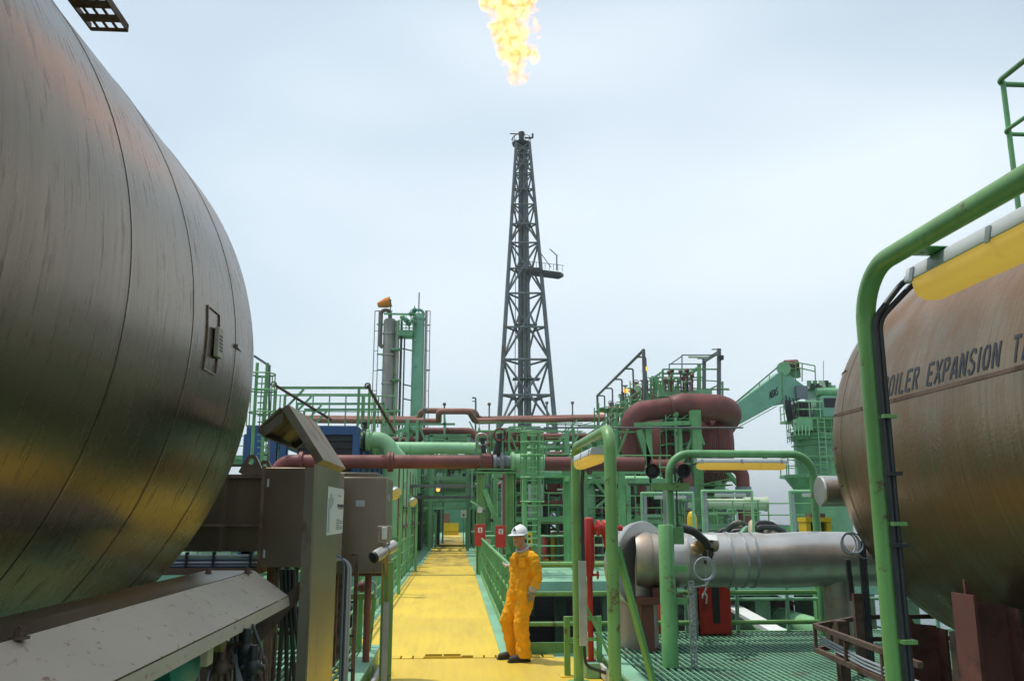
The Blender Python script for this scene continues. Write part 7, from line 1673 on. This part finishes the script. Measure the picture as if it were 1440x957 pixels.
# lettering on the boom
o_ = AY(1082.5, 561, YK - 1.006); ux = (AY(1096, 553.6, YK - 1.006) - o_); uh = V((0, 0, 11.5 / pm)); ux = ux / ux.length
ab, _ = strokes('ABAS', 2.6 / pm, 1.0, 1.0 / pm, 0.0, lambda u, v: o_)
def puta(u, v): return o_ + ux * u + V((0, 0, v))
ab, _ = strokes('ABAS', 2.9 / pm, 11.5 / pm, 1.0 / pm, .075, puta)
for m_, u in ab:
    if m_: m_.build('letter', 'letter', KR)
KL = thing('crane_ladder', 'caged green ladder climbing the crane pedestal', 'ladder', (kx - .2, YK - 1.9, z690))
for s_ in (-.22, .22): MB().cyl((kx - .3 + s_, YK - 1.75, zl + .2), (kx - .3 + s_, YK - 1.75, z590), .035, n=6).build('rail', 'green_pale', KL)
z = zl + .3
while z < z590: MB().cyl((kx - .52, YK - 1.75, z), (kx - .08, YK - 1.75, z), .025, n=6).build('rung', 'green_pale', KL); z += .32
for z in (zl + 1.2, zl + 2.1, zl + 3.0): MB().ring((kx, YK, z), (0, 0, 1), 1.52, .03, 32, 5).build('pedestal_hoop', 'green', KR)

# --- lower deck glimpsed under the silver pipe ---------------------------------------
q0, q1 = AY(1060, 862, 30), AY(1165, 886, 22)
zl_ = -2.2
def below(label, px, py, px2, py2, Z, r, m, name='deck_pipe'):
    a, b = AZ(px, py, Z), AZ(px2, py2, Z); d = (b - a).normalized()
    mb = MB().tube([a - d * 4, b + d * 6], r, 18); mb.cyl(a.lerp(b, .4), a.lerp(b, .4) + d * .06, r * 1.04, n=18)
    mb.cyl(V((a.x, a.y, ZM)), V((a.x, a.y, Z)), r * .4, n=10); mb.cyl(V((b.x, b.y, ZM)), V((b.x, b.y, Z)), r * .4, n=10)
    return one(mb, name, label, 'pipe', m)
below('fat pale green pipe on the lower deck beyond the grating', 1075, 862, 1145, 884, -2.2, .42, 'green_pale')
below('thinner pale green pipe on the lower deck beside the fat one', 1005, 862, 1085, 888, -2.2, .26, 'green_pale')
a, b = AZ(1022, 848, -1.6), AZ(1090, 886, -1.6)
d = (b - a).normalized()
one(MB().bar(a - d * 2, b + d * 4, .55, .12).bar(V((a.x, a.y, ZM)), a + V((0, 0, -.06)), .2).bar(V((b.x, b.y, ZM)), b + V((0, 0, -.06)), .2), 'cable_bridge', 'white flat-topped cable bridge on the lower deck', 'cable tray', 'white')
a, b = AZ(1034, 826, -2.6), AZ(1108, 856, -2.6); d = (b - a).normalized()
one(MB().ibeam(a - d * 3, b + d * 1, .4, .8, .05).bar(V((a.x, a.y, ZM)), a + V((0, 0, -.4)), .3).bar(V((b.x, b.y, ZM)), b + V((0, 0, -.4)), .3), 'deck_beam', 'dusty pink beam slanting along the lower deck', 'beam', 'salmon')
t = thing('lower_railing', 'dark railing along the lower deck edge with the sea behind', 'railing', (25.5, 60, ZM))
for z in (.6, 1.2): MB().cyl((25.6, 30, ZM + z), (25.6, 100, ZM + z), .05, n=6).build('rail', 'dark_steel', t)
for k in range(36): MB().cyl((25.6, 30 + 2 * k, ZM), (25.6, 30 + 2 * k, ZM + 1.2), .05, n=6).build('post', 'dark_steel', t)
# pipes low in the open gap right of the bridge
for k, (Y, z, r, m_, lb) in enumerate(((22, -2.3, .45, 'green_far', 'dark green pipe low in the gap behind the worker'), (26, -2.6, .6, 'grate', 'wider dark pipe low in the gap under the module girder'), (18, -2.9, .25, 'clad', 'bare steel pipe low in the gap behind the standpipe'))):
    one(MB().tube([(1.5, Y, z), (22, Y, z)], r, 16).cyl((3, Y, ZM), (3, Y, z), r * .4, n=8).cyl((15, Y, ZM), (15, Y, z), r * .4, n=8), 'deck_pipe', lb, 'pipe', m_)

# --- cluttered skids filling the far modules -------------------------------------------
def skid(x0, x1, y0, y1, h, seed, label, group, reds=.3, storeys=2):
    R = random.Random(seed); t = thing('process_skid', label, 'process skid', ((x0 + x1) / 2, (y0 + y1) / 2, 0), group)
    nx = max(2, int((x1 - x0) / 1.8) + 1); xs = [x0 + (x1 - x0) * i / (nx - 1) for i in range(nx)]
    w_ = .13 + .07 * R.random()
    for x in xs:
        for y in (y0, y1): MB().lohi((x - w_ / 2, y - w_ / 2, 0), (x + w_ / 2, y + w_ / 2, h * (.9 + .2 * R.random()))).build('post', 'green_far', t)
    for k in range(1, storeys + 1):
        z = h * k / storeys - .1
        for y in (y0, y1): MB().lohi((x0, y - .06, z - .12), (x1, y + .06, z + .08)).build('beam', 'green_far', t)
        for x in xs: MB().lohi((x - .05, y0 + .07, z - .1), (x + .05, y1 - .07, z + .06)).build('beam', 'green_far', t)
        if R.random() < .8: MB().lohi((x0 + .08, y0 + .08, z - .16), (x1 - .08, y1 - .08, z - .121)).build('shade_floor', 'green_far', t)  # plate added to block sky light and darken the skid inside
        if R.random() < .7:
            for hh in (.55, 1.05): MB().cyl((x0, y0 - .08, z + hh), (x1, y0 - .08, z + hh), .03, n=6).build('rail', 'green', t)
            for i in range(int((x1 - x0) / 1.1) + 1): MB().cyl((x0 + 1.1 * i, y0 - .08, z), (x0 + 1.1 * i, y0 - .08, z + 1.05), .03, n=6).build('rail_post', 'green', t)
    for i in range(nx - 1):
        if R.random() < .6:
            a, b = (xs[i], xs[i + 1]) if R.random() < .5 else (xs[i + 1], xs[i]); k = R.randrange(storeys)
            MB().bar((a, y0, h * k / storeys + .1), (b, y0, h * (k + 1) / storeys - .2), .1).build('brace', 'green_far', t)
    cols = ['green', 'green_far', 'green_pale', 'girder', 'galv', 'lattice', 'dark_steel', 'grate']
    def cm(): return R.choice(['red_ox', 'brown', 'salmon']) if R.random() < reds else R.choice(cols)
    for k in range(int((x1 - x0) * 2.6)):
        r = R.choice([.05, .07, .1, .14, .2]); y = y0 + (y1 - y0) * R.random(); z = .3 + (h - .5) * R.random(); m_ = cm()
        xa_ = x0 + (x1 - x0) * R.random() * .5; xb_ = min(x1, xa_ + .8 + (x1 - x0) * R.random()); ty = R.random()
        if ty < .4: pts = [(xa_, y, z), (xb_, y, z)]
        elif ty < .75: pts = [(xa_, y, z), (xb_, y, z), (xb_, y, 0)]
        else: pts = [(xa_, y, 0), (xa_, y, min(h, z + .6)), (xb_, y, min(h, z + .6)), (xb_, y, 0)]
        MB().tube(pts, r, 10, r * 2.2, 4).build('pipe', m_, t)
    for k in range(int((x1 - x0) * 1.5)):
        x = x0 + (x1 - x0) * R.random(); y = y0 + (y1 - y0) * R.random() * .6; k2 = R.randrange(storeys); z = h * k2 / storeys + (.0 if k2 == 0 else -.02); ty = R.random()
        if ty < .35:
            hh = .8 + R.random(); MB().lohi((x - .2 - .2 * R.random(), y - .15, z), (x + .25, y + .15, z + hh)).build('cabinet', R.choice(['galv', 'green_pale', 'white', 'grey_sleeve', 'steel_light', 'girder']), t)
        elif ty < .7:
            r = .2 + .3 * R.random(); hh = .9 + 1.0 * R.random(); MB().lathe((x, y, z), (0, 0, 1), [(0, r * .8), (.05, r), (hh - .2, r), (hh - .05, r * .7), (hh, r * .2)], 18).build('vessel', cm(), t)
        else:
            mb = MB().cyl((x, y, z), (x, y, z + 1.1), .06, n=8).sphere((x, y, z + .6), .2, 10, 7).ring((x, y, z + 1.1), (0, 0, 1), .2, .03, 14, 5); mb.build('valve', R.choice(['red_ox', 'green', 'dark_steel', 'red', 'brass']), t)
    for k in range(int((x1 - x0) * .5)):
        x = x0 + (x1 - x0) * R.random(); z = h * R.random() * .8 + .5
        MB().lohi((x - .3, y0 - .02, z), (x + .3, y0 + .04, z + .07)).build('lamp', 'cream', t)
    return t
gA = 'skids packed with pipework on the right module'
lA = 'green skid packed with pipework on the far right module'
skid(1.6, 5.2, 35.6, 37.6, 3.6, 1, 'green skid of pipework just behind the caged ladder', gA, .35)
skid(5.4, 9.2, 36.5, 38.5, 3.4, 2, 'green skid of pipework behind the red standpipe', gA, .35)
skid(1.5, 6.0, 42, 45, 4.6, 3, 'two-storey green skid beneath the dark red exchanger', gA, .25)
skid(6.2, 9.2, 41, 44, 4.0, 4, 'green skid under the dark red U-bend', gA, .45)
skid(9.6, 13.0, 36.5, 39, 1.5, 5, 'low green skid at the foot of the fat red riser', gA, .3, 1)
skid(12.6, 16.5, 37.5, 39, 1.4, 6, 'single-storey green skid beside the cream drum', gA, .15, 1)
skid(9.8, 16.5, 52.5, 56, 3.6, 7, 'green skid right beneath the ribbed vessel', gA, .3)
skid(1.4, 8.0, 54, 58, 6.6, 8, 'tall three-storey green skid under the salmon pipe lines', gA, .2, 3)
skid(9.0, 20.0, 60, 66, 4.4, 12, 'broad green skid between the ribbed vessel and the crane', gA, .25, 2)
gB = 'skids packed with pipework on the left module'
lB = 'green skid packed with pipework on the far left module'
skid(-7.0, -3.4, 34, 40, 2.6, 21, 'low green skid under the blue cooler', gB, .15, 2)
skid(-6.0, -1.95, 60, 63, 6.4, 22, 'three-storey green skid beside the far walkway portal', gB, .2, 3)
skid(-9.0, -3.2, 50, 54, 6.0, 23, 'three-storey green skid in front of the process columns', gB, .15, 3)
skid(-14, -7.5, 44, 50, 4.8, 24, 'green skid behind the blue cooler next to the tank', gB, .15, 2)
skid(-2.6, 3.0, 66, 69, 7.2, 25, 'green skid bridging above the far end of the walkway', None, .2, 2) if False else None
OV = thing('overhead_rack', 'green overhead pipe rack spanning the walkway before the flare tower', 'pipe rack', (0, 60, 0))
for x in (-1.9, 1.6):
    for y in (56.5, 64): MB().lohi((x - .15, y - .15, .0), (x + .15, y + .15, 7.0)).build('post', 'green_far', OV)
for y in (56.5, 64):
    for z in (3.4, 5.0, 6.8): MB().lohi((-1.9, y - .1, z - .15), (1.6, y + .1, z + .15)).build('beam', 'green_far', OV)
ro = random.Random(5)
for k in range(16):
    z = ro.choice([3.65, 5.25, 7.05]); y = 56.5 + 7.5 * ro.random()
    MB().tube([(-4 + ro.random(), y, z + .1), (3 + ro.random(), y, z + .1)], ro.choice([.08, .12, .2]), 8).build('pipe', ro.choice(['green_far', 'green_pale', 'red_ox', 'galv', 'dark_steel']), OV)
for k in range(6): MB().lohi((-1.6 + .5 * k, 56.2, 3.6), (-1.3 + .5 * k, 56.39, 4.2 + .5 * ro.random())).build('equipment_box', ro.choice(['green_far', 'dark_steel', 'girder']), OV)
MB().bar((-1.75, 56.3, 5.1), (1.5, 56.3, 6.6), .12).build('brace', 'green_far', OV)


# --- slender scaffolds, ladders and small-bore lines threading the far modules -------------
def trellis(label, Y, x0, x1, y0, y1, seed, m='green', w=1.6, depth=1.6, cat='scaffold', name='access_scaffold'):
    """light braced access tower between two photo columns, standing on the deck"""
    R = random.Random(seed); a, b = AY(x0, y0, Y), AY(x1, y0, Y); zt = a.z; zb = max(0.0, AY(x0, y1, Y).z)
    t = thing(name, label, cat, ((a.x + b.x) / 2, Y + depth / 2, 0)); wd = w / ppm(Y)
    n = max(2, int((b.x - a.x) / 1.1) + 1); xs_ = [a.x + (b.x - a.x) * i / (n - 1) for i in range(n)]
    for x in xs_:
        for y in (Y, Y + depth): MB().bar((x, y, 4.2 if -1.9 < x < 1.3 else 0), (x, y, zt - R.random() * .8), wd).build('post', m, t)
    z = zb + .5
    while z < zt:
        for y in (Y, Y + depth): MB().cyl((a.x, y, z), (b.x, y, z), wd * .4, n=6).build('rail', m, t)
        if R.random() < .75: MB().lohi((a.x, Y + .05, z - .05), (b.x, Y + depth - .05, z)).build('floor', 'green_far', t)  # decking added so the scaffold interior falls into shade
        for i in range(n - 1):
            if R.random() < .45: MB().bar((xs_[i], Y, z), (xs_[i + 1], Y, min(zt, z + 1.0)), wd * .8).build('brace', m, t)
        z += .55 + .5 * R.random()
    for k in range(int(2 + (b.x - a.x) * 2)):
        x = a.x + (b.x - a.x) * R.random(); z1 = zb + (zt - zb) * R.random(); y = Y + depth * R.random(); r = R.choice([.03, .045, .06, .09])
        z1 = max(z1, 4.6) if -1.9 < x < 1.3 else z1
        pts = [(x, y, 4.2 if -1.9 < x < 1.3 else 0), (x, y, z1), (min(b.x, x + .3 + R.random()), y, z1)]
        MB().tube(pts, r, 7, r * 2).build('small_bore_line', R.choice(['red_ox', 'green', 'green_far', 'galv', 'lattice', 'salmon', 'green_pale']), t)
        MB().sphere((x, y, z1 * .9), r * 2.2, 8, 6).build('fitting', R.choice(['green', 'dark_steel', 'red_ox', 'galv']), t)
    return t
trellis('slender green access scaffold left of the fat red riser', 47.5, 842, 880, 566, 700, 31)
trellis('slender green access scaffold behind the bend of the fat red pipe', 50, 886, 930, 534, 640, 32)
trellis('slender green access scaffold beside the right end of the ribbed vessel', 44, 985, 1030, 672, 740, 34)
trellis('slender green access scaffold behind the caged ladder and flanged valve', 49, 690, 765, 606, 700, 35)
trellis('slender green access scaffold beneath the salmon expansion loop', 52, 592, 664, 604, 690, 36)
trellis('slender green access scaffold right of the caged ladder', 40, 768, 800, 610, 720, 37)
trellis('slender green access scaffold above the grey trays by the portal', 45, 662, 690, 640, 720, 38)
trellis('slender green access scaffold behind the lamp arch near the standpipe', 38, 812, 862, 672, 760, 39)
trellis('slender green access scaffold behind the horn loudspeakers', 37, 905, 960, 690, 760, 40)
trellis('slender green access scaffold behind the row of cooler risers', 56, 555, 590, 600, 700, 41)
for i_, (lb, Y_, xa_, xb_, ya_, yb_) in enumerate((
    ('light green tube scaffold behind the red fire box on the portal', 35, 664, 700, 690, 765), ('light green tube scaffold close behind the worker', 36, 705, 738, 676, 765),
    ('light green tube scaffold under the dark red exchanger vessel', 39, 770, 815, 690, 765), ('light green tube scaffold between the U-bend and the fat riser', 41, 850, 880, 660, 760),
    ('light green tube scaffold in front of the grey sleeve of the fat riser', 36.5, 866, 902, 700, 765), ('light green tube scaffold beside the yellow canister', 36, 962, 990, 700, 765),
    ('light green tube scaffold above the hose heap', 38, 1008, 1036, 716, 765), ('light green tube scaffold over the flanged valve', 33, 700, 740, 600, 660),
    ('light green tube scaffold left of the gantry posts', 58, 812, 845, 590, 640), ('light green tube scaffold behind the pale crossing pipe', 50, 560, 600, 596, 680),
    ('light green tube scaffold over the red drop pipe bend', 45, 935, 975, 560, 660))):
    trellis(lb, Y_, xa_, xb_, ya_, yb_, 60 + i_, RND.choice(['green', 'green_pale', 'green_far']), 1.3, 1.3)
t = thing('stair_flight', 'steep green stair with handrails below the gantry lamps', 'stairs', (AY(860, 640, 46).x, 46, 0))
a, b = AY(836, 640, 46), AY(868, 592, 46)
for y in (46.0, 46.8):
    MB().bar(a + V((0, y - 46, 0)), b + V((0, y - 46, 0)), .06, .2).build('stringer', 'green', t)
    MB().bar(a + V((0, y - 46, .95)), b + V((0, y - 46, .95)), .05).build('handrail', 'green', t)
    MB().bar(V((a.x, y, 0)), a + V((0, y - 46, .0)), .1).build('post', 'green', t); MB().bar(V((b.x, y, 0)), b + V((0, y - 46, .0)), .1).build('post', 'green', t)
for k in range(9): q = a.lerp(b, k / 8); MB().lohi((q.x - .12, 46.03, q.z - .02), (q.x + .12, 46.77, q.z + .02)).build('tread', 'grate', t)
for k in range(4): q = a.lerp(b, k / 3); MB().bar(q, q + V((0, 0, .95)), .04).build('baluster', 'green', t)

# --- air: faint sea haze ------------------------------------------------------------------
hm = bpy.data.materials.new('sea_haze'); hm.use_nodes = True; hn = hm.node_tree; hn.nodes.clear()
ho = N(hn, 'ShaderNodeOutputMaterial'); hv = N(hn, 'ShaderNodeVolumePrincipled')
hv.inputs['Color'].default_value = (0.92, 0.96, 1.0, 1); hv.inputs['Density'].default_value = 0.00035; hv.inputs['Anisotropy'].default_value = 0.3
hn.links.new(hv.outputs[0], ho.inputs['Volume'])
hz_o = MB().lohi((-26000, -26000, ZS - 5), (26000, 26000, 135)).build('haze', hm); hz_o['kind'] = 'stuff'
